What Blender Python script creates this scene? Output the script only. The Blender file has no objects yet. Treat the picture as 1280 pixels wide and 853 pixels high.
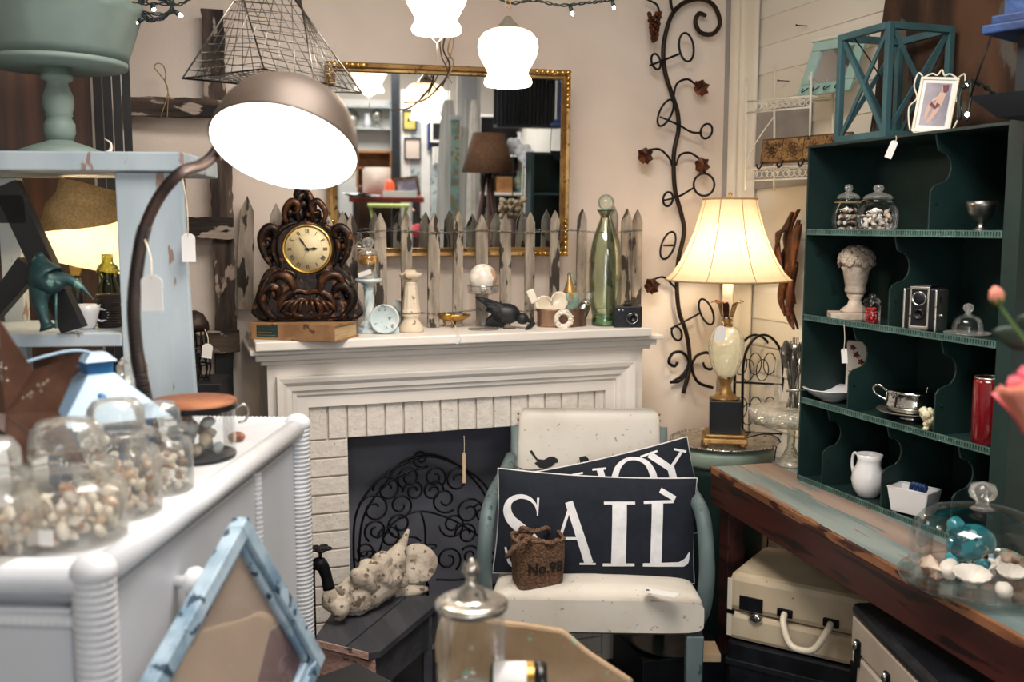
import bpy, math, random
from mathutils import Vector, Matrix, noise
PI = math.pi
R = math.radians
random.seed(7)
SC = bpy.context.scene
COL = SC.collection
# ---------------------------------------------------------------- camera
F = 1245.0
YAW, PITCH = R(19.0), math.atan((426.5 - 281.0) / F)
CP = Vector((0, 0, 1.5))
cd = bpy.data.cameras.new('camera')
cam = bpy.data.objects.new('camera', cd)
COL.objects.link(cam)
cam.location = CP
cam.rotation_euler = (PI / 2 - PITCH, 0, -YAW)
cd.sensor_width = 36
cd.lens = F / 1280 * 36
cd.clip_start = .05
cd.dof.use_dof = True
cd.dof.focus_distance = 2.85
cd.dof.aperture_fstop = 3.6
SC.camera = cam
# ---------------------------------------------------------------- world, lights, exposure
w = bpy.data.worlds.new('world')
SC.world = w
w.use_nodes = True
w.node_tree.nodes['Background'].inputs[0].default_value = (.55, .68, 1, 1)
w.node_tree.nodes['Background'].inputs[1].default_value = .07


def lamp(kind, name, loc, energy, color, size=.1, rot=(0, 0, 0), sy=None):
    l = bpy.data.lights.new(name, kind)
    l.energy = energy
    l.color = color
    if kind == 'AREA':
        l.size = size
        if sy:
            l.shape = 'RECTANGLE'
            l.size_y = sy
    else:
        l.shadow_soft_size = size
    o = bpy.data.objects.new(name, l)
    COL.objects.link(o)
    o.location = loc
    o.rotation_euler = rot
    return o


lamp('AREA', 'ceiling_panel_light', (.60, 1.35, 2.66), 36, (1, .93, .86), .9, (0, 0, 0), .9)
lamp('AREA', 'shop_panel_light', (.9, -1.9, 2.66), 40, (1, .96, .92), 1.2, (0, 0, 0), .8)
lamp('AREA', 'shop_window_light', (-1.0, -2.9, 1.75), 26, (.84, .92, 1), 1.3, (R(90), 0, R(-6)), 1.5)
SC.view_settings.view_transform = 'Standard'
SC.view_settings.look = 'None'
SC.view_settings.gamma = 1
SC.view_settings.exposure = .5
SC.view_settings.use_curve_mapping = False
try:
    SC.cycles.max_bounces = 8
    SC.cycles.transparent_max_bounces = 24
    SC.cycles.sample_clamp_indirect = 4
    SC.cycles.caustics_reflective = True
    SC.cycles.caustics_refractive = False
    SC.cycles.use_denoising = True
except Exception:
    pass

# ---------------------------------------------------------------- geometry helpers
FW = Vector((math.sin(YAW) * math.cos(PITCH), math.cos(YAW) * math.cos(PITCH), -math.sin(PITCH)))
RT = Vector((math.cos(YAW), -math.sin(YAW), 0))
UP = RT.cross(FW)


def ray(px, py):
    return FW + RT * ((px - 640) / F) - UP * ((py - 426.5) / F)


def at(px, py, X=None, Y=None, Z=None, D=None):
    """world point of the photograph pixel on the plane X=, Y=, Z= or at depth D"""
    r = ray(px, py)
    if X is not None: t = (X - CP.x) / r.x
    elif Y is not None: t = (Y - CP.y) / r.y
    elif Z is not None: t = (Z - CP.z) / r.z
    else: t = D
    return CP + r * t


def T(x=0, y=0, z=0): return Matrix.Translation((x, y, z))
def TV(v): return Matrix.Translation(v)
def RX(a): return Matrix.Rotation(R(a), 4, 'X')
def RY(a): return Matrix.Rotation(R(a), 4, 'Y')
def RZ(a): return Matrix.Rotation(R(a), 4, 'Z')
def S(x, y=None, z=None):
    if y is None: y = z = x
    return Matrix.Diagonal((x, y, z, 1))


def align(a, b):
    """matrix taking the Z axis segment 0..1 on to a->b direction (rotation+translation)"""
    d = Vector(b) - Vector(a)
    return TV(Vector(a)) @ d.to_track_quat('Z', 'Y').to_matrix().to_4x4()


def cm(pts, n=6, closed=False):
    """Catmull-Rom through points"""
    P = [Vector(p) for p in pts]
    out = []
    k = len(P)
    segs = k if closed else k - 1
    for i in range(segs):
        p0 = P[(i - 1) % k] if closed or i > 0 else P[0] * 2 - P[1]
        p1, p2 = P[i], P[(i + 1) % k]
        p3 = P[(i + 2) % k] if closed or i + 2 < k else P[-1] * 2 - P[-2]
        for j in range(n):
            t = j / n
            out.append(.5 * ((2 * p1) + (p2 - p0) * t + (2 * p0 - 5 * p1 + 4 * p2 - p3) * t * t + (3 * p1 - p0 - 3 * p2 + p3) * t ** 3))
    if not closed: out.append(P[-1])
    return out


def spiral(c, r0, r1, a0, a1, n=24):
    return [(c[0] + (r0 + (r1 - r0) * i / n) * math.cos(R(a0 + (a1 - a0) * i / n)), c[1] + (r0 + (r1 - r0) * i / n) * math.sin(R(a0 + (a1 - a0) * i / n))) for i in range(n + 1)]


class B:
    def __init__(s): s.v, s.f, s.s = [], [], []

    def add(s, vs, fs, M=None, sm=False):
        o = len(s.v)
        for v in vs:
            v = Vector(v)
            s.v.append(M @ v if M else v)
        for f in fs:
            s.f.append([i + o for i in f])
            s.s.append(sm)
        return s

    def box(s, x0, x1, y0, y1, z0, z1, M=None):
        return s.add([(x0, y0, z0), (x1, y0, z0), (x1, y1, z0), (x0, y1, z0), (x0, y0, z1), (x1, y0, z1), (x1, y1, z1), (x0, y1, z1)],
                     [(0, 3, 2, 1), (4, 5, 6, 7), (0, 1, 5, 4), (1, 2, 6, 5), (2, 3, 7, 6), (3, 0, 4, 7)], M)

    def lathe(s, prof, n=24, M=None, mod=None, a0=0, a1=360, sm=True, cap=True):
        vs, fs = [], []
        full = abs(a1 - a0) >= 360
        m = n if full else n + 1
        for r, z in prof:
            for j in range(m):
                a = R(a0 + (a1 - a0) * j / n)
                k = mod(a, z, r) if mod else 1
                vs.append((r * k * math.cos(a), r * k * math.sin(a), z))
        for i in range(len(prof) - 1):
            for j in range(n if full else n):
                a, b = i * m + j, i * m + (j + 1) % m
                fs.append((a, b, b + m, a + m))
        if cap and full:
            if prof[0][0] > 1e-4: fs.append(tuple(range(m))[::-1])
            if prof[-1][0] > 1e-4: fs.append(tuple(range((len(prof) - 1) * m, len(prof) * m)))
        return s.add(vs, fs, M, sm)

    def tube(s, pts, r, n=6, M=None, closed=False, rs=None, flat=1, sm=True):
        P = [Vector(p) if len(p) == 3 else Vector((p[0], 0, p[1])) for p in pts]
        k = len(P)
        vs, fs = [], []
        nrm = None
        for i in range(k):
            if closed: d = P[(i + 1) % k] - P[i - 1]
            else: d = P[min(i + 1, k - 1)] - P[max(i - 1, 0)]
            if d.length < 1e-9: d = Vector((0, 0, 1))
            d.normalize()
            if nrm is None: nrm = d.orthogonal().normalized() if abs(d.y) > .9 else (Vector((0, 1, 0)) - d * d.y).normalized()
            else:
                nrm = nrm - d * nrm.dot(d)
                nrm = nrm.normalized() if nrm.length > 1e-6 else d.orthogonal().normalized()
            b = d.cross(nrm)
            q = rs[i] if rs else r
            for j in range(n):
                a = 2 * PI * j / n
                vs.append(P[i] + nrm * (math.cos(a) * q * flat) + b * (math.sin(a) * q))
        for i in range(k if closed else k - 1):
            for j in range(n):
                a, b2 = i * n + j, i * n + (j + 1) % n
                c = ((i + 1) % k) * n
                fs.append((a, b2, c + (j + 1) % n, c + j))
        if not closed:
            fs.append(tuple(range(n))[::-1])
            fs.append(tuple(range((k - 1) * n, k * n)))
        return s.add(vs, fs, M, sm)

    def ball(s, c, r, n=12, m=8, M=None, nz=0, fr=3, seed=0):
        if not hasattr(r, '__len__'): r = (r, r, r)
        vs, fs = [], []
        c = Vector(c)
        for i in range(m + 1):
            t = PI * i / m
            for j in range(n):
                a = 2 * PI * j / n
                d = Vector((math.sin(t) * math.cos(a), math.sin(t) * math.sin(a), math.cos(t)))
                k = 1 + (nz * noise.noise(d * fr + Vector((seed * 7.1, seed * 3.3, 0))) if nz else 0)
                vs.append(c + Vector((d.x * r[0], d.y * r[1], d.z * r[2])) * k)
        for i in range(m):
            for j in range(n):
                a, b = i * n + j, i * n + (j + 1) % n
                fs.append((a, a + n, b + n, b))
        return s.add(vs, fs, M, True)

    def prism(s, poly, y0, y1, M=None, sm=False):
        """poly in (x,z), extruded along y"""
        n = len(poly)
        vs = [(p[0], y0, p[1]) for p in poly] + [(p[0], y1, p[1]) for p in poly]
        fs = [tuple(range(n)), tuple(range(2 * n - 1, n - 1, -1))]
        s.add(vs, fs, M, False)
        o = len(s.v) - 2 * n
        for i in range(n):
            j = (i + 1) % n
            s.f.append([o + i, o + n + i, o + n + j, o + j])
            s.s.append(sm)
        return s

    def grid(s, fn, nu, nv, M=None, sm=True, closeu=False):
        vs = [fn(i / nu, j / nv) for i in range(nu + 1) for j in range(nv + 1)]
        fs = [(i * (nv + 1) + j, (i + 1) * (nv + 1) + j, (i + 1) * (nv + 1) + j + 1, i * (nv + 1) + j + 1) for i in range(nu) for j in range(nv)]
        return s.add(vs, fs, M, sm)

    def torus(s, c, R0, r, n=24, m=6, M=None, ax='Y', ry=None):
        pts = []
        for i in range(n):
            a = 2 * PI * i / n
            x, z = R0 * math.cos(a), (ry or R0) * math.sin(a)
            pts.append((c[0] + x, c[1], c[2] + z) if ax == 'Y' else ((c[0] + x, c[1] + z, c[2]) if ax == 'Z' else (c[0], c[1] + x, c[2] + z)))
        return s.tube(pts, r, m, M, closed=True)

    def build(s, name, mat, parent=None, label=None, bev=0, sub=0, solid=0, kind=None):
        me = bpy.data.meshes.new(name)
        me.from_pydata([tuple(v) for v in s.v], [], s.f)
        me.materials.append(mat if not isinstance(mat, str) else MT[mat])
        me.polygons.foreach_set('use_smooth', s.s)
        me.update()
        o = bpy.data.objects.new(name, me)
        COL.objects.link(o)
        if parent: o.parent = parent
        if label: o['label'] = label
        if kind: o['kind'] = kind
        if solid:
            q = o.modifiers.new('solid', 'SOLIDIFY'); q.thickness = solid; q.offset = 0
        if bev:
            q = o.modifiers.new('bevel', 'BEVEL'); q.width = bev; q.segments = 2; q.limit_method = 'ANGLE'; q.angle_limit = R(40)
        if sub:
            q = o.modifiers.new('sub', 'SUBSURF'); q.levels = sub; q.render_levels = sub
        return o


def tag(o, label, cat, group=None, kind=None):
    o['label'] = label
    o['category'] = cat
    if group: o['group'] = group
    if kind: o['kind'] = kind
    return o


def thing(name, label, cat, loc=(0, 0, 0), rz=0, group=None):
    o = bpy.data.objects.new(name, None)
    COL.objects.link(o)
    o.empty_display_size = .05
    o.location = loc
    o.rotation_euler = (0, 0, R(rz))
    return tag(o, label, cat, group)


def struct(o):
    o['kind'] = 'structure'
    return o


def copy_tree(o, parent=None, label=None, group=None):
    c = o.copy()
    COL.objects.link(c)
    if parent: c.parent = parent
    if label: c['label'] = label
    if group: c['group'] = group
    for ch in [q for q in bpy.data.objects if q.parent == o]:
        copy_tree(ch, c)
    return c


# ---------------------------------------------------------------- materials
MT = {}


def hx(h):
    h = h.lstrip('#')
    o = []
    for i in (0, 2, 4):
        c = int(h[i:i + 2], 16) / 255
        o.append(c / 12.92 if c <= .04045 else ((c + .055) / 1.055) ** 2.4)
    return (*o, 1)


def mat(name, c1, c2=None, rough=.6, metal=0, scale=8, st=(1, 1, 1), bump=0, lo=.4, hi=.6, c3=None, wear=.6, wscale=12, emit=0, ec=None,
        glass=0, trans=0, bscale=None, sheen=0, coat=0, vor=None, detail=5, wst=None, haze=0):
    m = bpy.data.materials.new(name)
    m.use_nodes = True
    nt = m.node_tree
    N, L = nt.nodes, nt.links
    b = N['Principled BSDF']
    b.inputs['Roughness'].default_value = rough
    b.inputs['Metallic'].default_value = metal
    b.inputs['Base Color'].default_value = hx(c1)
    if coat: b.inputs['Coat Weight'].default_value = coat
    if sheen: b.inputs['Sheen Weight'].default_value = sheen
    if trans: b.inputs['Transmission Weight'].default_value = trans
    if emit:
        b.inputs['Emission Color'].default_value = hx(ec or c1)
        b.inputs['Emission Strength'].default_value = emit
    tc = N.new('ShaderNodeTexCoord')
    oi = N.new('ShaderNodeObjectInfo')
    ml = N.new('ShaderNodeMath'); ml.operation = 'MULTIPLY'; ml.inputs[1].default_value = 17.3
    L.new(oi.outputs['Random'], ml.inputs[0])
    va = N.new('ShaderNodeVectorMath'); va.operation = 'ADD'
    L.new(tc.outputs['Object'], va.inputs[0]); L.new(ml.outputs[0], va.inputs[1])

    def nz(sc, stv, det=5):
        mp = N.new('ShaderNodeMapping'); mp.inputs['Scale'].default_value = stv
        L.new(va.outputs[0], mp.inputs[0])
        n = N.new('ShaderNodeTexNoise'); n.inputs['Scale'].default_value = sc; n.inputs['Detail'].default_value = det
        L.new(mp.outputs[0], n.inputs[0])
        return n
    col = None
    n1 = None
    if c2:
        n1 = nz(scale, st, detail)
        rp = N.new('ShaderNodeValToRGB')
        rp.color_ramp.elements[0].position = lo; rp.color_ramp.elements[0].color = hx(c1)
        rp.color_ramp.elements[1].position = hi; rp.color_ramp.elements[1].color = hx(c2)
        L.new(n1.outputs[0], rp.inputs[0])
        col = rp.outputs[0]
        if c3:
            n2 = nz(wscale * 2.2, wst or st, 8)
            r2 = N.new('ShaderNodeValToRGB')
            wear = .5 + (wear - .5) * .68; r2.color_ramp.elements[0].position = wear; r2.color_ramp.elements[1].position = wear + .03
            L.new(n2.outputs[0], r2.inputs[0])
            mx = N.new('ShaderNodeMix'); mx.data_type = 'RGBA'
            L.new(r2.outputs[0], mx.inputs[0]); L.new(col, mx.inputs[6]); mx.inputs[7].default_value = hx(c3)
            col = mx.outputs[2]
        L.new(col, b.inputs['Base Color'])
    if bump:
        nb = nz(bscale or scale * 3.5, st, 7) if not vor else None
        if vor:
            nb = N.new('ShaderNodeTexVoronoi'); nb.inputs['Scale'].default_value = vor
            L.new(tc.outputs['Object'], nb.inputs[0])
        bp = N.new('ShaderNodeBump'); bp.inputs['Strength'].default_value = min(1, bump); bp.inputs['Distance'].default_value = .006
        L.new(nb.outputs[0], bp.inputs['Height']); L.new(bp.outputs[0], b.inputs['Normal'])
    if glass:
        out = N['Material Output']
        tr = N.new('ShaderNodeBsdfTransparent'); tr.inputs[0].default_value = hx(c1)
        gl = N.new('ShaderNodeBsdfGlossy'); gl.inputs['Roughness'].default_value = rough; gl.inputs[0].default_value = (1, 1, 1, 1)
        fr = N.new('ShaderNodeFresnel'); fr.inputs[0].default_value = 1.45
        ma = N.new('ShaderNodeMath'); ma.operation = 'MULTIPLY_ADD'; ma.inputs[1].default_value = glass; ma.inputs[2].default_value = .03
        ma.use_clamp = True
        mx = N.new('ShaderNodeMixShader')
        L.new(fr.outputs[0], ma.inputs[0]); L.new(ma.outputs[0], mx.inputs[0]); L.new(tr.outputs[0], mx.inputs[1]); L.new(gl.outputs[0], mx.inputs[2])
        if bump: L.new(bp.outputs[0], gl.inputs['Normal']); L.new(bp.outputs[0], fr.inputs['Normal'])
        if haze:
            df = N.new('ShaderNodeBsdfDiffuse'); df.inputs[0].default_value = (.9, .89, .86, 1)
            m3 = N.new('ShaderNodeMixShader'); m3.inputs[0].default_value = haze
            L.new(mx.outputs[0], m3.inputs[1]); L.new(df.outputs[0], m3.inputs[2]); mx = m3
        L.new(mx.outputs[0], out.inputs[0])
    MT[name] = m
    return m


def translucent(name, c, c2=None, k=.6, scale=60, emit=0):
    """thin lampshade cloth or glass that passes light"""
    m = mat(name, c, c2 or c, scale=scale, rough=.8)
    nt = m.node_tree
    N, L = nt.nodes, nt.links
    b = N['Principled BSDF']
    t = N.new('ShaderNodeBsdfTranslucent'); t.inputs[0].default_value = hx(c)
    mx = N.new('ShaderNodeMixShader'); mx.inputs[0].default_value = k
    L.new(b.outputs[0], mx.inputs[1]); L.new(t.outputs[0], mx.inputs[2]); L.new(mx.outputs[0], N['Material Output'].inputs[0])
    if emit:
        b.inputs['Emission Color'].default_value = hx(c); b.inputs['Emission Strength'].default_value = emit
    return m


mat('cloth_wall', '#e2d2c6', '#eee1d5', .9, scale=1.6, bump=.15, bscale=160, detail=3)
mat('cloth_warm', '#ece1cf', '#f3ebdc', .9, scale=2, bump=.15, bscale=120)
mat('plaster', '#cfc6ba', '#d9d0c4', .9, scale=3)
mat('grey_cloth', '#6c6d78', '#7a7b85', .95, scale=4, bump=.2)
mat('floor_dark', '#16181d', '#24262c', .7, scale=5)
mat('siding', '#efe9dc', '#f6f1e6', .6, scale=4, st=(1, .1, 1))
mat('white_paint', '#e4ddd5', '#ece6df', .5, scale=6, st=(.3, 1, 1), bump=.08, bscale=60)
mat('white_brick', '#ddd5cb', '#e6dfd7', .75, scale=30, bump=.5, bscale=70, c3='#b4aaa0', wear=.71, wscale=60)
mat('mortar', '#cbc2b8', '#d8d0c6', .85, scale=30, bump=.3)
mat('soot', '#3e434e', '#4d515c', .9, scale=3)
mat('iron', '#0d0f14', '#1a1a1e', .45, .6, scale=30)
mat('iron_brown', '#1f1712', '#33241b', .5, .5, scale=30)
mat('bronze_leaf', '#3a1f14', '#6b3a20', .45, .6, scale=40)
mat('gold', '#86653a', '#b0905c', .42, .6, scale=9, bump=.15, c3='#5d4225', wear=.66, wscale=22)
mat('gold_bright', '#b98b3e', '#dcb469', .28, .9, scale=15)
mat('mirror_glass', '#e9eef0', '#dfe6ea', .015, 1, scale=2)
mat('picket', '#6a6055', '#b0a495', .9, scale=34, st=(1, 1, .2), bump=.9, c3='#3b342e', wear=.58, wscale=14, lo=.3, hi=.62, wst=(1, 1, .3))
mat('barn', '#2b2320', '#5d4f47', .9, scale=26, st=(1, 1, .14), bump=.8, c3='#a59384', wear=.66, wscale=11, wst=(1, 1, .4))
mat('barn_h', '#221d1c', '#57493f', .9, scale=26, st=(.14, 1, 1), bump=.8, c3='#a3958a', wear=.63, wscale=11, wst=(.4, 1, 1))
mat('clock_bronze', '#150d0b', '#2a1a13', .36, .4, scale=16, bump=.3, c3='#7a4c2a', wear=.64, wscale=22)
mat('clock_high', '#33201a', '#5e3d28', .34, .5, scale=25, bump=.3)
mat('dial', '#d9c79c', '#e8dab3', .5, scale=5)
mat('ink', '#111216', rough=.6)
mat('book_cover', '#8a6443', '#a67f58', .7, scale=12, bump=.2, c3='#5d4028', wear=.64)
mat('book_label', '#18302f', '#23403d', .6, scale=20)
mat('pages', '#b79a73', '#c9ae86', .9, scale=80, st=(.1, .1, 3), bump=.4)
mat('cream_wood', '#cdbda5', '#d9cab4', .75, scale=14, bump=.15, c3='#8a7357', wear=.7, wscale=20)
mat('pale_blue_paint', '#b9c9cc', '#dbe0de', .65, scale=18, bump=.2, c3='#6f8794', wear=.66, wscale=25)
mat('glass', '#fcfdfd', rough=.03, glass=.45)
mat('glass_cut', '#f9faf7', rough=.12, glass=.9, bump=.6, vor=45, haze=.10)
mat('glass_old', '#fbfaf5', rough=.06, glass=.6, haze=.10)
mat('glass_green', '#f2f8f0', rough=.05, glass=.8, bump=.5, bscale=14)
mat('glass_deep_green', '#b9e2cb', rough=.05, glass=.8)
mat('glass_hobnail', '#f3f1e2', rough=.15, glass=1.8, bump=1, vor=60, haze=.22)
mat('silver', '#b9b4aa', '#dbd6cc', .25, .9, scale=14, c3='#6f6a64', wear=.68, wscale=20)
mat('silver_dull', '#6f6c68', '#a09c96', .35, 1, scale=20)
mat('chrome', '#d7d7d5', rough=.08, metal=1)
mat('black_plastic', '#0b0d11', rough=.3)
mat('black_wood', '#0d1016', '#171b21', .5, scale=10, st=(1, .2, 1))
mat('pearl', '#d9cfc2', '#f0eae2', .3, scale=30, coat=.4, c3='#b8937c', wear=.68, wscale=9)
mat('pearl_shell', '#e5d6bd', '#f6efe2', .22, scale=8, coat=.6)
mat('copper_band', '#5d4638', '#9a7a64', .4, .5, scale=12, st=(3, 3, .3), bump=.2)
mat('coral', '#ded3c4', '#efe6da', .9, scale=40, bump=.8)
mat('feather', '#0a0d12', '#141a22', .5, scale=40)
mat('verdigris', '#5a7a76', '#8aa59c', .6, scale=12, c3='#8a6b35', wear=.55, wscale=16)
mat('amber', '#c98f3c', '#e0b060', .6, scale=30, bump=.4, c3='#8b5c22', wear=.58)
mat('paper', '#e3e0de', '#eceae8', .8, scale=5)
mat('manila', '#c9a982', '#d6ba96', .8, scale=5)
mat('string', '#d4c9b4', rough=.9)
mat('twine', '#9c7d58', '#b59970', .9, scale=80)
mat('green_wire', '#12221f', rough=.5)
mat('bulb', '#ffffff', emit=14, ec='#fff4e4')
mat('glow_bulb', '#ffffff', emit=14, ec='#ffe2b8')
mat('navy', '#070f1d', '#0b1626', .85, scale=60, bump=.2, bscale=500)
mat('white_cloth', '#dedfe2', '#e8e8ea', .85, scale=50, bump=.2, bscale=300)
mat('cream_vinyl', '#d6cfc3', '#e2dcd1', .55, scale=5, bump=.12, c3='#a79e92', wear=.74, wscale=30)
mat('teal_paint', '#556668', '#6b7c7e', .55, scale=8, st=(1, 1, .3), bump=.15, c3='#34494d', wear=.68, wscale=20)
mat('burlap', '#553d2d', '#7a5b43', .95, scale=160, bump=1, bscale=180)
mat('burlap_light', '#c19a63', '#d3b07a', .95, scale=160, bump=1, bscale=180)
mat('rope', '#5d4434', '#7d5f4a', .95, scale=90, bump=.8)
mat('bench_top', '#33343b', '#43434a', .75, scale=20, st=(1, .15, 1), bump=.3)
mat('bench_end', '#c0968a', '#d8b0a2', .8, scale=30, st=(1, 1, 4), bump=.5, c3='#5e4a45', wear=.66)
mat('glass_thin', '#fdfdfd', rough=.05, glass=.22)
mat('stone', '#8d8073', '#c4b8a8', .9, scale=14, bump=.9, c3='#6b5d50', wear=.62, wscale=18, lo=.35, hi=.55)
mat('hutch', '#132927', '#17312e', .5, scale=4, bump=.05, c3='#0f2222', wear=.72, wscale=10)
mat('lip_edge', '#3f5a54', '#55736b', .6, scale=20)
mat('table_blue', '#5f7375', '#8f9b97', .5, scale=9, st=(.12, 1, 1), c3='#8a6f5f', wear=.62, wscale=12, wst=(.12, 1, 1))
mat('table_pink', '#867065', '#a59184', .5, scale=9, st=(.12, 1, 1), c3='#6d7f7f', wear=.64, wscale=12, wst=(.12, 1, 1))
mat('table_edge', '#2b1412', '#451e19', .45, scale=10, st=(.15, 1, 1), c3='#1a0d0d', wear=.58, wst=(.1, 1, 1))
mat('table_rim', '#6e452c', '#916243', .5, scale=18, st=(.2, 1, 1), c3='#3b1a12', wear=.6)
mat('case_cream', '#c4b397', '#d2c3a9', .5, scale=5, bump=.1, bscale=220, c3='#96805f', wear=.76, wscale=20)
mat('case_side', '#d9cdb7', '#e3d9c6', .5, scale=5)
mat('trunk_cream', '#a89b8c', '#bdb1a2', .55, scale=5, bump=.1, bscale=200)
mat('leather_black', '#0b0d12', '#151820', .4, scale=20, bump=.2)
mat('ivory', '#e6dac6', rough=.35)
mat('wicker_white', '#cbced4', '#d8dbe0', .45, scale=9)
mat('drawer_white', '#bfc4cc', '#c8ccd3', .35, scale=3)
mat('greyblue_paint', '#9ba9b3', '#aebac2', .6, scale=7, st=(1, 1, .3), bump=.15, c3='#8a7468', wear=.69, wscale=14)
mat('frame_blue', '#6e8ba0', '#a7bccb', .55, scale=16, st=(1, 1, 1), bump=.2, c3='#33475a', wear=.62, wscale=16)
mat('lantern_blue', '#7f9fbb', '#9ab6cc', .4, scale=4)
mat('lantern_deep', '#1f5f93', '#2c75ab', .4, scale=4)
mat('copper', '#6b4c40', '#8a6655', .35, .75, scale=12, bump=.15)
mat('copper_dark', '#2a2224', '#3d3233', .4, .5, scale=12)
mat('rust_lid', '#7d4a33', '#a36a49', .6, scale=7, c3='#6a3c28', wear=.62)
mat('sage', '#6e7f79', '#7e8f88', .55, scale=4, bump=.08)
mat('lamp_brown', '#4b4038', '#5d5046', .5, .3, scale=6)
mat('neck_brown', '#1a100d', '#2c1a14', .5, .2, scale=20)
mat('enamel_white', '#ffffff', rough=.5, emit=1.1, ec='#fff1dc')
translucent('shade_cream', '#f3e3c4', '#f7ead0', .55)
translucent('shade_hot', '#fbe7c2', '#fff0d2', .6)
translucent('pendant_glass', '#fff6e6', '#e3d3ba', .4, 50, .22)
mat('glass_olive', '#b3b878', rough=.05, glass=.8)
mat('heron', '#1d3a3b', '#35585a', .45, .3, scale=9, c3='#5d7f78', wear=.62)
mat('drum_rim', '#8c9f92', '#9db0a2', .45, scale=6)
mat('plaster_grey', '#8f8d8c', '#a5a2a0', .8, scale=5)
mat('candle', '#f0e2c0', rough=.5, emit=.25)
mat('shade_brown', '#5a3d28', '#6b4a31', .85, scale=60)
mat('tripod_wood', '#4a2a20', '#633a2b', .5, scale=16, st=(1, 1, .2))
mat('ceramic_white', '#e4e4e6', rough=.25, coat=.5)
mat('turquoise', '#17707c', '#2592a0', .2, scale=9, coat=.6, bump=.6, vor=60, c3='#0b4650', wear=.6)
mat('shell_white', '#dfd6ca', '#efe8de', .5, scale=16)
mat('shell_pink', '#cdb09b', '#e0cbb9', .5, scale=14, bump=.3, c3='#ad8168', wear=.62)
mat('shell_dark', '#8d7466', '#b39a88', .5, scale=20)
mat('red_glass', '#5c0a10', '#760f17', .12, scale=4, coat=.7)
mat('topiary', '#b8a695', '#d3c3b2', .85, scale=30, bump=.5)
mat('dark_metal', '#2a2b2f', '#3a3b3f', .3, .8, scale=10)
mat('red_berry', '#a11c22', '#c4343a', .3, scale=10)
mat('pink_rose', '#d2506a', '#ec7f86', .6, scale=5)
mat('coral_rose', '#e0705a', '#f09a84', .6, scale=5)
mat('leaf', '#0f2016', '#1a3020', .6, scale=20)
mat('stem_green', '#4d6b2f', rough=.6)
mat('brown_wood', '#2d1a10', '#5b3822', .5, scale=12, st=(2.5, 1, .06), lo=.35, hi=.7, bump=.2)
mat('black_slat', '#07080c', '#0f1014', .6, scale=10)
mat('rack_white', '#dfd9c6', '#ece7d8', .5, scale=10)
mat('hook_board', '#3f2a1b', '#684828', .5, .2, scale=20, bump=.4)
mat('hook_tile', '#84603a', '#aa8452', .45, .2, scale=30, bump=.6, c3='#4f321a', wear=.58, wscale=60)
mat('mint', '#93b5aa', '#a5c4ba', .55, scale=8)
mat('lantern_teal', '#34545a', '#3f646a', .55, scale=8, st=(1, 1, .3))
mat('hanging_fabric', '#21130c', '#573b27', .9, scale=7, st=(1, 1, .35), bump=.5, c3='#55504a', wear=.62, wscale=5)
mat('cobalt', '#122b57', '#1c3f74', .5, scale=14, st=(.2, 1, 1), bump=.3, c3='#7fa0d0', wear=.7)
mat('photo_ground', '#6d6a78', '#a39ba6', .5, scale=9)
mat('skin', '#c9a08c', rough=.5)
mat('skirt', '#6a2030', rough=.6)
mat('tan_paint', '#9d8363', '#b2977a', .6, scale=9, bump=.2, c3='#8fb09a', wear=.7, wscale=9)
mat('gold_foil', '#9a7a3a', '#c9a862', .3, .8, scale=20)
mat('print_paper', '#c7b3a4', '#d4c2b3', .35, scale=4, coat=.4)
mat('print_dark', '#6d5b66', '#8a7580', .4, scale=6)
mat('popcorn', '#d6cba4', '#ece4c4', .8, scale=30, bump=.6)
mat('floral', '#cfc9c3', '#dcd6cf', .6, scale=9, c3='#9a4a3a', wear=.68, wscale=24)
mat('rooster', '#2a160d', '#5a3018', .4, .6, scale=9, c3='#6b3b1d', wear=.62)
mat('apple_green', '#9aa35a', '#adb56d', .6, scale=9)
mat('egg_blue', '#9db8c0', '#b0c8ce', .6, scale=9)
mat('grey_paint', '#a9b1b0', '#c0c6c4', .6, scale=7, c3='#7e8786', wear=.65)
mat('yellow_print', '#b8a44a', '#ccbb66', .6, scale=4)
mat('orange', '#d8542a', rough=.4)
mat('lime', '#b5c06a', '#c6cf80', .6, scale=6)
mat('red_cloth', '#6a1f1c', '#8c2f28', .8, scale=9)
mat('garment', '#b9b8b4', '#d5d3ce', .9, scale=6, st=(3, 3, .3))
mat('amber_box', '#8a5a30', '#a87442', .6, scale=9)
mat('dried', '#8b7a60', '#a69375', .9, scale=30)
# ================================================================ THE SETTING
YW = 3.36      # back wall
XR = 2.10      # right wall
struct(B().box(-1.7, XR, -3.2, YW, -.05, 0).build('floor', 'floor_dark'))
struct(B().box(-1.7, XR, -3.2, YW, 2.75, 2.8).build('ceiling', 'plaster'))
struct(B().box(-1.7, XR + .1, YW, YW + .1, 0, 2.75).build('wall_back', 'plaster'))
struct(B().box(-1.8, -1.7, -3.2, YW, 0, 2.75).build('wall_left', 'plaster'))
struct(B().box(-1.7, XR, -3.3, -3.2, 0, 2.75).build('wall_front', 'plaster'))
wr = struct(B().box(XR, XR + .1, -3.2, YW, 0, 2.75).build('wall_right', 'plaster'))
# clapboards of the right wall, one object per board, lower edge proud
bd = None
for i in range(22):
    z = .55 + i * .1
    if bd is None:
        bd = B().add([(-.009, 0, 0), (-.003, 0, .1), (0, 0, .1), (0, 0, 0), (-.009, 2.1, 0), (-.003, 2.1, .1), (0, 2.1, .1), (0, 2.1, 0)],
                     [(0, 1, 2, 3), (7, 6, 5, 4), (0, 4, 5, 1), (1, 5, 6, 2), (0, 3, 7, 4)]).build('clapboard', 'siding', wr)
        o = bd
    else:
        o = bd.copy(); COL.objects.link(o)
    o.location = (XR, 1.2, z)
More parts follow.
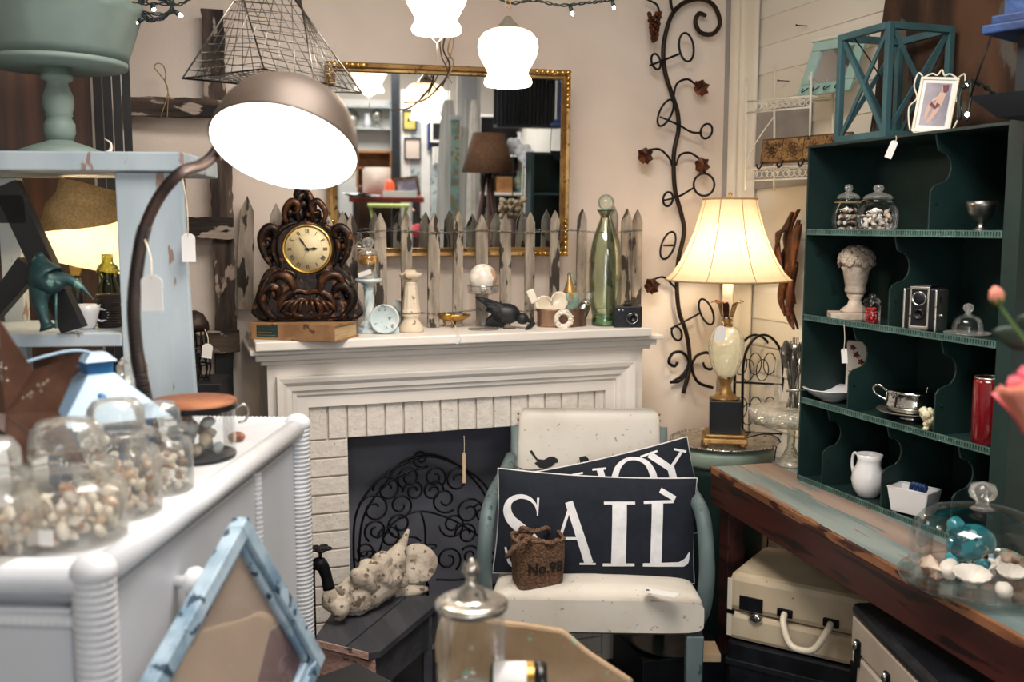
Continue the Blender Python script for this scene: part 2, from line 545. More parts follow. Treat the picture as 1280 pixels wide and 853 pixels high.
# draped cloth on the back wall
random.seed(3)


def cloth(u, v):
    x = -.16 + u * 2.145
    z = .02 + v * 2.7
    y = YW - .018
    y += .008 * math.sin(x * 23 + .6 * math.sin(z * 2)) * (.4 + .6 * (1 - v)) + .006 * math.sin(x * 9 + 1)
    y += .010 * noise.noise(Vector((x * 2.2, z * 1.4, 3)))
    k = max(0, min(1, (x - 1.5) / .25)) * max(0, min(1, (1.5 - z) / .5))
    y += .03 * k * noise.noise(Vector((x * 7, z * 6, 9)))
    return (x, y - .012, z)


g = B().grid(cloth, 150, 80).build('cloth_backdrop', 'cloth_wall')
tag(g, 'creased cream cloth backdrop hung over the wall behind the fireplace', 'cloth')
# seam strip in the corner
cs = B().grid(lambda u, v: (2.0 + u * .085, YW - .035 - .02 * math.sin(u * PI * 3) - .06 * u, .02 + v * 2.7), 12, 6).build('corner_curtain', 'cloth_warm')
tag(cs, 'narrow cream curtain hanging in the corner beside the clapboard wall', 'curtain')

# brown wood panels and black slats, far left
t = thing('wooden_screen', 'tall dark brown stained wood plank screen behind the grey blue shelf unit', 'screen', (at(116, 150, Y=3.0).x - 1.21, 3.0, 0))
for k in range(5):
    B().box(.0, .238, 0, .03, 0, 2.5).build('plank', 'brown_wood', t).location = (k * .242, 0, 0)
t = thing('slatted_shutter', 'narrow black slatted shutter standing beside the brown plank screen', 'shutter', (at(116, 150, Y=2.98).x + .004, 2.98, 0))
for k in range(4):
    B().box(0, .021, 0, .02, 0, 2.5).build('slat', 'black_slat', t).location = (k * .0245, 0, 0)

# ================================================================ FIREPLACE
YF = 3.02


def px(x, y, Y=YF): return at(x, y, Y=Y)
def pX(x, y=500, Y=YF): return at(x, y, Y=Y).x
def pZ(x, y, Y=YF): return at(x, y, Y=Y).z


ZM = at(570, 419, Y=2.94).z          # top of the mantel shelf
XM0, XM1 = at(319, 428, Y=2.94).x, at(815, 411, Y=2.94).x
fp = thing('fireplace', 'white painted wooden fireplace surround with white bricks and a deep mantel shelf', 'fireplace', ((XM0 + XM1) / 2, YF, 0))
FX, FY = fp.location.x, fp.location.y
FM = T(-FX, -FY, 0)
xa, xb = pX(334, 470), pX(803, 450)
zt = ZM - .028
B().box(XM0, XM1, 2.94, 3.31, zt, ZM, FM).build('mantel_shelf', 'white_paint', fp, bev=.004)
zs = [zt, zt - .018, zt - .034, zt - .055]
for i, (z1, z0, o) in enumerate([(zt, zt - .016, .052), (zt - .016, zt - .036, .036), (zt - .036, zt - .05, .02)]):
    B().box(xa - o, xb + o, YF - o, 3.31, z0, z1, FM).build('shelf_molding', 'white_paint', fp, bev=.004)
# front boards: frieze and stiles
ZI = pZ(437, 549)      # firebox lintel
zb1 = pZ(500, 503)     # top of brick field
bx0, bx1 = pX(386, 520), pX(757, 490)
ox0, ox1 = pX(437, 600), pX(707, 545)
B().box(xa, xb, YF, YF + .03, zb1 + .0, zt - .05, FM).build('frieze_board', 'white_paint', fp)
B().box(xa, bx0, YF, YF + .03, 0, zb1, FM).build('stile', 'white_paint', fp)
B().box(bx1, xb, YF, YF + .03, 0, zb1, FM).build('stile', 'white_paint', fp)
B().box(xa, xa + .02, YF + .03, 3.31, 0, zt, FM).build('side_panel', 'white_paint', fp)
B().box(xb - .02, xb, YF + .03, 3.31, 0, zt, FM).build('side_panel', 'white_paint', fp)
# ogee moulding round the brick field
mx0, mx1, mz = bx0 - .035, bx1 + .035, zb1 + .04
prof = [(0, 0), (0, .008), (.012, .01), (.016, .018), (.03, .02), (.042, .03), (.055, .034), (.06, .034), (.06, 0)]


def sweep(p):
    o, d = p
    return [(mx0 - o, YF - d, 0), (mx0 - o, YF - d, mz + o), (mx1 + o, YF - d, mz + o), (mx1 + o, YF - d, 0)]


rows = [sweep(p) for p in prof]
vs = [v for r in rows for v in r]
B().add(vs, [(i * 4 + j, i * 4 + j + 1, (i + 1) * 4 + j + 1, (i + 1) * 4 + j) for i in range(len(prof) - 1) for j in range(3)], FM).build('frame_molding', 'white_paint', fp)
# bricks
YB = YF + .012
bk = B()
B().box(bx0, bx1, YB + .012, YB + .05, ZI, zb1, FM).build('mortar_bed', 'mortar', fp)
B().box(bx0, ox0, YB + .012, YB + .05, 0, ZI, FM).build('mortar_bed', 'mortar', fp)
B().box(ox1, bx1, YB + .012, YB + .05, 0, ZI, FM).build('mortar_bed', 'mortar', fp)
bw, bh = .0595, zb1 - ZI
proto = B().box(0, bw - .006, 0, .02, .002, bh - .002).build('brick', 'white_brick', fp, bev=.002)
proto.location = (bx0 - FX + .002, YB - FY, ZI)
n = int((bx1 - bx0) / bw)
for i in range(1, n + 1):
    c = proto.copy(); COL.objects.link(c)
    c.location = (bx0 - FX + .002 + i * bw, YB - FY + random.uniform(-.0015, .0015), ZI)
    if i == n: c.scale.x = max(.2, (bx1 - bx0 - i * bw) / bw)
ch = .0585
for side, (q0, q1) in enumerate([(bx0, ox0), (ox1, bx1)]):
    pr = B().box(.003, q1 - q0 - .002, 0, .02, .003, ch - .003).build('brick', 'white_brick', fp, bev=.002)
    z = ZI - ch
    pr.location = (q0 - FX, YB - FY, z)
    while z > 0:
        z -= ch
        c = pr.copy(); COL.objects.link(c)
        c.location = (q0 - FX, YB - FY + random.uniform(-.0015, .0015), z)
# firebox
fb = B()
fb.box(bx0, bx1, 3.295, 3.305, 0, zb1, FM)
fb.build('firebox_back', 'grey_cloth', fp)
B().box(ox0 - .02, ox0, YB + .05, 3.295, 0, ZI, FM).box(ox1, ox1 + .02, YB + .05, 3.295, 0, ZI, FM).box(ox0, ox1, YB + .05, 3.295, ZI, ZI + .02, FM).build('firebox_lining', 'soot', fp)

# ---------------------------------------------------------------- fire screen of wrought iron scrolls
YS = 3.14
fs = thing('fire_screen', 'black wrought iron fire screen with arched scrollwork inside the fireplace', 'fire screen', (pX(531, 700, YS), YS, 0))
SX = fs.location.x
u = .0034        # metres per pixel there


def fp2(x, y):
    p = at(x, y, Y=YS)
    return (p.x - SX, 0, p.z)


def wire(b, pts, r=.004, closed=False, n=5):
    b.tube(cm([fp2(*p) for p in pts], n, closed), r, 6, closed=closed)


b = B()
wire(b, [(447, 745), (442, 690), (446, 640), (470, 603), (500, 582), (532, 571), (562, 577), (600, 600), (620, 630)])
wire(b, [(452, 745), (449, 690), (455, 645), (478, 610), (505, 592), (535, 583)], .004)
b.build('outer_arch', 'iron', fs)
b = B()
wire(b, [(478, 610), (500, 580), (535, 568), (570, 580), (602, 612), (612, 640)], .004)
wire(b, [(442, 735), (470, 700), (486, 660), (520, 640), (560, 648), (600, 672), (622, 700)], .0035)
wire(b, [(545, 725), (580, 724), (610, 708), (625, 690)], .0035)
wire(b, [(534, 735), (532, 700), (531, 660), (526, 640)], .0035)
b.build('inner_arch', 'iron', fs)


def scroll(c, r, a0, turns, tailpts=None, rr=.0038):
    """scroll in screen-pixel units around pixel c"""
    pts = spiral((0, 0), r * .28, r, a0, a0 + 360 * turns, 22)
    base = fp2(*c)
    return B().tube([(base[0] + p[0] * u, 0, base[2] + p[1] * u) for p in pts], rr, 6).build('scroll', 'iron', fs)


for c, r, a0, tr in [((511, 597), 12, 90, 1.4), ((543, 597), 12, 90, -1.4), ((484, 612), 14, 0, 1.5), ((572, 600), 14, 180, -1.5), ((526, 573), 9, 200, 1.2),
                     ((468, 637), 16, 30, 1.4), ((517, 614), 11, 0, 1.5), ((541, 614), 11, 180, -1.5), ((470, 664), 12, 90, 1.4), ((487, 672), 12, 0, 1.5), ((500, 656), 14, 180, 1.3),
                     ((566, 656), 14, 0, -1.5), ((583, 668), 12, 0, 1.5), ((560, 700), 14, 90, -1.4), ((588, 695), 11, 0, 1.4), ((586, 640), 15, 140, -1.4), ((604, 642), 12, 0, 1.4),
                     ((455, 690), 11, 0, -1.4), ((470, 706), 12, 90, 1.5), ((600, 716), 12, 0, 1.4), ((510, 690), 16, 180, -1.4), ((556, 625), 14, 200, 1.3), ((500, 632), 13, 10, -1.3)]:
    scroll(c, r, a0, tr)
for c in [(460, 692), (536, 684)]:
    B().torus(fp2(*c), .026, .003, 20, 6, ry=.008).build('collar', 'iron', fs)
for x in (446, 534, 618):
    p = fp2(x, 730)
    B().box(p[0] - .005, p[0] + .005, -.005, .005, 0, p[2]).build('leg', 'iron', fs)


# ---------------------------------------------------------------- price tags
def price_tag(p_hang, p_tag, size, label, rz=-19, tilt=0, m='paper', lean=0, name='price_tag', group=None):
    """paper tag on a string from p_hang down to the hole at p_tag"""
    t = thing(name, label, 'tag', p_tag, rz, group)
    wd, ht = size
    c = wd * .28
    poly = [(-wd / 2 + c, 0), (wd / 2 - c, 0), (wd / 2, -c * .8), (wd / 2, -ht), (-wd / 2, -ht), (-wd / 2, -c * .8)]
    o = B().prism(poly, -.0006, .0006, RX(lean) @ RY(tilt)).build('card', m, t)
    d = Matrix.Rotation(-R(rz), 4, 'Z') @ (Vector(p_hang) - Vector(p_tag))
    sag = Vector((.3 * wd, 0, 0))
    B().tube(cm([(0, -.0008, -.006), d * .4 + sag * .4, d * .8 + sag * .2, d], 4), .0011, 5).build('string', 'string', t)
    return t


price_tag(at(580, 545, Y=3.01), at(580, 566, Y=3.0), (.010, .10), 'narrow tan cardboard tag hanging in front of the black fire screen', m='manila')

# ================================================================ MIRROR
MC = at(561, 199, Y=3.255)
MRM = TV(MC) @ RZ(-5) @ RX(2.0)
MN = (MRM.to_3x3() @ Vector((0, -1, 0))).normalized()


def mloc(x, y):
    r = ray(x, y)
    t_ = (MC - CP).dot(MN) / r.dot(MN)
    return MRM.inverted() @ (CP + r * t_)


c4 = [mloc(404, 78), mloc(712, 85), mloc(711, 318), mloc(412, 326)]
mw, mh = abs(c4[1].x - c4[0].x) / 2 + abs(c4[2].x - c4[3].x) / 2, (c4[0].z + c4[1].z) / 2 - (c4[2].z + c4[3].z) / 2
mcx, mcz = sum(c.x for c in c4) / 4, sum(c.z for c in c4) / 4
MRM = MRM @ T(mcx, 0, mcz)
mi = thing('wall_mirror', 'rectangular mirror in a gilded frame hung above the mantel behind the picket fence', 'mirror')
mi.matrix_world = MRM
B().box(-mw / 2 + .02, mw / 2 - .02, -.002, .012, -mh / 2 + .02, mh / 2 - .02).build('mirror_plate', 'mirror_glass', mi)
fprof = [(0, -.001), (.004, -.012), (.012, -.01), (.016, -.022), (.026, -.024), (.031, -.014), (.034, .014), (0, .014)]
for k in range(4):
    hw, hh = mw / 2, mh / 2
    q = []
    for o, d in fprof:
        i = .034 - o
        if k == 0: q.append([(-hw + i, d, hh - i), (hw - i, d, hh - i)])
        elif k == 1: q.append([(hw - i, d, hh - i), (hw - i, d, -hh + i)])
        elif k == 2: q.append([(hw - i, d, -hh + i), (-hw + i, d, -hh + i)])
        else: q.append([(-hw + i, d, -hh + i), (-hw + i, d, hh - i)])
    vs = [v for r_ in q for v in r_]
    m_ = len(q)
    B().add(vs, [(i * 2, i * 2 + 1, ((i + 1) % m_) * 2 + 1, ((i + 1) % m_) * 2) for i in range(m_)], sm=False).build('frame_rail', 'gold', mi)
for sx, sz in ((-1, 1), (1, 1), (-1, -1), (1, -1)):
    b = B()
    for i in range(7):
        b.ball((sx * (mw / 2 - .014 - i * .018), -.022, sz * (mh / 2 - .012)), (.011, .007, .009), 8, 6, nz=.3, fr=6, seed=i)
        if i: b.ball((sx * (mw / 2 - .014), -.022, sz * (mh / 2 - .012 - i * .018)), (.009, .007, .011), 8, 6, nz=.3, fr=6, seed=i + 9)
    b.build('corner_ornament', 'gold_bright', mi)
M0, MNN = MRM.translation.copy(), (MRM.to_3x3() @ Vector((0, -1, 0))).normalized()


def mir(px_, py_, L):
    """world point seen in the mirror at this pixel, L metres in front of the glass along the reflected ray"""
    r = ray(px_, py_)
    t_ = (M0 - CP).dot(MNN) / r.dot(MNN)
    h = CP + r * t_
    d = r.normalized()
    d = d - MNN * 2 * d.dot(MNN)
    return h + d * L


# ================================================================ PICKET FENCE
YP = 3.175
fence = thing('picket_fence', 'miniature weathered picket fence wired together along the back of the mantel', 'fence', (at(560, 400, Y=YP).x, YP, ZM))
FO = fence.location
tops = [(345, 254, 0), (410, 268, 0), (428, 264, 1), (439, 267, 0), (475, 266, 1), (508, 265, 0), (543, 266, 0), (573, 264, 0), (602, 268, 0), (632, 267, 0), (663, 265, 0), (694, 263, 0), (728, 261, 1),
        (767, 256, 1), (784, 261, 0), (797, 262, 0)]
random.seed(11)
for i, (x, y, back) in enumerate(tops):
    Y = YP + (.03 if back else 0)
    p = at(x, y, Y=Y)
    lean = {543: -2.2, 573: -1.8, 508: -1}.get(x, random.uniform(-1.6, .2))
    h = p.z - ZM
    hw = random.uniform(.0165, .0205)
    tip = hw * 2.2
    pl = [(-hw, -h + .001), (hw, -h + .001), (hw * 1.0, -h * .5), (hw * .96, -tip), (hw * .5, -tip * .45), (0, 0), (-hw * .55, -tip * .5), (-hw, -tip), (-hw * 1.05, -h * .5)]
    b = B().prism(pl, -.006, .006, RY(-lean * .5))
    o = b.build('picket', 'picket', fence, bev=.0015)
    o.location = (p.x - FO.x, Y - FO.y, h)
for yy0, yy1 in ((293, 287), (388, 392)):
    z = at(560, (yy0 + yy1) / 2, Y=YP).z - ZM
    x0, x1 = at(345, 290, Y=YP).x - FO.x, at(800, 290, Y=YP).x - FO.x
    for ph in (0, PI):
        pts = [(x0 + (x1 - x0) * i / 240, -.009 + .004 * math.cos(i * .9 + ph), z + .0025 * math.sin(i * .9 + ph) + .004 * math.sin(i * .11)) for i in range(241)]
        B().tube(pts, .0011, 4).build('wire', 'silver_dull', fence)
# the loose picket on the wall at the left
p = at(309, 245, Y=3.28)
o = B().prism([(-.022, -.36), (.026, -.36), (.022, -.05), (0, 0), (-.02, -.05), (-.026, -.2)], -.006, .006, RY(3)).build('loose_picket', 'picket')
o.location = p
tag(o, 'grey picket on the cloth wall left of the clock, hung apart from the fence', 'picket')

# ================================================================ BARN WOOD FRAME ON THE WALL
YL = 3.275
bf = thing('barn_wood_frame', 'weathered barn wood uprights and crossboards with peeling paint on the wall', 'wooden frame', (at(270, 300, Y=YL).x, YL, .4))
BO = bf.location


def bboard(x0, y0, x1, y1, Y=YL, m='barn', th=.022):
    a, c = at(x0, y0, Y=Y), at(x1, y1, Y=Y)
    random.seed(int(x0 + y0))
    nseg = 12
    hor = (c.x - a.x) > (a.z - c.z)
    pl = []
    j = .003
    if hor:
        for i in range(nseg + 1): pl.append((a.x + (c.x - a.x) * i / nseg, c.z + random.uniform(-j, j)))
        for i in range(nseg, -1, -1): pl.append((a.x + (c.x - a.x) * i / nseg, a.z + random.uniform(-j, j)))
    else:
        for i in range(nseg + 1): pl.append((c.x + random.uniform(-j, j), c.z + (a.z - c.z) * i / nseg))
        for i in range(nseg, -1, -1): pl.append((a.x + random.uniform(-j, j), c.z + (a.z - c.z) * i / nseg))
    o = B().prism([(q[0] - BO.x, q[1] - BO.z) for q in pl], -th / 2, th / 2).build('board', m, bf, bev=.002)
    o.location = (0, Y - BO.y, 0)
    return o


bboard(251, 11, 283, 130)
bboard(262, 190, 292, 285)
bboard(266, 296, 296, 420)
bboard(268, 436, 303, 800, m='black_wood')
bboard(152, 120, 287, 149, YL - .024, 'barn_h')
bboard(152, 272, 292, 299, YL - .024, 'barn_h')
bboard(152, 418, 300, 440, YL - .024, 'barn_h')
bboard(160, 440, 262, 800, YL + .012, 'black_wood')
# twine bow over the crossboard
YT = YL - .045
b = B().tube(cm([at(207, 102, Y=YT), at(199, 92, Y=YT), (at(193, 84, Y=YT)), at(197, 79, Y=YT), at(204, 82, Y=YT), at(207, 92, Y=YT), at(206, 102, Y=YT)], 5), .0018, 5)
for e in [(201, 146), (209, 147), (212, 122)]:
    b.tube(cm([at(206, 101, Y=YT), at(210, 115, Y=YT), at(e[0], e[1], Y=YT)], 5), .0014, 5)
tag(b.build('twine_bow', 'twine'), 'loop of thin twine tied over the upper barn wood crossboard', 'twine')
# ================================================================ ON THE MANTEL
def spot(x, y, Z=None):
    return at(x, y, Z=ZM if Z is None else Z)


def leafspray(b, pts, r0, n=5):
    """tapered curl along pts"""
    P = cm(pts, n)
    k = len(P)
    b.tube(P, 0, 6, rs=[max(.0006, r0 * math.sin(PI * (.12 + .86 * i / (k - 1)))) for i in range(k)])


# book under the clock
A_, B_, C_ = at(313, 424, Z=ZM), at(419, 428, Z=ZM), at(452, 412, Z=ZM)
dx = (B_ - A_); dx.z = 0
L1 = dx.length; ang = math.degrees(math.atan2(dx.y, dx.x))
L2 = .155
BH = .05
bo = thing('old_book', 'thick worn tan book with a dark green label lying under the ornate clock', 'book', A_, ang)
B().box(0, L1, 0, L2, 0, .005).build('cover_board', 'book_cover', bo)
B().box(0, L1, 0, L2, BH - .005, BH).build('cover_board', 'book_cover', bo)
B().box(0, L1, -.004, .002, 0, BH).build('spine', 'book_cover', bo, bev=.002)
B().box(.006, L1 - .005, .003, L2 - .006, .005, BH - .005).build('page_block', 'pages', bo)
B().box(.025, .095, -.0055, -.004, .008, BH - .006).build('spine_label', 'book_label', bo)
b = B()
for k in range(4): b.box(.03, .088 - (k % 2) * .012, -.0062, -.0054, .013 + k * .009, .0145 + k * .009)
b.build('spine_lettering', 'gold', bo, kind='stuff')

# ornate clock
cu = .00252
CX, CY = 387, 405
ck = thing('mantel_clock', 'ornate dark bronze mantel clock with cream roman numeral dial and scrolled case', 'clock', at(387, 404, Y=3.03), -14)
ck.location.z = ZM + BH
cloc = ck.location


def cc(x, y, d=0): return ((x - CX) * cu, d, (CY - y) * cu)


sil = [(333, 403), (331, 372), (340, 347), (347, 340), (343, 323), (339, 308), (341, 297), (349, 289), (358, 291), (366, 283), (371, 265), (378, 252), (384, 247), (390, 252), (396, 264), (397, 276), (405, 284),
       (413, 292), (421, 290), (427, 298), (429, 311), (426, 328), (426, 341), (434, 352), (439, 376), (441, 403)]
q = cm([(387 + (x - 387) * 1.07, 0, y) for x, y in sil], 3, True)
b = B().prism([((v.x - CX) * cu, (CY - v.z) * cu) for v in q][::-1], -.03, .05)
b.build('case', 'clock_bronze', ck, bev=.006)
sil2 = [(345, 400), (342, 375), (352, 350), (356, 335), (352, 318), (356, 300), (370, 290), (388, 286), (404, 290), (418, 302), (421, 318), (417, 335), (421, 350), (431, 378), (430, 400)]
q = cm([(x, 0, y) for x, y in sil2], 3, True)
B().prism([((v.x - CX) * cu, (CY - v.z) * cu) for v in q][::-1], -.048, -.03).build('front_panel', 'clock_bronze', ck, bev=.007)
b = B()
# scroll ornaments: pairs mirrored about x=387.5
orn = [([(352, 402), (340, 392), (334, 376), (343, 362), (354, 366), (353, 376), (346, 376)], .012), ([(343, 362), (352, 350), (366, 352), (372, 366), (366, 380)], .011),
       ([(372, 366), (376, 384), (368, 396), (358, 390), (362, 382)], .009), ([(348, 340), (340, 325), (337, 306), (345, 294), (354, 297), (352, 306), (346, 305)], .010),
       ([(356, 340), (350, 322), (354, 303), (366, 292), (380, 288)], .0075), ([(366, 290), (364, 276), (372, 264), (380, 268), (378, 277), (372, 276)], .008),
       ([(380, 288), (378, 270), (384, 256), (390, 262)], .008), ([(358, 352), (364, 344), (374, 350), (372, 360)], .006),
       ([(388, 372), (376, 368), (362, 375), (356, 388), (364, 394)], .010), ([(388, 380), (378, 378), (370, 386), (374, 396), (386, 398)], .008),
       ([(371, 352), (374, 366), (382, 372)], .006), ([(344, 352), (338, 362), (336, 372)], .007)]
hi = B()
for i, (pts, r) in enumerate(orn):
    for s_ in (1, -1):
        P = [(((x - 387.5) * s_) * cu, -.046 - (.006 if i % 2 else 0), (CY - y) * cu) for x, y in pts]
        leafspray(hi if i in (1, 5, 8, 9) else b, P, r * 1.45)
for k, (x, y, q_) in enumerate([(384, 249, .011), (379, 256, .013), (389, 257, .013), (374, 266, .014), (384, 267, .016), (394, 266, .013), (369, 277, .014), (379, 279, .017), (390, 278, .016), (400, 278, .012), (364, 287, .012), (405, 288, .012),
        (344, 300, .014), (341, 315, .013), (345, 330, .013), (427, 302, .013), (430, 316, .012), (426, 331, .013), (341, 362, .018), (350, 378, .02), (433, 364, .018), (424, 378, .02), (360, 392, .018), (414, 392, .018), (387, 390, .02)]):
    b.ball(cc(x, y, -.030), (q_ * 1.15, q_ * .9, q_ * 1.15), 10, 8, nz=.5, fr=4, seed=k)
b.build('scroll_ornament', 'clock_bronze', ck)
for k in range(9):
    a = PI * (k + .5) / 9
    P = [(.006 * (k - 4), -.05, (CY - 377) * cu), (.016 * (k - 4), -.066, (CY - 382) * cu), (.0205 * (k - 4), -.06, (CY - 390) * cu), (.021 * (k - 4), -.05, (CY - 394) * cu)]
    leafspray(hi, P, .0055)
hi.build('acanthus_ornament', 'clock_high', ck, kind='stuff')
for s_ in (-1, 1):
    B().ball((s_ * .105, -.02, .008), (.02, .02, .016)).build('foot', 'clock_bronze', ck)
dcx, dcz, _ = (389 - CX) * cu, (CY - 319) * cu, 0
DM = T(dcx, 0, dcz)
B().lathe([(.066, -.03), (.074, -.052), (.071, -.06), (.066, -.058), (.063, -.052)], 40, DM @ RX(90) @ S(1, 1, -1)).build('bezel', 'gold_bright', ck)
b = B().lathe([(.0645, .0), (.0645, .004), (0, .004)], 40, DM @ T(0, -.051, 0) @ RX(90))
b.build('dial', 'dial', ck)
b = B()
YD = -.0562
NUM = ['XII', 'I', 'II', 'III', 'IIII', 'V', 'VI', 'VII', 'VIII', 'IX', 'X', 'XI']
for k, s_ in enumerate(NUM):
    a = R(90 - 30 * k)
    Mn = DM @ T(.052 * math.cos(a), YD, .052 * math.sin(a)) @ RY(30 * k)
    wds = {'I': .0032, 'V': .0062, 'X': .0064}
    tw = sum(wds[c] for c in s_)
    x = -tw / 2
    for c in s_:
        cw = wds[c]
        m_ = x + cw / 2
        hh = .0062
        if c == 'I': b.box(m_ - .0008, m_ + .0008, 0, .0004, -hh, hh, Mn)
        if c == 'V':
            b.prism([(m_ - .0026, hh), (m_ - .001, hh), (m_ + .0006, -hh), (m_ - .0004, -hh)], 0, .0004, Mn); b.prism([(m_ + .002, hh), (m_ + .0026, hh), (m_ + .0006, -hh), (m_, -hh)], 0, .0004, Mn)
        if c == 'X':
            b.prism([(m_ - .0028, hh), (m_ - .0012, hh), (m_ + .0028, -hh), (m_ + .0012, -hh)], 0, .0004, Mn); b.prism([(m_ + .0022, hh), (m_ + .0028, hh), (m_ - .0022, -hh), (m_ - .0028, -hh)], 0, .0004, Mn)
        x += cw
for k in range(60):
    a = R(6 * k)
    if k % 5: b.box(-.0003, .0003, 0, .0003, .0415, .0435, DM @ T(0, YD, 0) @ RY(6 * k))
b.build('numerals', 'ink', ck, kind='stuff')
for nm, L, wd, a in (('minute_hand', .043, .0022, -34), ('hour_hand', .030, .003, 87)):
    B().prism([(-wd * .6, -.008), (wd * .6, -.008), (wd * .7, L * .4), (wd * 1.5, L * .62), (0, L), (-wd * 1.5, L * .62), (-wd * .7, L * .4)], -.001, 0, DM @ T(0, -.0575, 0) @ RY(a)).build(nm, 'ink', ck)
B().prism([(-.0004, 0), (.0004, 0), (.0003, .042), (-.0003, .042)], -.0006, 0, DM @ T(0, -.057, 0) @ RY(205)).build('alarm_hand', 'gold', ck)
B().ball((dcx, -.0585, dcz), .004).build('hand_cap', 'ink', ck)

M_ = .00250        # metres per pixel on the mantel


# twisted candlestick + amber jar
p = spot(462, 416)
t = thing('twisted_candlestick', 'pale blue distressed candlestick with a spiral twisted column next to the clock', 'candlestick', p, -19)
B().lathe([(.041, 0), (.043, .006), (.040, .012), (.030, .018), (.032, .024), (.022, .034), (.016, .04)], 8, RZ(22), sm=False).build('foot', 'pale_blue_paint', t, bev=.002)
B().lathe([(.0145, .038 + .1 * i / 30) for i in range(31)], 20, mod=lambda a, z, r: 1 + .14 * math.cos(5 * a - z * 120)).build('column', 'pale_blue_paint', t)
B().lathe([(.014, .136), (.02, .142), (.016, .148), (.025, .156), (.04, .160), (.043, .165), (.041, .17), (.0, .17)], 24).build('cup', 'pale_blue_paint', t)
t = thing('apothecary_jar', 'small glass jar with gold flecked contents standing on the twisted candlestick', 'jar', p + Vector((0, 0, .1705)), -19)
B().lathe([(.028, 0), (.033, .003), (.033, .07), (.028, .076), (.026, .074), (.0305, .068), (.0305, .006), (0, .006)], 24).build('glass_body', 'glass', t)
B().lathe([(.029, .077), (.031, .082), (.02, .09), (.012, .096), (.019, .105), (.021, .116), (.012, .126), (0, .128)], 20).build('lid', 'glass_cut', t)
B().lathe([(.0, .045), (.029, .045), (.0295, .07), (0, .071)], 20, mod=lambda a, z, r: 1 + .02 * math.sin(9 * a)).build('filling', 'amber', t)
B().box(-.022, .02, -.037, -.0355, .012, .026, RY(-18)).build('paper_label', 'paper', t)
# round disc
p = spot(481, 418)
t = thing('round_plaque', 'small round pale grey plaque with a raised rim leaning before the twisted candlestick', 'plaque', p, -12)
B().lathe([(.0, 0), (.041, 0), (.044, .003), (.046, .009), (.044, .013), (.040, .012), (.0385, .008), (0, .007)], 32, T(0, .01, .046) @ RX(83)).build('disc', 'pale_blue_paint', t)
B().box(.0, .045, .012, .03, 0, .02).build('stand', 'pale_blue_paint', t, bev=.003)
p = spot(501, 409)
b = B()
for k in range(5):
    b.lathe([(0, 0), (.018, .002), (.03, .008), (.0, .01)], 12, T(-.01 + .008 * (k % 2), .004 * k, .02 + k * .012) @ RX(70) @ RY(20 * k - 40) @ S(1, .7, 1))
o = b.build('shell_ornament', 'pale_blue_paint'); o.location = p
tag(o, 'cluster of pale grey shells tucked behind the cream fluted candlestick', 'ornament')
# cream fluted candlestick
p = spot(514, 415)
t = thing('fluted_candlestick', 'cream wooden candlestick with a fluted column on the mantel', 'candlestick', p, -19)
B().lathe([(.040, 0), (.041, .008), (.036, .02), (.026, .036), (.022, .045), (.027, .05), (.028, .056), (.022, .06)], 28).build('foot', 'cream_wood', t)
B().lathe([(.029, .06), (.0295, .066)] + [(.0285 - .009 * i / 14, .07 + .085 * i / 14) for i in range(15)] + [(.0205, .158)], 48, mod=lambda a, z, r: 1 - (.13 * abs(math.sin(5 * a)) ** .5 if .068 < z < .152 else 0)).build('column', 'cream_wood', t)
B().lathe([(.018, .157), (.022, .165), (.032, .172), (.036, .18), (.035, .186), (.02, .188), (.016, .196), (0, .196)], 28).build('cup', 'cream_wood', t)
# gold shell dish
p = spot(566, 409)
t = thing('shell_dish', 'small gold scalloped shell dish on tiny feet on the mantel', 'dish', p, -19)
t.scale = (1.15, 1.15, 1.3)
B().lathe([(0, .014), (.02, .016), (.036, .024), (.044, .032), (.046, .0325), (.036, .027), (.02, .019), (0, .017)], 60, S(1.15, .8, 1), mod=lambda a, z, r: 1 + .06 * abs(math.sin(7 * a))).build('bowl', 'gold_bright', t)
for a in (30, 150, 270):
    B().tube(cm([(.018 * math.cos(R(a)), .018 * math.sin(R(a)), .017), (.03 * math.cos(R(a)), .026 * math.sin(R(a)), .014), (.027 * math.cos(R(a)), .024 * math.sin(R(a)), .006), (.034 * math.cos(R(a)), .028 * math.sin(R(a)), .0025)], 4), .003, 6).build('foot', 'gold', t)
price_tag(at(564, 400, Z=ZM + .03), at(574, 419, Y=2.936), (.018, .028), 'white paper tag hanging from the gold shell dish over the mantel edge', rz=-25, tilt=25)
# footed glass bowl with mosaic ball
p = spot(604, 412)
t = thing('footed_glass_bowl', 'clear glass footed bowl on a slim stem holding the mosaic ball', 'bowl', p, 0)
B().lathe([(.05, 0), (.051, .003), (.03, .008), (.008, .014), (.0065, .03), (.0065, .08), (.009, .1), (.02, .112), (.05, .118), (.052, .142), (.0505, .142), (.048, .121), (.018, .116), (0, .114)], 36).build('glass_body', 'glass', t)
B().torus((0, 0, .142), .051, .0014, 36, 5, ax='Z').build('rim', 'chrome', t)
bl = B().ball((0, 0, 0), .0455, 36, 24).build('mosaic_ball', 'pearl')
bl.location = p + Vector((0, 0, .167))
tag(bl, 'round ball of pearly mosaic pieces resting in the footed glass bowl', 'ball')
# raven
p = spot(628, 411)
t = thing('feathered_bird', 'black feathered artificial bird bending over the mantel beside the oval tin', 'bird', p, -19)
t.scale = (1.05, 1, 1.12)
b = B()
P = [(.052, -.0, .035), (.03, 0, .042), (-.005, 0, .046), (-.03, 0, .05), (-.05, 0, .056)]
b.tube(cm(P, 5), 0, 12, rs=[.006 + .024 * math.sin(PI * min(1, (i + 1) / 17)) ** .8 for i in range(21)])
b.ball((.062, -.01, .03), (.02, .016, .017))
b.build('body', 'feather', t)


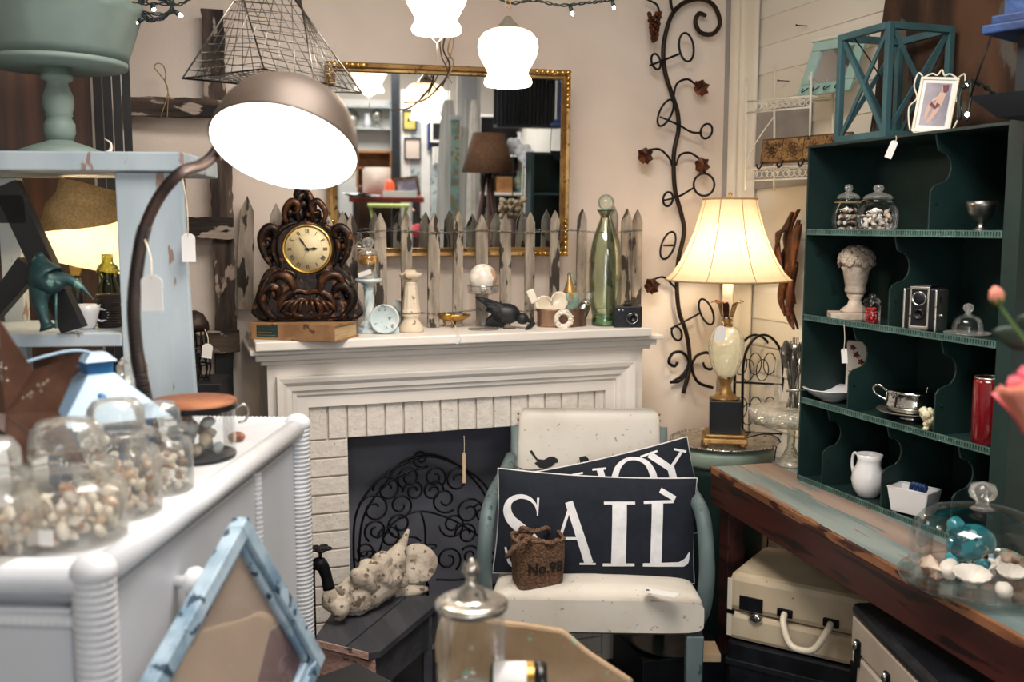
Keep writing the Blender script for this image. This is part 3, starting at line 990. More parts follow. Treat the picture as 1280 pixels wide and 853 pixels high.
def feather(b, p0, p1, wd, rz_=0, cv=.004):
    p0, p1 = Vector(p0), Vector(p1)
    d = p1 - p0
    s_ = d.cross(Vector((0, 1, 0))).normalized()
    def fn(u_, v_):
        ww = wd * math.sin(PI * min(1, .08 + .92 * u_)) ** .6
        q = p0 + d * u_ + s_ * (v_ - .5) * 2 * ww
        q.y -= cv * (1 - (2 * v_ - 1) ** 2) + .002 * u_
        return q
    b.grid(fn, 8, 4)


for k in range(5):
    b = B(); feather(b, (.04 - .006 * k, -.012 - .001 * k, .045 - .004 * k), (-.085 + .018 * k, -.02 - .002 * k, .094 - .012 * k), .012)
    b.build('wing_feather', 'feather', t, solid=.0012)
for k in range(5):
    b = B(); feather(b, (.01 - .008 * k, .0, .04), (-.026 - .0125 * k + .02, .01, .002 + .001 * k), .012)
    b.build('tail_feather', 'feather', t, solid=.0012)
B().tube(cm([(.07, -.012, .03), (.085, -.012, .022), (.092, -.012, .012)], 4), 0, 8, rs=[.008, .0075, .007, .006, .005, .004, .003, .002, .001]).build('beak', 'feather', t)
for s_ in (-.008, .012):
    B().tube([(s_ + .01, -.005, .02), (s_ + .012, -.008, .001), (s_ + .03, -.014, .001)], .0016, 5).build('foot', 'iron', t)
price = None
b = B(); feather(b, (.035, -.03, .02), (-.005, -.045, .002), .008); o = b.build('loose_feather', 'feather', None, solid=.001); o.location = spot(652, 411); tag(o, 'small loose black feather lying on the mantel edge before the bird', 'feather')
# oval tin
p = spot(702, 408)
t = thing('oval_tin', 'oval dark copper banded tin planter holding shells and bottles on the mantel', 'planter', p, -10)
B().lathe([(.082, 0), (.084, .004), (.083, .012), (.0835, .05), (.086, .052), (.0865, .06), (.084, .061), (.081, .058), (.081, .006), (0, .005)], 40, S(1, .5, 1), mod=lambda a, z, r: 1 + (.006 * abs(math.sin(28 * a)) if .012 < z < .05 else 0)).build('body', 'copper_band', t)
b = B().torus((-.005, -.052, .028), .024, .009, 40, 8)
rnd = random.Random(5)
for k in range(46):
    a = rnd.uniform(0, 2 * PI); q = rnd.uniform(.019, .031)
    b.ball((-.005 + q * math.cos(a), -.058 + rnd.uniform(-.004, .004), .028 + q * math.sin(a)), rnd.uniform(.003, .0055), 6, 4)
b.build('coral_wreath', 'coral', t)
# heart shell dish
t = thing('heart_dish', 'pearly heart shaped shell dish standing in the oval tin', 'dish', p + Vector((-.022, .002, .03)), -15)
t.scale = (1.3, 1, 1.35)
hp = []
for i in range(40):
    a = 2 * PI * i / 40
    hp.append((.0027 * 16 * math.sin(a) ** 3, .0027 * (13 * math.cos(a) - 5 * math.cos(2 * a) - 2 * math.cos(3 * a) - math.cos(4 * a)) + .028))
def hfn(u_, v_):
    i = int(round(u_ * 40)) % 40
    x, z = hp[i]
    k = v_
    return (x * k, -.004 - .012 * (1 - k * k) * -1 - .004, .03 + (z - .03) * k)
B().grid(hfn, 40, 8, RX(-12) @ RY(-14)).build('bowl', 'pearl_shell', t, solid=.003)
B().box(-.043, -.023, -.004, .002, .055, .09, RY(-24)).build('handle', 'pearl_shell', t, bev=.003)
# wrapped bottle
t = thing('wrapped_bottle', 'slim gold bottle wrapped in turquoise ribbon leaning in the oval tin', 'bottle', p + Vector((.042, .012, .006)), 0)
Mb = RY(-4)
B().lathe([(.012, 0), (.02, .02), (.027, .07), (.026, .1), (.016, .125), (.007, .15), (.005, .17), (.0, .171)], 20, Mb).build('body', 'gold', t)
B().lathe([(.0215, .02), (.028, .05), (.0295, .08), (.028, .105), (.024, .106)], 24, Mb, mod=lambda a, z, r: 1 + .06 * math.sin(6 * a + z * 90)).build('ribbon_wrap', 'verdigris', t)
B().tube(cm([(.012, 0, .13), (.008, -.01, .145), (-.004, -.006, .156), (-.002, 0, .168), (-.014, -.002, .176)], 4), .003, 6).build('ribbon_tie', 'verdigris', t)
t = thing('silver_shaker', 'small dark silver capped glass jar leaning in the right of the tin', 'jar', p + Vector((.062, -.012, .03)), 0)
Mb = RY(24)
B().lathe([(.018, 0), (.021, .01), (.02, .035), (.016, .045), (.016, .05)], 20, Mb).build('body', 'silver_dull', t)
B().lathe([(.0175, .045), (.018, .055), (.013, .058), (.012, .062)], 20, Mb).build('collar', 'silver', t)
B().ball((0, 0, .076), (.0165, .0165, .0165), 16, 10, Mb).build('stopper', 'glass_cut', t)
# tall green bottle
p = spot(756, 407)
t = thing('tall_glass_bottle', 'tall pale green rippled glass bottle with a round ball stopper on the mantel', 'bottle', p)
k = .00252
B().lathe([(.040, 0), (.046, .004), (.046, .02), (.043, .028), (.05, .06), (.054, .1), (.056, .15), (.054, .22), (.047, .28), (.034, .32), (.022, .35), (.018, .365), (.03, .384), (.028, .386), (.015, .366), (.019, .348), (.031, .318), (.044, .278),
           (.051, .22), (.053, .15), (.051, .1), (.046, .055), (.04, .034), (0, .034)], 40, mod=lambda a, z, r: 1 + (.018 * math.sin(3 * a + z * 30) + .012 * math.sin(5 * a - z * 55) if .05 < z < .33 else 0)).build('glass_body', 'glass_green', t)
B().lathe([(0, .003), (.043, .003), (.044, .02), (.041, .027), (0, .028)], 32).build('thick_base', 'glass_deep_green', t)
B().lathe([(0, .36), (.0135, .36), (.0165, .378), (0, .378)], 16).build('cork', 'hook_tile', t)
B().ball((0, 0, .411), .0275, 24, 16).build('ball_stopper', 'glass_green', t)
B().torus((0, 0, .385), .0285, .002, 30, 6, ax='Z').build('lip', 'glass_deep_green', t)
# folding camera
p = spot(784, 409)
t = thing('box_camera', 'small black vintage camera with a round lens at the right end of the mantel', 'camera', p, -17)
B().box(-.046, .046, -.02, .03, 0, .07).build('body', 'leather_black', t, bev=.003)
B().lathe([(.02, 0), (.021, .006), (.015, .008), (.014, .014), (.009, .015), (.006, .011), (0, .011)], 24, T(.012, -.02, .032) @ RX(90)).build('lens_barrel', 'black_plastic', t)
B().torus((.012, -.03, .032), .0175, .0014, 28, 5).build('lens_ring', 'chrome', t)
B().box(-.012, .012, -.008, .012, .07, .08).build('viewfinder', 'black_plastic', t, bev=.002)
B().torus((0, .002, .083), .007, .002, 14, 5).build('winder', 'black_plastic', t)
for x in (-.03, -.018): B().lathe([(.003, 0), (.003, .002), (0, .002)], 10, T(x, -.02, .058) @ RX(90)).build('screw', 'chrome', t)

# ================================================================ WIRE BASKET
H0 = at(345, 2, D=2.35)
wb = thing('wire_basket', 'hanging pyramid shaped wire basket with fine square mesh above the gooseneck lamp', 'basket', at(335, 104, D=2.35), 0)
O = wb.location
hh = H0.z - O.z + .02
tc_ = [Vector(q) for q in [(-.05, -.05, hh), (.07, -.05, hh), (.07, .05, hh), (-.05, .05, hh)]]
def rel(v): return Vector(v) - O
bc = [rel(at(228, 98, D=2.28)), rel(at(395, 114, D=2.15)), rel(at(452, 116, D=2.45)), rel(at(330, 86, D=2.55))]
for c in bc: c.z += 0
for k in range(4):
    a0, a1, t0, t1 = bc[k], bc[(k + 1) % 4], tc_[k], tc_[(k + 1) % 4]
    b = B()
    for i in range(11):
        v = i / 11
        b.tube([a0.lerp(t0, v), a1.lerp(t1, v)], .0009, 4)
    for i in range(7):
        v = i / 7
        b.tube([a0.lerp(a1, v), t0.lerp(t1, v)], .0009, 4)
    b.build('mesh_side', 'silver_dull', wb)
    B().tube([a0, t0], .0022, 6).build('corner_wire', 'silver_dull', wb)
    B().tube([a0, a1], .0022, 6).build('base_wire', 'iron', wb)
b = B()
for i in range(16):
    v = i / 15
    b.tube([bc[0].lerp(bc[3], v), bc[1].lerp(bc[2], v)], .0009, 4)
    b.tube([bc[0].lerp(bc[1], v), bc[3].lerp(bc[2], v)], .0009, 4)
b.build('mesh_bottom', 'silver_dull', wb)
B().lathe([(.06, 0), (.07, .01), (.055, .03), (.03, .045), (0, .045)], 24, T(.005, 0, hh)).build('top_cap', 'iron', wb)
B().tube([(.005, 0, hh + .04), (.005, 0, 2.75 - O.z)], .003, 6).build('hanging_rod', 'iron', wb)

# ================================================================ PENDANTS
def pendant(x, ytop, ybot, D, label, wpx=75, pull=False):
    s = D / F
    top = at(x, ytop, D=D)
    t = thing('pendant_lamp', label, 'lamp', top, 0, None)
    q = [(.28, 0), (.40, -.06), (.48, -.17), (.50, -.30), (.47, -.44), (.39, -.58), (.34, -.68), (.335, -.74), (.385, -.81), (.40, -.87), (.37, -.92)]
    w_ = wpx * s
    B().lathe([(r * w_, z * w_) for r, z in q], 40, mod=lambda a, z, r: 1 + .02 * abs(math.sin(10 * a)), cap=False).build('glass_shade', 'pendant_glass', t)
    B().lathe([(.30 * w_, .0), (.29 * w_, .06 * w_), (.24 * w_, .1 * w_), (.17 * w_, .2 * w_), (.09 * w_, .28 * w_), (.05 * w_, .34 * w_), (.0, .35 * w_)], 36, T(0, 0, -.02), mod=lambda a, z, r: 1 + (.06 * abs(math.sin(12 * a)) if z < .08 * w_ else 0)).build('brass_cap', 'silver', t)
    B().ball((0, 0, -.42 * w_), .26 * w_, 14, 10).build('bulb', 'glow_bulb', t)
    b = B()
    n = int((2.74 - top.z) / .022)
    for k in range(n):
        b.torus((0, 0, .34 * w_ + .011 + k * .022), .007, .0018, 10, 4, RZ(90 * (k % 2)), ry=.013)
    b.build('chain', 'gold', t, kind='stuff')
    l = lamp('POINT', 'pendant_light', top + Vector((0, 0, -.80 * w_)), 4.5, (1, .88, .72), .03)
    if pull:
        b = B().tube([(-.012, 0, -.86 * w_), (-.012, 0, -1.0 * w_), (0, 0, -1.08 * w_), (0, 0, -1.3 * w_)], .0012, 4)
        b.tube([(.012, 0, -.86 * w_), (.012, 0, -1.0 * w_), (0, 0, -1.08 * w_)], .0012, 4)
        b.build('pull_cord', 'string', t)
    return t


pendant(635, 37, 105, 2.62, 'glowing ribbed glass pendant lamp with silver cap hanging before the mirror')
pendant(545, -32, 40, 2.45, 'glowing glass pendant lamp cut by the top edge with a pull cord below', 78, True)
b = B()
# twisted twigs hanging from the pendant beside the mirror top
tw = thing('twisted_vine', 'brown twisted vine strands dangling over the top of the mirror frame', 'vine', at(560, 40, Y=3.1))
rnd = random.Random(4)
for k, pts in enumerate([[(562, -5), (560, 30), (554, 60), (562, 80), (557, 98), (545, 112)], [(574, 0), (569, 30), (560, 62), (567, 80), (552, 105), (530, 125), (505, 128)], [(549, 45), (552, 70), (560, 90), (553, 108)], [(566, 20), (566, 60), (556, 85), (565, 104)]]):
    v = [Vector(at(x, y, Y=3.1 + .006 * (k - 1))) - tw.location for x, y in pts]
    B().tube(cm(v, 6), .003 - .0004 * k, 5).build('strand', 'twine' if k % 2 else 'hook_board', tw)

# string lights across the top and the tangle upper left
sl = thing('string_lights', 'dark green string light wire with small bulbs running across the top', 'string lights', at(690, 5, D=2.7))
O = sl.location
def fairy(t_, pts, bulbs, D=2.7, r=.0022):
    O = t_.location
    v = [at(x, y, D=D) - O for x, y in pts]
    for s_ in (0, 1):
        w_ = [q + Vector((0, s_ * .006, .003 * math.sin(i * 1.3 + s_ * 3))) for i, q in enumerate(cm(v, 8))]
        B().tube(w_, r, 5).build('cable', 'green_wire', t_)
    for (x, y, dx_, dy_) in bulbs:
        a = at(x, y, D=D - .01) - O; e = at(x + dx_, y + dy_, D=D - .01) - O
        B().tube([a, e], .006, 8, rs=[.0045, .0065]).build('bulb_socket', 'green_wire', t_)
        f_ = e + (e - a) * .55
        B().tube([e, e.lerp(f_, .6), f_], 0, 8, rs=[.0042, .0042, .0008]).build('small_bulb', 'bulb', t_)
fairy(sl, [(600, -30), (632, 2), (668, 0), (700, 6), (735, 3), (760, 0), (800, -10)], [(765, 0, 2, 8), (712, 6, 3, 9)])
s2 = thing('light_tangle', 'tangled coil of green string light wire with lit bulbs, top left', 'string lights', at(190, 8, D=2.3))
rnd = random.Random(9)
pts = [(150, -20), (160, 2), (182, 4)]
for k in range(14):
    a = k * 1.9
    pts.append((195 + 22 * math.cos(a) + rnd.uniform(-3, 3), 8 + 16 * math.sin(a) + rnd.uniform(-4, 4)))
pts += [(215, 6), (232, 2), (255, -20)]
fairy(s2, pts, [(216, 13, 8, 5), (180, 23, -8, 4), (190, 6, 2, 5)], 2.3, .0018)
# ================================================================ CHAIR
CZ = .50
c0 = at(745, 800, Z=.375)
rzc = -21
cf = Vector((c0.x, c0.y, 0))
CH = TV(cf) @ RZ(rzc) @ T(0, .27, 0)
ch_o = CH.translation.copy()
ch = thing('upholstered_chair', 'teal painted wooden armchair with cream vinyl seat and back in front of the fireplace', 'chair', ch_o, rzc)
b = B()
sw0, sw1 = .292, .255      # half widths front/back
b.add([(-sw0, -.27, .38), (sw0, -.27, .38), (sw1, .22, .38), (-sw1, .22, .38), (-sw0 + .005, -.262, .472), (sw0 - .005, -.262, .472), (sw1, .22, .50), (-sw1, .22, .50)],
      [(0, 3, 2, 1), (4, 5, 6, 7), (0, 1, 5, 4), (1, 2, 6, 5), (2, 3, 7, 6), (3, 0, 4, 7)])
b = B()


def seatf(u_, v_):
    # closed superellipse section swept front to back
    y = -.27 + .49 * u_
    hw = sw0 + (sw1 - sw0) * u_
    a = 2 * PI * v_
    e = .28
    cx_, sz_ = math.cos(a), math.sin(a)
    x = hw * (abs(cx_) ** e) * (1 if cx_ > 0 else -1)
    z = .062 * (abs(sz_) ** e) * (1 if sz_ > 0 else -1)
    fr = min(1, max(0, (1 - abs(2 * u_ - 1)) / .16)) ** .5
    if z > 0: z *= 1 + .25 * (1 - (x / hw) ** 2) * fr
    return (x, y, .44 + z * (.72 + .28 * fr))


b.grid(seatf, 24, 48)
n0 = 49
b.f.append([i for i in range(n0)][::-1]); b.s.append(False)
b.f.append([24 * n0 + i for i in range(n0)]); b.s.append(False)
b.build('seat', 'cream_vinyl', ch)
BT = T(0, .235, .455) @ RX(-9)


def backf(u_, v_):
    z = .46 * u_ - .0
    a = 2 * PI * v_
    e = .3
    fr = min(1, max(0, (1 - u_) / .07)) ** .5
    hw = (.225 + .006 * math.sin(PI * u_)) * (.93 + .07 * fr)
    cx_, sy_ = math.cos(a), math.sin(a)
    x = hw * abs(cx_) ** e * (1 if cx_ > 0 else -1)
    y = .03 * abs(sy_) ** e * (1 if sy_ > 0 else -1) * (.6 + .4 * fr)
    return (x, y, z)


b = B().grid(backf, 24, 48, BT)
b.f.append([24 * n0 + i for i in range(n0)]); b.s.append(False)
b.build('backrest', 'cream_vinyl', ch)
b = B()
for s_ in (-1, 1):
    for i in range(22): b.ball(BT @ Vector((s_ * .229, .012, .02 + .02 * i)), .0042, 6, 4)
b.build('nail_trim', 'gold', ch, kind='stuff')
for s_ in (-1, 1):
    P = cm([(s_ * .27, -.15, .36), (s_ * .302, -.165, .42), (s_ * .312, -.175, .52), (s_ * .308, -.17, .62), (s_ * .302, -.13, .69), (s_ * .29, -.02, .715), (s_ * .27, .12, .73), (s_ * .25, .24, .76)], 5)
    k = len(P)
    B().tube(P, 0, 10, rs=[.024 - .004 * i / k if i > 2 else .014 + .003 * i for i in range(k)]).build('arm', 'teal_paint', ch)
    B().add([(s_ * .27 - .019, -.262, 0), (s_ * .27 + .019, -.262, 0), (s_ * .27 + .019, -.225, 0), (s_ * .27 - .019, -.225, 0), (s_ * .27 - .024, -.266, .385), (s_ * .27 + .024, -.266, .385), (s_ * .27 + .024, -.218, .385), (s_ * .27 - .024, -.218, .385)],
            [(0, 3, 2, 1), (4, 5, 6, 7), (0, 1, 5, 4), (1, 2, 6, 5), (2, 3, 7, 6), (3, 0, 4, 7)]).build('leg', 'teal_paint', ch, bev=.004)
    B().tube([(s_ * .235, .30, 0), (s_ * .235, .235, .38), (s_ * .235, .24, .55), (s_ * .235, .30, .85)], .018, 8).build('leg', 'teal_paint', ch)


def onplane(Mx, x, y):
    """pixel -> local x,z on the plane y=0 of frame Mx"""
    n = (Mx.to_3x3() @ Vector((0, 1, 0))).normalized()
    r = ray(x, y)
    t_ = (Mx.translation - CP).dot(n) / r.dot(n)
    v = Mx.inverted() @ (CP + r * t_)
    return v.x, v.z


# printed birds on the backrest
BPM = CH @ BT @ T(0, -.0315, 0)


def printpoly(pts, y=0): return [onplane(BPM, x, y_) for x, y_ in pts]


bird = [(662, 564), (665, 563), (672, 574), (680, 575), (687, 571), (692, 571), (697, 574), (698, 578), (694, 579), (690, 583), (682, 586), (675, 585), (668, 579), (672, 577), (667, 571)]
b = B()
b.prism([p for p in printpoly(bird)], -.0006, .0004, BT @ T(0, -.0315, 0))
b.build('bird_print', 'ink', ch)
b = B()
b.prism([p for p in printpoly([(724, 572), (732, 570), (736, 574), (734, 590), (727, 592)])], -.0006, .0004, BT @ T(0, -.0315, 0))
b.build('bird_print', 'ink', ch)
b = B(); q = printpoly([(645, 584), (660, 588), (680, 587), (700, 592), (730, 592)])
b.tube([BT @ Vector((x, -.0315, z)) for x, z in q], .0014, 5)
b.build('branch_print', 'ink', ch)


# ---------------------------------------------------------------- cushions
def cushion(name, label, c, D, ang, w_, h_, th, tilt, glyphs, rz=-20):
    M0_ = TV(at(c[0], c[1], D=D)) @ RZ(rz) @ RX(-tilt) @ RY(ang)
    t = thing(name, label, 'cushion')
    t.matrix_world = M0_
    hw, hh = w_ / 2, h_ / 2

    def prof(x, z):
        a, b_ = min(1, abs(x) / hw), min(1, abs(z) / hh)
        return th / 2 * (max(0, 1 - a ** 3.2) ** .55) * (max(0, 1 - b_ ** 2.6) ** .55) + .003

    def pt(u_, v_, s_):
        x, z = (2 * u_ - 1), (2 * v_ - 1)
        pinx, pinz = 1 - .045 * (1 - x * x) * abs(z) ** 3, 1 - .07 * (1 - x * x) * abs(z) ** 3
        X, Z = x * hw * (1 - .03 * (1 - z * z)), z * hh * pinz
        wr_ = .006 * noise.noise(Vector((X * 14, Z * 14, s_ + D)))
        return (X, s_ * (prof(X, Z) + wr_ * min(1, prof(X, Z) / (th / 3))), Z)
    b = B().grid(lambda u_, v_: pt(u_, v_, -1), 40, 24).grid(lambda u_, v_: pt(u_, v_, 1), 40, 24)
    b.build('cover', 'navy', t)
    e = [pt(i / 20, 0, 0) for i in range(20)] + [pt(1, i / 12, 0) for i in range(12)] + [pt(1 - i / 20, 1, 0) for i in range(20)] + [pt(0, 1 - i / 12, 0) for i in range(12)]
    B().tube(e, .0036, 6, closed=True).build('piping', 'white_cloth', t)
    for gl in glyphs:
        b = B()
        for st_ in gl:
            pts, ws = st_
            q = cm([(*onplane(M0_, x, y), 0) for x, y in pts], 6) if len(pts) > 2 else [Vector((*onplane(M0_, x, y), 0)) for x, y in (pts[0], pts[1])]
            if len(pts) == 2: q = [q[0].lerp(q[1], i / 10) for i in range(11)]
            sc = D / F
            vs = []
            k = len(q)
            for i in range(k):
                d = (q[min(i + 1, k - 1)] - q[max(i - 1, 0)]).normalized()
                n_ = Vector((-d.y, d.x, 0))
                f_ = i / (k - 1) * (len(ws) - 1)
                a_ = int(min(f_, len(ws) - 2)); fr = f_ - a_
                wd = (ws[a_] * (1 - fr) + ws[a_ + 1] * fr) * sc
                for j in range(5):
                    v = q[i] + n_ * wd * (j / 2 - 1)
                    wr_ = .006 * noise.noise(Vector((v.x * 14, v.y * 14, -1 + D)))
                    pr = prof(v.x, v.y)
                    vs.append((v.x, -(pr + wr_ * min(1, pr / (th / 3))) - .0022, v.y))
            b.add(vs, [(i * 5 + j, i * 5 + j + 1, (i + 1) * 5 + j + 1, (i + 1) * 5 + j) for i in range(k - 1) for j in range(4)], None, True)
        b.build('letter', 'white_cloth', t)
    return t


def cpx(pts, s_=4.571, ox=620, oy=530): return [(x / s_ + ox, y / s_ + oy) for x, y in pts]
def c2(pts): return cpx(pts, 2.416, 590, 500)


Hh = [(cpx([(368, 306), (492, 280)]), [1.2, 1.2]), (cpx([(430, 295), (445, 420)]), [4, 4]), (cpx([(545, 262), (622, 255)]), [1.3, 1.3]), (cpx([(588, 262), (625, 420)]), [4, 4.5])]
Oo = [(cpx([(690, 440), (672, 380), (668, 320), (690, 250), (735, 208), (790, 200), (848, 222), (882, 280), (893, 345), (890, 410), (850, 460), (780, 480), (715, 465), (690, 440)]), [3.5, 4.5, 4.2, 3.4, 2.2, 2, 3.2, 4.2, 4.4, 4.2, 3, 2, 2.4, 3.5])]
Yy = [(cpx([(818, 190), (915, 156)]), [1.3, 1.3]), (cpx([(868, 176), (988, 258)]), [4.4, 4]), (cpx([(985, 255), (1052, 162)]), [2, 1.8]), (cpx([(1010, 146), (1082, 160)]), [1.3, 1.6]), (cpx([(986, 248), (1010, 350)]), [4.6, 4.6])]
cushion('navy_cushion', 'navy cushion lettered HOY tilted behind the front cushion on the chair', (757, 630), 3.0, -12.5, .57, .285, .11, 14, [Hh, Oo, Yy])
Ss = [(cpx([(240, 420), (236, 520)]), [1.4, .8]), (cpx([(238, 500), (222, 455), (185, 422), (130, 414), (80, 440), (66, 490), (88, 545), (150, 600), (205, 650), (226, 710), (200, 790), (140, 820), (80, 790), (55, 700)]),
      [1.0, 1.6, 2.4, 2.8, 3.6, 5, 6, 6.8, 6.8, 6, 4, 2.4, 2, 1.2])]
Aa = [(c2([(296, 312), (238, 492)]), [1.8, 1.8]), (c2([(290, 306), (350, 490)]), [4.8, 5.4]), (c2([(262, 415), (325, 415)]), [1.8, 1.8]), (c2([(322, 491), (370, 491)]), [1.3, 1.3]), (c2([(222, 492), (258, 492)]), [1.3, 1.3])]
Ii = [(c2([(440, 308), (437, 494)]), [8.8, 8.8]), (c2([(394, 310), (486, 310)]), [1.8, 1.8]), (c2([(391, 494), (485, 494)]), [1.8, 1.8])]
Ll = [(c2([(553, 308), (548, 494)]), [7.0, 7.0]), (c2([(512, 308), (602, 306)]), [1.8, 1.8]), (c2([(510, 494), (636, 494)]), [2, 3]), (c2([(622, 494), (640, 486), (652, 458)]), [3.2, 4, .6])]
Ac = [(c2([(563, 272), (607, 298)]), [3.4, 3.4])]
cushion('navy_cushion', 'navy cushion with white piping lettered SAIL at the front of the chair', (744, 657), 2.87, 2.6, .575, .297, .12, 14, [Ss, Aa, Ii, Ll, Ac])


# ---------------------------------------------------------------- burlap bag on the seat
def text_geo(body, size, ext=.0006, off=0.0):
    cu_ = bpy.data.curves.new('t', 'FONT')
    cu_.body = body; cu_.size = size; cu_.extrude = ext; cu_.offset = off; cu_.align_x = 'CENTER'; cu_.align_y = 'CENTER'
    o = bpy.data.objects.new('t', cu_)
    me = bpy.data.meshes.new_from_object(o)
    vs = [(v.co.x, 0 - v.co.z, v.co.y) for v in me.vertices]
    fs = [tuple(p.vertices) for p in me.polygons]
    bpy.data.objects.remove(o); bpy.data.meshes.remove(me); bpy.data.curves.remove(cu_)
    return vs, fs


pb = at(678, 737, Z=.507)
bg = thing('burlap_bag', 'small square burlap bag with rope handles lettered No.98 on the chair seat', 'bag', pb, -6)
hw = .068
b = B()
def bagf(u_, v_):
    a = 2 * PI * v_
    e = .35
    cx_, sy_ = math.cos(a), math.sin(a)
    k = .93 + .07 * math.sin(PI * min(1, u_ * 1.2) * .5)
    k *= 1 + .02 * noise.noise(Vector((a * 2, u_ * 4, 1)))
    return (hw * k * abs(cx_) ** e * (1 if cx_ > 0 else -1), .055 + .05 * k * abs(sy_) ** e * (1 if sy_ > 0 else -1), .132 * u_)
b.grid(bagf, 12, 48)
b.f.append(list(range(49))[::-1]); b.s.append(False)
b.build('bag_body', 'burlap', bg, solid=.004)
e = [bagf(1, i / 40) for i in range(40)]
B().tube([(x, y, z + .003 * math.sin(i * 2.4)) for i, (x, y, z) in enumerate(e)], .0052, 6, closed=True).build('braided_rim', 'rope', bg)


def rope(b, pts, r, n=8):
    P = cm(pts, n)
    for ph in (0, 2.1, 4.2):
        q = []
        for i, p_ in enumerate(P):
            a = i * .9 + ph
            q.append(p_ + Vector((math.cos(a) * r * .5, math.sin(a) * r * .4, math.sin(a) * r * .5)))
        b.tube(q, r * .6, 5)


b = B(); rope(b, [(-.03, .008, .128), (-.05, -.02, .15), (-.085, -.02, .125), (-.1, 0, .10), (-.07, .03, .12), (-.05, .05, .14), (-.02, .02, .138), (.02, .0, .13), (.045, .008, .135)], .006); b.build('rope_handle', 'rope', bg)
b = B(); rope(b, [(-.045, .09, .13), (-.04, .07, .155), (-.01, .05, .15), (.03, .07, .15), (.045, .095, .13)], .006); b.build('rope_handle', 'rope', bg)
vs, fs_ = text_geo('No.98', .040, .0005, .0009)
B().add([(x * .98, y, z) for x, y, z in vs], fs_, T(.009, .0005, .058) @ RY(-3)).build('lettering', 'ink', bg)
pt = at(826, 741, Z=.520)
t = thing('price_tag', 'cream paper tag lying on the right of the chair seat', 'tag', pt, -19)
B().add([(-.045, .012, 0), (-.04, .024, 0), (-.028, .03, 0), (.05, -.008, .0), (.032, -.034, -.002), (-.04, .0, 0)], [(0, 5, 4, 3, 2, 1)]).build('card', 'paper', t, solid=.001)
B().torus((-.033, .014, .001), .0035, .0012, 12, 5, ax='Z').build('eyelet', 'iron', t)

# ================================================================ BENCH, GNOME, TAP
ZB = .40
A_, B_, C_, D_ = at(392, 799, Z=ZB), at(470, 818, Z=ZB), at(558, 745, Z=ZB), at(430, 744, Z=ZB)
bn = thing('low_bench', 'low dark slate painted wooden bench with pinkish raw end in front of the firebox', 'bench', Vector((A_.x, A_.y, 0)))
O = bn.location
mid0, mid1 = A_.lerp(B_, .52), D_.lerp(C_, .62)
def plank(poly, z0, z1, name, m):
    b = B()
    n = len(poly)
    b.add([(p.x - O.x, p.y - O.y, z0) for p in poly] + [(p.x - O.x, p.y - O.y, z1) for p in poly], [tuple(range(n))[::-1], tuple(range(n, 2 * n))] + [(i, (i + 1) % n, n + (i + 1) % n, n + i) for i in range(n)])
    return b.build(name, m, bn, bev=.003)
g_ = (B_ - A_).normalized() * .0025
e1 = B_.lerp(A_, .12); e2 = B_.lerp(C_, .05)
fl = (D_ - A_).normalized()
plank([A_, mid0 - g_, mid1 - g_, D_], ZB - .022, ZB, 'plank', 'bench_top')
plank([mid0 + g_, e1, e2, C_, mid1 + g_], ZB - .022, ZB, 'plank', 'bench_top')
ins = .012
def insv(p, q, r_): return p + (q - p).normalized() * ins + (r_ - p).normalized() * ins
I = [insv(A_, B_, D_), insv(B_, A_, C_), insv(C_, B_, D_), insv(D_, C_, A_)]
th = .018
fdir = (I[1] - I[0]).normalized(); sdir = (I[3] - I[0]).normalized()
plank([I[0], I[1], I[1] + sdir * th, I[0] + sdir * th], ZB - .125, ZB - .023, 'end_apron', 'bench_end')
plank([I[1] + sdir * th, I[2], I[2] - fdir * th, I[1] - fdir * th + sdir * th], ZB - .125, ZB - .023, 'side_apron', 'bench_top')
plank([A_ - sdir * .001, e1 - sdir * .001, e1 + sdir * .002, A_ + sdir * .002], ZB - .021, ZB - .001, 'worn_end', 'bench_end')
for p_ in (I[0] + sdir * .05 + fdir * .02, I[1] + sdir * .05 - fdir * .04, I[2] - sdir * .1 - fdir * .04, I[3] - sdir * .1 + fdir * .02):
    B().box(p_.x - O.x, p_.x - O.x + .025, p_.y - O.y, p_.y - O.y + .025, 0, ZB - .023).build('leg', 'bench_top', bn)

# stone gnome lying on its back
gp = at(455, 768, Z=ZB)
gn = thing('garden_gnome', 'weathered stone garden gnome lying on its back on the low bench', 'statue', gp)
O = gn.location
def gx(x, y, d=0):
    # points on a vertical plane through the gnome that runs along the bench
    p = at(x, y, D=2.75 + (x - 405) * .0022 + d)
    return p - O
b = B()
k = .00222
P = [gx(425, 758), gx(445, 752), gx(462, 742), gx(480, 735), gx(492, 722)]
b.tube(cm(P, 5), 0, 16, rs=[k * q for q in [17, 19, 22, 24, 25, 25, 25, 26, 27, 28, 27, 26, 25, 24, 23, 22, 21, 20, 19, 18, 16]])
hd = [gx(488, 718), gx(496, 703), gx(503, 688), gx(511, 669)]
b.tube(cm(hd, 5), 0, 14, rs=[k * q for q in [18, 18, 17.5, 17, 16, 14.5, 13, 11.5, 10, 8.5, 7, 6, 5, 4, 3, 2]])
b.ball(gx(478, 708, -.03), (.03, .028, .026), 12, 8, nz=.25, seed=1)
b.ball(gx(488, 730, -.035), (.036, .028, .028), 12, 8, nz=.3, seed=2)       # beard
b.tube(cm([gx(450, 722, -.03), gx(462, 718, -.05), gx(478, 730, -.06), gx(488, 740, -.05)], 5), 0, 10, rs=[k * q for q in [8, 10, 11, 12, 12, 12, 12, 12, 12, 11, 11, 10, 10, 9, 8, 7]])
b.tube(cm([gx(440, 735, -.04), gx(452, 730, -.055), gx(466, 745, -.06)], 5), 0, 10, rs=[k * q for q in [8, 10, 12, 13, 13, 13, 12, 11, 10, 9, 8]])
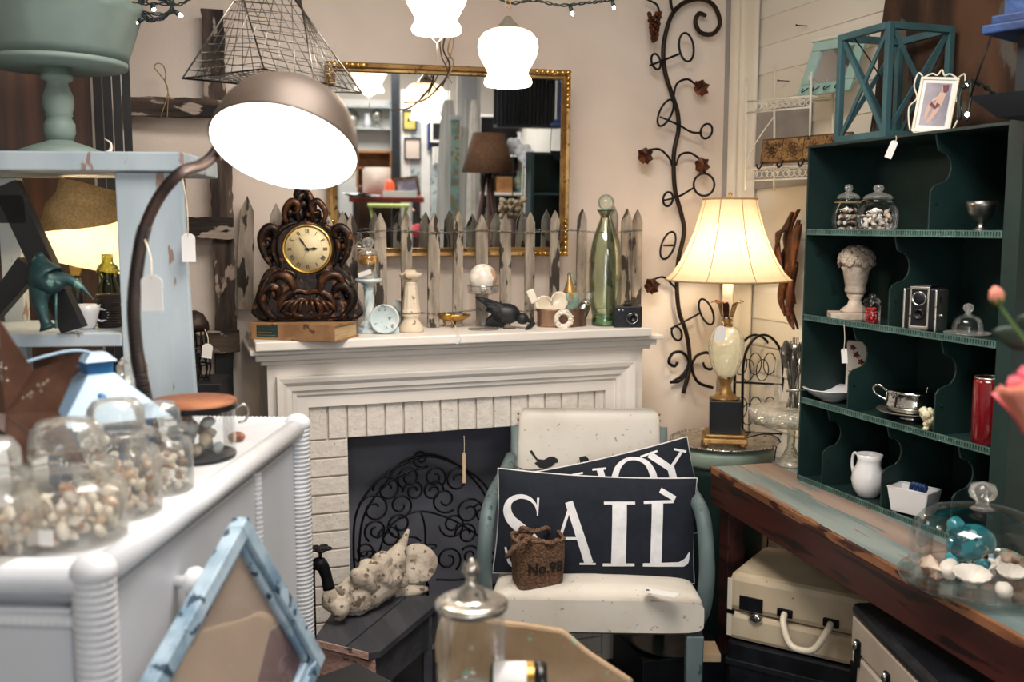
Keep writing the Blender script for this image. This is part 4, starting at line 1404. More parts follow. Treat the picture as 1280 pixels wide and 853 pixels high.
b.ball(gx(412, 757, -.02), (.024, .026, .034), 12, 8, nz=.2, seed=4)
b.ball(gx(425, 768, -.045), (.028, .028, .034), 12, 8, nz=.2, seed=5)
b.ball(gx(448, 762, -.03), (.04, .03, .034), 12, 8, nz=.2, seed=5)
b.ball(gx(498, 718, -.035), (.012, .012, .012), 8, 6)
b.ball(gx(502, 735, -.02), (.024, .022, .02), 10, 8, nz=.2, seed=7)
for i in range(9):   # beard strands
    b.tube(cm([gx(486 + i % 3 * 4, 712 + i * 1.5, -.045), gx(478 + i % 3 * 3, 722 + i * 2, -.06), gx(466 + i, 728 + i * 2.4, -.055)], 4), 0, 6, rs=[.008, .008, .0075, .007, .006, .005, .004, .003, .002])
b.ball(gx(493, 712, -.055), .0085, 8, 6)
b.torus((0, 0, 0), .041, .008, 20, 6, TV(gx(490, 712)) @ RY(32) @ RX(8), ax='Z')   # hat brim
b.torus((0, 0, 0), .052, .007, 24, 6, TV(gx(452, 748)) @ RY(66), ax='Z')          # belt
for i in range(4): b.tube([gx(430 + i * 7, 744 - i * 2, -.055), gx(436 + i * 7, 770 - i * 4, -.05)], .004, 6)
o = b.build('body', 'stone', gn)
md = o.modifiers.new('remesh', 'REMESH'); md.mode = 'VOXEL'; md.voxel_size = .0036; md.use_smooth_shade = True
sm = o.modifiers.new('smooth', 'SMOOTH'); sm.iterations = 2
zmin = min((O + Vector(v)).z for v in b.v)
o.location.z = ZB - zmin - .004 if zmin < ZB else 0
b = B().lathe([(0, 0), (.045, .004), (.062, .014), (.06, .022), (.03, .018), (0, .016)], 20, TV(gx(521, 706, .03)) @ RZ(-20) @ RX(58) @ RY(12), mod=lambda a, z, r: 1 + .08 * noise.noise(Vector((math.cos(a) * 2, math.sin(a) * 2, z * 9))))
b.build('mushroom_cap', 'stone', gn)
b = B().ball(gx(508, 740, .02), (.07, .03, .02), 14, 8, nz=.3, seed=3)
b.build('pillow_rock', 'stone', gn)

# garden tap on a pipe
YT_ = at(400, 740, D=2.45)
tp = thing('garden_tap', 'black iron garden tap on an upright pipe beside the white dresser', 'tap', Vector((YT_.x - .02, YT_.y, 0)), -19)
TI = tp.matrix_world
def tx(x, y): 
    v = Matrix.Rotation(-R(-19), 4, 'Z') @ (at(x, y, D=2.45) - tp.location); return (v.x, 0, v.z)
hz = tx(402, 683)
B().tube([(tx(391, 853)[0], 0, 0), tx(391, 720), tx(392, 708), tx(398, 700)], .008, 8).build('pipe', 'iron', tp)
B().tube(cm([tx(394, 706), tx(402, 703), tx(408, 715), tx(412, 735)], 5), 0, 12, rs=[.010, .014, .016, .0175, .018, .018, .0165, .016, .0155, .015, .0145, .014, .014, .0145, .015, .0155]).build('spout', 'iron', tp)
B().tube([tx(402, 702), tx(402, 684)], .0045, 8).build('valve_stem', 'iron', tp)
b = B()
for k_ in range(5):
    a = 2 * PI * k_ / 5
    b.torus((hz[0] + .018 * math.cos(a), .018 * math.sin(a), hz[2]), .008, .0038, 12, 6, ax='Z')
b.ball(hz, (.01, .01, .006))
b.build('handle_wheel', 'iron', tp)

# ================================================================ WINE RACK VINE ON THE WALL
YV = 3.285
vn = thing('wrought_iron_vine', 'tall wrought iron vine wine rack with rings, leaves and grapes on the wall', 'wine rack', at(850, 300, Y=YV))
O = vn.location
def vx(x, y, d=0): return at(x, y, Y=YV - d) - O
def vt(name, pts, r=.006, d=0, m='iron', n=6, tap=True):
    P = cm([vx(x, y, d) for x, y in pts], n); k_ = len(P)
    return B().tube(P, 0, 8, rs=[r * (1 if not tap or i > 4 else .75 + .05 * i) for i in range(k_)]).build(name, m, vn)
vt('main_stem', [(870, 20), (877, 17), (882, 20)], .007)
vt('main_stem', [(882, 20), (874, 17), (869, 27), (874, 39), (883, 43), (893, 41), (900, 28), (893, 8), (878, -1), (858, 2), (842, 15), (833, 38), (829, 65), (832, 93), (840, 118), (847, 141), (848, 163), (843, 186), (842, 208), (844, 239), (852, 269), (855, 291), (848, 325), (846, 356), (849, 390), (858, 417), (862, 447), (860, 469), (854, 492)], .0085, m='iron_brown')
vt('side_stem', [(842, 17), (838, 0), (841, -20)], .006)
vt('bottom_scroll', [(862, 462), (850, 476), (838, 478)], .006)
vt('bottom_scroll', [(841, 477), (854, 468), (861, 453), (853, 441), (841, 442), (836, 453), (843, 458), (847, 453)], .006)
vt('bottom_scroll', [(865, 450), (866, 466), (874, 479), (891, 485)], .006)
vt('bottom_scroll', [(865, 455), (871, 445), (882, 441), (890, 443)], .006)
vt('bottom_scroll', [(879, 453), (881, 459), (888, 462), (893, 458)], .005)
def ring(x, y, rx, ry, rot=0, d=.03, r=.0042):
    pts = []
    for i in range(20):
        a = 2 * PI * i / 20
        X, Y_ = rx * math.cos(a), ry * math.sin(a)
        c_, s_ = math.cos(R(rot)), math.sin(R(rot))
        pts.append(vx(x + X * c_ - Y_ * s_, y + X * s_ + Y_ * c_, d + .02 * math.cos(a)))
    return B().tube(pts, r, 6, closed=True).build('bottle_ring', 'iron', vn)
for a in [(858, 59, 9, 18, -8), (820, 77, 5.5, 10, -15), (832, 141, 7.5, 18, 25), (883, 164, 7, 9.5, 20), (880, 231, 13, 14, 0), (835, 249, 6, 9, 10), (835, 307, 8, 18, 20), (883, 390, 7.5, 17, -22), (846, 417, 6, 9, -20)]: ring(*a)
for p_ in [[(812, 82), (830, 75), (850, 67)], [(825, 146), (848, 156), (864, 165), (877, 166)], [(828, 251), (848, 246), (867, 235)], [(838, 411), (856, 402), (876, 391)], [(829, 307), (842, 307)]]: vt('ring_arm', p_, .004, .03)
for p_ in [[(842, 122), (846, 105), (859, 99), (870, 106)], [(811, 187), (825, 187), (836, 197), (840, 207)], [(845, 207), (850, 194), (862, 191), (874, 198)], [(815, 350), (830, 347), (844, 360)], [(806, -2), (820, 5), (824, 14)]]: vt('branch', p_, .0042, .01)
def leaf(x, y, s_, rot=0, name='leaf'):
    c_ = vx(x, y, .03)
    pts = []
    lob = [(0, -1), (.45, -.7), (.95, -.6), (.8, -.1), (1, .35), (.6, .6), (.3, .95), (0, .75), (-.3, .95), (-.6, .6), (-1, .35), (-.8, -.1), (-.95, -.6), (-.45, -.7)]
    vs = [(0, -.012, 0)] + [(q[0] * s_, .006 * (i % 2), -q[1] * s_) for i, q in enumerate(lob)]
    b = B().add(vs, [(0, 1 + (i + 1) % 14, 1 + i) for i in range(14)], TV(c_) @ RY(rot))
    return b.build(name, 'bronze_leaf', vn, solid=.002)
for x, y, r_ in [(877, 110, 10), (807, 195, 0), (878, 207, -10), (815, 358, 20)]: leaf(x, y, .031, r_)
b = B()
rnd = random.Random(2)
for i in range(34):
    v = i / 34
    rr = .024 * (1 - v * .75)
    a = i * 2.4
    c_ = vx(818, 16 + 36 * v, .035)
    b.ball(c_ + Vector((rr * math.cos(a) * .9, rr * math.sin(a) * .6, 0)), .0085, 8, 6)
b.build('grape_cluster', 'bronze_leaf', vn, kind='stuff')

# ================================================================ LAMP, TRAY AND DRUM TABLE
YLp = 2.98
lb = at(905, 553, Y=YLp)
ZT_ = lb.z
dt = thing('drum_table', 'round teal drum table with a pale green rim in the corner', 'table', (lb.x, lb.y, 0))
B().lathe([(.13, 0), (.138, .02), (.142, ZT_ - .1), (.15, ZT_ - .07)], 40).build('drum_body', 'hutch', dt)
B().lathe([(.15, ZT_ - .07), (.168, ZT_ - .055), (.172, ZT_ - .02), (.168, ZT_ - .008), (0, ZT_ - .008)], 40).build('table_top', 'drum_rim', dt)
tr = thing('silver_tray', 'round tarnished silver tray with a beaded rim under the table lamp', 'tray', (lb.x, lb.y, ZT_ - .0075))
B().lathe([(0, 0), (.145, 0), (.165, .008), (.183, .014), (.187, .018), (.181, .019), (.162, .012), (.143, .004), (0, .004)], 60, mod=lambda a, z, r: 1 + (.012 * math.sin(20 * a) if r > .18 else 0)).build('plate', 'silver', tr)
b = B()
for i in range(60): b.ball((.182 * math.cos(i * PI / 30), .182 * math.sin(i * PI / 30), .018), .005, 6, 4)
b.build('beaded_rim', 'silver_dull', tr, kind='stuff')
k = 3.39 / F * 1.0
la = thing('table_lamp', 'table lamp with cream bell shade, pineapple glass body and black base', 'lamp', (lb.x, lb.y, ZT_ - .003), -28)
def z_(y): return at(905, y, Y=YLp).z - ZT_ + .003
B().box(-.075, .075, -.075, .075, .012, .03).box(-.066, .066, -.066, .066, .03, .042).build('bronze_plinth', 'gold', la, bev=.004)
for sx in (-1, 1):
    for sy in (-1, 1): B().ball((sx * .062, sy * .062, .009), (.014, .014, .01)).build('foot', 'gold', la)
zc0, zc1 = .042, z_(499)
B().box(-.052, .052, -.052, .052, zc0, zc1).build('black_block', 'black_plastic', la, bev=.002)
zc2 = z_(471)
hgt = zc2 - zc1
B().lathe([(.046, zc1), (.046, zc1 + .006), (.036, zc1 + .012), (.022, zc1 + hgt * .4), (.018, zc1 + hgt * .65), (.026, zc2 - .008), (.028, zc2)], 28).build('bronze_pedestal', 'gold', la)
zg1 = z_(408)
H_ = zg1 - zc2
pf = [(.026, 0), (.038, .1), (.052, .32), (.058, .55), (.056, .74), (.046, .9), (.03, .98), (.012, 1)]
B().lathe([(r, zc2 + z * H_) for r, z in cm([(a, b_, 0) for a, b_ in pf], 4) and [(v.x, v.y) for v in cm([(a, b_, 0) for a, b_ in pf], 4)]], 48, mod=lambda a, z, r: 1 + .035 * abs(math.sin(8 * a + z * 62)) + .035 * abs(math.sin(8 * a - z * 62))).build('glass_body', 'glass_hobnail', la)
B().lathe([(r * .8, zc2 + z * H_) for r, z in pf], 20).build('inner_liner', 'candle', la)
zl = z_(398)
B().lathe([(.014, zg1 - .005), (.022, zg1 + .004), (.014, zg1 + .012), (.02, zg1 + .02), (.012, zg1 + .03)], 20).build('collar', 'gold', la)
for i in range(6):
    a = i * PI / 3 + .3
    b = B()
    pts = [(.010, zl - .01), (.022, zl + .02), (.03, zl + .05), (.048, zl + .062), (.058, zl + .055)]
    def lf(u_, v_):
        j = u_ * 4; a_ = int(min(j, 3)); fr = j - a_
        r_ = pts[a_][0] * (1 - fr) + pts[a_ + 1][0] * fr; z = pts[a_][1] * (1 - fr) + pts[a_ + 1][1] * fr
        ww = .011 * math.sin(PI * min(1, .15 + .85 * u_)) ** .7
        q = (v_ - .5) * 2 * ww
        return (r_ * math.cos(a) - q * math.sin(a), r_ * math.sin(a) + q * math.cos(a), z - .004 * abs(v_ - .5))
    b.grid(lf, 10, 4).build('leaf', 'gold' if i % 2 else 'bronze_leaf', la, solid=.0018)
zs0 = z_(350)
B().lathe([(.017, zl), (.017, zs0 + .02)], 16).build('candle_tube', 'candle', la)
B().lathe([(.012, zs0 + .02), (.018, zs0 + .022), (.018, zs0 + .05), (.010, zs0 + .055)], 16).build('socket', 'gold_bright', la)
B().ball((0, 0, zs0 + .12), (.03, .03, .04), 14, 10).build('bulb', 'glow_bulb', la)
zt0 = z_(249)
hs = zt0 - zs0
pr = [(.212, 0), (.188, .09), (.162, .24), (.138, .42), (.118, .60), (.104, .78), (.094, .92), (.090, 1)]
b = B().lathe([(r, zs0 + z * hs) for r, z in pr], 48, cap=False, mod=lambda a, z, r: 1 - .018 * (1 - abs(math.cos(4 * a))))
b.build('lamp_shade', 'shade_cream', la)
b = B().torus((0, 0, zs0), .2115, .003, 48, 5, ax='Z').torus((0, 0, zt0), .0905, .003, 30, 5, ax='Z')
for sx in (-1, 1): pass
for i in range(8):
    a = PI / 8 + i * PI / 4
    b.tube([((r * .984) * math.cos(a), (r * .984) * math.sin(a), zs0 + z * hs) for r, z in pr], .0016, 5)
b.build('shade_trim', 'burlap_light', la, kind='stuff')
B().tube([(0, 0, zs0 + .05), (0, 0, zt0 + .01)], .002, 5).box(-.09, .09, -.001, .001, zt0 - .006, zt0 - .004).build('harp', 'gold_bright', la)
B().ball((0, 0, zt0 + .016), .007).build('finial', 'gold_bright', la)
lamp('POINT', 'table_lamp_light', Vector((lb.x, lb.y, ZT_ + zs0 + .05)), 3.2, (1, .80, .55), .035)
price_tag(at(903, 402, Y=2.9), at(903, 408, Y=2.885), (.034, .05), 'white paper tag tied round the neck of the pineapple glass lamp', rz=-28, tilt=12)
cb = B().tube(cm([at(930, 548, Z=ZT_ + .02), at(958, 543, Z=ZT_ + .02), at(975, 552, Z=ZT_ + .01), (lb.x + .24, lb.y + .05, ZT_ - .1), (lb.x + .24, lb.y + .1, .01)], 6), .0025, 5).build('lamp_cord', 'iron')
tag(cb, 'thin black lamp cord trailing off the silver tray in the corner', 'cord')

# black iron scroll rack behind
rk = thing('iron_rack', 'black iron arched wine rack of looped wires behind the table lamp', 'rack', at(945, 560, Y=3.12).xyz)
rk.location.z = 0
O = rk.location
for Y_, dx_ in ((3.16, 0), (3.06, 10)):
    for s_ in (0,):
        B().tube(cm([at(x + dx_, y, Y=Y_) - O for x, y in [(918, 640), (918, 560), (918, 500), (920, 450), (930, 427), (943, 419), (956, 424), (966, 440), (969, 470), (970, 560), (970, 640)]], 6), .005, 6).build('arched_frame', 'iron', rk)
for y in (478, 540, 600):
    B().tube([at(918, y, Y=3.16) - O, at(970, y + 3, Y=3.16) - O, at(980, y + 3, Y=3.06) - O, at(928, y, Y=3.06) - O], .0035, 6, closed=True).build('crossbar', 'iron', rk)
for y0 in (455, 510, 560):
    for i in range(5):
        p_ = at(926 + i * 9, y0 + 8 * (i % 2), Y=3.11 + .02 * (i % 2)) - O
        B().torus(p_, .026, .002, 18, 5, RY(0), ry=.04).build('wire_loop', 'iron', rk)
for x in (920, 968): B().tube([at(x, 600, Y=3.16) - O, (at(x, 600, Y=3.16) - O).xy.to_3d()], .004, 6).build('leg', 'iron', rk)
# ================================================================ LONG TABLE
ZTB = .75
P1, P2 = at(888, 583, Z=ZTB), at(1245, 780, Z=ZTB)
dd = (P2 - P1); TL_ = dd.length
tang = math.degrees(math.atan2(dd.y, dd.x))
tb = thing('plank_table', 'rustic dark red table with pale blue and pink washed planks at the right', 'table', (P1.x, P1.y, 0), tang)
TM = TV(Vector((P1.x, P1.y, 0))) @ RZ(tang)
TD = .46
ws = [.012, .10, .10, .12, .128]
y = 0
for i, w_ in enumerate(ws):
    m = 'table_rim' if i == 0 else ('table_blue', 'table_pink', 'table_blue', 'table_pink')[i - 1]
    B().box(0 if i == 0 else .004, TL_ + .12, y + .0008, y + w_ - .0008, ZTB - .022, ZTB).build('plank', m, tb, bev=.0015)
    y += w_
B().box(.0, TL_ + .12, .002, .03, ZTB - .115, ZTB - .0225).build('front_apron', 'table_edge', tb, bev=.003)
B().box(.0, .03, .031, TD, ZTB - .115, ZTB - .0225).build('end_apron', 'table_edge', tb, bev=.003)
B().box(-.002, .004, .0, TD, ZTB - .0222, ZTB - .001).build('end_strip', 'table_edge', tb)
for x in (.002, TL_ + .04):
    for y in (.035, TD - .06): B().box(x, x + .06, y, y + .06, 0, ZTB - .1155).build('leg', 'table_edge', tb, bev=.003)

# ================================================================ HUTCH OF PIGEONHOLES
XH = 1.74
ZH1 = at(1005, 183, X=XH).z
YH1 = at(1003, 400, X=XH).y
YH0 = at(1247, 400, X=XH).y
ZH0 = ZTB + .001
DH = .235
hu = thing('pigeonhole_cabinet', 'dark green metal pigeonhole cabinet with notched dividers standing on the plank table', 'cabinet', (XH, YH1, ZH0))
HW = YH1 - YH0
HHT = ZH1 - ZH0
th = .007
# local: x into the cabinet, y from 0 (far) to -HW (near)
B().box(0, DH, -th, 0, 0, HHT).build('side_panel', 'hutch', hu)
B().box(-.0, DH, -HW - .045, -HW, 0, HHT + .002).build('side_panel', 'hutch', hu, bev=.002)
B().box(0, DH, -HW, -th, HHT - th, HHT).build('top_panel', 'hutch', hu)
B().box(DH - .004, DH, -HW, -th, 0, HHT - th).build('back_panel', 'hutch', hu)
zsf = [at(1004, y, X=XH).z - ZH0 for y in (290, 396, 500)] + [.006]
for z in zsf:
    B().box(.004, DH - .004, -HW, -th, z - .004, z).build('shelf', 'hutch', hu)
    lip = B().box(-.002, .002, -HW, -th, z - .009, z - .005).box(-.002, .002, -HW, -th, z + .005, z + .008)
    n = int(HW / .0085)
    for i in range(n): lip.box(-.002, .002, -HW + i * .0085, -HW + i * .0085 + .0042, z - .005, z + .005)
    lip.build('slotted_lip', 'lip_edge', hu, kind='stuff')
tops = [HHT - th] + [z - .006 for z in zsf[:3]]


def divider(row, xpx, ypx):
    zb, zt_ = zsf[row] + .0005, tops[row]
    h = zt_ - zb
    yl = at(xpx, ypx, X=XH).y - YH1
    poly = [(.003, 0), (.003, h * .42), (.012, h * .47), (.028, h * .5)]
    for i in range(7):
        a = R(-90 + 30 * i)
        poly.append((.03 + .032 * math.cos(a), h * .66 + h * .16 * math.sin(a)))
    poly += [(.022, h * .84), (.016, h * .92), (.012, h), (DH - .005, h), (DH - .005, 0)]
    b = B().prism(poly, -.0025, .0025)
    o = b.build('divider', 'hutch', hu)
    o.location = (0, yl, zb)
    B().ball((0, 0, 0), .003, 8, 5).build('rivet', 'iron', o).location = (.02, -.003, h * .3)


for a in [(0, 1160, 270), (1, 1110, 380), (2, 1059, 480), (2, 1168, 490), (3, 1026, 600), (3, 1100, 620), (3, 1188, 640)]: divider(*a)


def hz_(row): return ZH0 + zsf[row] + .001
def onshelf(x, y, row, dx=.06):
    p_ = at(x, y, X=XH + dx); return Vector((p_.x, p_.y, hz_(row)))


def shell(b, c, s_, seed):
    rnd = random.Random(seed)
    k_ = rnd.random()
    Mx = TV(Vector(c)) @ RZ(rnd.uniform(0, 360)) @ RX(rnd.uniform(-60, 60))
    if k_ < .45:   # cone / whelk
        b.lathe([(0, -s_), (.28 * s_, -.6 * s_), (.5 * s_, -.1 * s_), (.42 * s_, .15 * s_), (.3 * s_, .4 * s_), (.2 * s_, .45 * s_), (.14 * s_, .7 * s_), (0, s_)], 10, Mx, mod=lambda a, z, r: 1 + .15 * math.sin(3 * a + z / s_ * 4))
    elif k_ < .8:  # ribbed scallop, domed
        b.lathe([(s_ * .75, 0), (s_ * .7, .12 * s_), (s_ * .4, .32 * s_), (0, .4 * s_), ], 14, Mx @ S(1, .85, 1), mod=lambda a, z, r: 1 + .1 * math.cos(7 * a))
    else:
        b.ball((0, 0, 0), (s_ * .75, s_ * .55, s_ * .5), 10, 7, Mx, nz=.25, seed=seed)


SHP = {}
def shells(n, c, rx, rz_, label, group, mats, size=.011, seed=0, name='seashell', z0=None, rmul=1):
    rnd = random.Random(seed)
    for i in range(n):
        m = mats[i % len(mats)]
        key = (m, size, i % 5)
        if key not in SHP:
            b = B(); shell(b, (0, 0, 0), size, i % 5 + seed * 5); o = b.build(name, m); SHP[key] = o
        else:
            o = SHP[key].copy(); COL.objects.link(o)
        a = i * 2.39996; q = math.sqrt((i % 9 + .5) / 9)
        zz = (i // 9) / max(1, (n - 1) // 9)
        o.location = (c[0] + rx * q * math.cos(a), c[1] + rx * q * math.sin(a), c[2] + size * .75 + zz * rz_)
        o.rotation_euler = (rnd.uniform(-1, 1), rnd.uniform(-1, 1), rnd.uniform(0, 6))
        s_ = rnd.uniform(.85, 1.2); o.scale = (s_, s_, s_)
        tag(o, label, 'shell', group)


# row 1: two shell jars and a silver cup
def ball_jar(c, r, h, label, lidr=None, rz=0):
    t = thing('glass_jar', label, 'jar', c, rz)
    B().lathe([(r * .8, 0), (r * .97, h * .12), (r, h * .35), (r * .97, h * .6), (r * .75, h * .78), (r * .62, h * .84), (r * .66, h * .88)], 32, cap=False).build('glass_body', 'glass', t)
    B().lathe([(0, .001), (r * .8, .001)], 24).build('glass_bottom', 'glass', t)
    B().lathe([(r * .68, h * .885), (r * .7, h * .91), (r * .6, h * .98), (r * .3, h * 1.04), (r * .16, h * 1.07), (r * .26, h * 1.15), (r * .22, h * 1.24), (0, h * 1.27)], 28).build('glass_lid', 'glass_cut', t)
    return t
c1_, c2_ = onshelf(1059, 288, 0, .09), onshelf(1096, 291, 0, .075)
t = ball_jar(c1_, .046, .105, 'round glass jar of mixed pink seashells, left on the cabinet top shelf')
shells(34, c1_, .030, .052, 'small pinkish seashell in the left jar on the cabinet top shelf', 'shells in the left cabinet jar', ['shell_white', 'shell_pink', 'shell_white', 'shell_dark'], .0105, 1)
b = B(); b.torus((0, 0, .082), .036, .0016, 30, 5, ax='Z'); b.tube(cm([(-.034, -.01, .082), (-.05, -.02, .065), (-.056, -.02, .05)], 5), .0014, 5)
b.tube(cm([(.01, -.036, .082), (.035, -.05, .098), (.05, -.045, .11), (.03, -.04, .09)], 5), .0014, 5)
b.build('raffia_tie', 'twine', t)
t = ball_jar(c2_ + Vector((0, 0, 0)), .056, .10, 'round glass jar of white elongated seashells, right on the cabinet top shelf')
shells(40, c2_, .038, .045, 'small white seashell in the right jar on the cabinet top shelf', 'shells in the right cabinet jar', ['shell_white', 'shell_white', 'shell_white', 'shell_pink'], .012, 2)
c = onshelf(1226, 292, 0, .05)
t = thing('silver_goblet', 'small dull silver footed cup at the right of the cabinet top shelf', 'cup', c)
B().lathe([(.024, 0), (.025, .003), (.014, .01), (.007, .018), (.009, .026), (.02, .034), (.029, .046), (.032, .062), (.034, .074), (.0325, .074), (.029, .06), (.018, .04), (0, .036)], 32, mod=lambda a, z, r: 1 + (.03 * abs(math.sin(6 * a)) if z > .028 and r > .015 else 0)).build('cup_body', 'silver_dull', t)

# row 2
c = onshelf(1068, 394, 1, .09)
t = thing('topiary_urn', 'small stone coloured urn filled with carved flowers on a square plinth', 'ornament', c, -30)
t.scale = (1.15, 1.15, 1.18)
B().box(-.06, .045, -.045, .045, 0, .016).build('plinth', 'topiary', t, bev=.002)
B().lathe([(.034, .016), (.034, .022), (.018, .034), (.014, .046), (.02, .056), (.019, .062)], 28).build('foot', 'topiary', t)
B().lathe([(.02, .06), (.024, .068), (.023, .082), (.026, .084), (.031, .115), (.036, .122), (.034, .126), (0, .124)], 36, mod=lambda a, z, r: 1 + (.06 * abs(math.sin(9 * a)) if z < .083 else 0)).build('urn', 'topiary', t)
b = B().ball((0, 0, .138), (.036, .036, .028), 14, 10)
for i in range(46):
    a = i * 2.4; p_ = math.acos(1 - (i + .5) / 46 * 1.2)
    d = Vector((math.sin(p_) * math.cos(a), math.sin(p_) * math.sin(a), math.cos(p_)))
    q = Vector((0, 0, .138)) + Vector((d.x * .038, d.y * .038, d.z * .031))
    b.lathe([(.003, 0), (.010, .004), (.011, .006), (.004, .004), (0, .006)], 10, TV(q) @ d.to_track_quat('Z', 'Y').to_matrix().to_4x4(), mod=lambda a2, z, r: 1 + .25 * math.cos(5 * a2))
b.build('flower_heads', 'topiary', t, kind='stuff')
c = onshelf(1089, 402, 1, .035)
t = thing('glass_jar', 'tiny glass jar of red and dark beads beside the stone urn', 'jar', c)
B().lathe([(.021, 0), (.023, .004), (.023, .048), (.019, .053), (.019, .057)], 24, cap=False).build('glass_body', 'glass', t)
B().lathe([(.021, .057), (.023, .061), (.018, .068), (.006, .072), (.009, .078), (0, .083)], 20).build('glass_lid', 'glass', t)
b = B()
for i in range(30):
    a = i * 2.4; b.ball((.015 * math.sqrt((i % 6) / 6) * math.cos(a), .015 * math.sqrt((i % 6) / 6) * math.sin(a), .006 + (i // 6) * .0085), .005, 7, 5)
b.build('beads', 'red_berry', t, kind='stuff')
c = onshelf(1156, 409, 1, .06)
t = thing('twin_lens_camera', 'grey and black vintage twin lens box camera on the second cabinet shelf', 'camera', c, -62)
cw, chh = .078, .108
B().box(-cw / 2, cw / 2, -.035, .035, .003, chh).build('body', 'leather_black', t, bev=.004)
for s_ in (-1, 1): B().box(s_ * cw / 2 - .003, s_ * cw / 2 + .003, -.042, .036, 0, chh - .003).build('side_trim', 'silver', t, bev=.0025)
fr_ = B()
fr_.box(-.024, -.019, -.046, -.035, .004, chh + .002).box(.019, .024, -.046, -.035, .004, chh + .002).box(-.024, .024, -.046, -.035, .004, .014).box(-.024, .024, -.046, -.035, chh - .004, chh + .004)
fr_.build('face_frame', 'silver', t, bev=.0015)
B().box(-.019, .019, -.043, -.036, .014, chh - .004).build('face_plate', 'black_plastic', t)
B().lathe([(.0185, 0), (.0185, .004), (.016, .006), (.015, .003), (0, .002)], 28, T(0, -.0435, .082) @ RX(90)).build('viewing_lens_ring', 'chrome', t)
B().ball((0, -.046, .082), (.0145, .003, .0145), 16, 8).build('viewing_lens', 'black_plastic', t)
B().lathe([(.0135, 0), (.0135, .004), (.009, .004), (.008, 0)], 28, T(0, -.0435, .043) @ RX(90)).build('taking_lens_ring', 'black_plastic', t)
B().box(-.022, .022, -.03, .03, chh, chh + .007).build('hood', 'leather_black', t, bev=.002)
for s_ in (-1, 1): B().ball((s_ * .044, -.01, .04), .004).build('knob', 'chrome', t)


def cloche(t, r, h, m='glass', knob=.35):
    B().lathe([(r, 0), (r * 1.0, h * .25), (r * .98, h * .5), (r * .88, h * .75), (r * .65, h * .92), (r * .3, h), (0, h * 1.01)], 40, cap=False).build('dome', m, t)
    k_ = r * knob
    B().lathe([(k_ * .8, h), (k_ * .5, h + k_ * .25), (k_ * .45, h + k_ * .5), (k_ * .9, h + k_ * .9), (k_, h + k_ * 1.4), (k_ * .8, h + k_ * 1.95), (0, h + k_ * 2.2)], 24).build('knob', 'glass_cut', t)
c = onshelf(1209, 417, 1, .07)
t = thing('glass_cloche', 'small glass butter dome with a knob beside the twin lens camera', 'cloche', c)
cloche(t, .036, .05)
B().lathe([(.03, 0), (.052, .004), (.054, .008), (.05, .006), (0, .003)], 30).build('plate', 'glass_cut', t)

# row 3
c = onshelf(1040, 500, 2, .07)
t = thing('white_bowl', 'white fluted porcelain bowl on the third cabinet shelf', 'bowl', c)
B().lathe([(.03, 0), (.032, .004), (.05, .012), (.068, .026), (.078, .034), (.082, .036), (.079, .038), (.066, .03), (.045, .016), (0, .01)], 60, mod=lambda a, z, r: 1 + (.035 * abs(math.sin(8 * a)) if r > .045 else 0)).build('bowl_body', 'ceramic_white', t)
B().tube([(-.07, .02, .032), (-.125, .045, .028)], 0, 6, rs=[.003, .0045]).build('spoon_handle', 'silver', t)
c = onshelf(1070, 490, 2, .16)
t = thing('floral_box', 'upright pale floral box with red and green blossoms behind the white bowl', 'box', c, -60)
B().box(-.03, .03, -.01, .01, 0, .17).build('box_body', 'floral', t, bev=.002)
b = B()
for i, (x, z) in enumerate([(.0, .13), (.015, .11), (-.01, .15), (.012, .06), (-.012, .075)]): b.lathe([(0, .002), (.009, 0)], 10, T(x, -.0105, z) @ RX(90), mod=lambda a, z_2, r: 1 + .3 * math.cos(5 * a))
b.build('flower_print', 'red_cloth', t, kind='stuff')
c = onshelf(1056, 488, 2, .16)
o = B().box(-.006, .006, -.006, .006, 0, .21).build('red_candle', 'red_glass'); o.location = c
tag(o, 'thin dark red taper standing behind the white bowl in the cabinet', 'candle')
c = onshelf(1140, 518, 2, .09)
t = thing('silver_teapot', 'polished silver lidded serving dish with a curled handle on the third shelf', 'dish', c, -55)
B().lathe([(.03, 0), (.032, .004), (.024, .01), (.045, .016), (.066, .03), (.07, .042), (.066, .05), (.067, .072), (.069, .076), (.058, .08), (.02, .088), (0, .089)], 48, mod=lambda a, z, r: 1 + .01 * math.sin(24 * a) * (r > .06)).build('dish_body', 'chrome', t)
B().lathe([(.02, .012), (.085, .022), (.09, .026), (.084, .025), (.02, .015)], 48).build('saucer', 'silver', t)
B().tube(cm([(-.064, 0, .068), (-.085, 0, .083), (-.1, 0, .078), (-.097, 0, .062), (-.078, 0, .05), (-.066, 0, .046)], 5), .0035, 8).build('handle', 'chrome', t)
b = B()
for i in range(14): b.ball((.04 - i * .001, -.02 + i * .004, .088), .003, 6, 4)
b.build('beaded_knob', 'chrome', t, kind='stuff')
c = onshelf(1160, 533, 2, .016)
b = B()
rnd = random.Random(1)
for i in range(22): b.ball((rnd.uniform(-.014, .014), rnd.uniform(-.01, .01), .008 + rnd.uniform(0, .045)), rnd.uniform(.007, .012), 8, 6, nz=.4, fr=5, seed=i)
o = b.build('coral_lump', 'popcorn', kind=None); o.location = c; o.location.z += .0
tag(o, 'small pale yellow lump of coral leaning on the silver dish', 'coral')
c = onshelf(1234, 556, 2, .045)
t = thing('red_vase', 'glossy dark red glass cylinder vase at the right of the third shelf', 'vase', c)
B().lathe([(.032, 0), (.037, .006), (.037, .145), (.034, .156), (.032, .156), (.034, .14), (.034, .01), (0, .008)], 36).build('vase_body', 'red_glass', t)
B().torus((0, 0, .157), .033, .0025, 30, 5, ax='Z').build('silver_rim', 'silver', t)
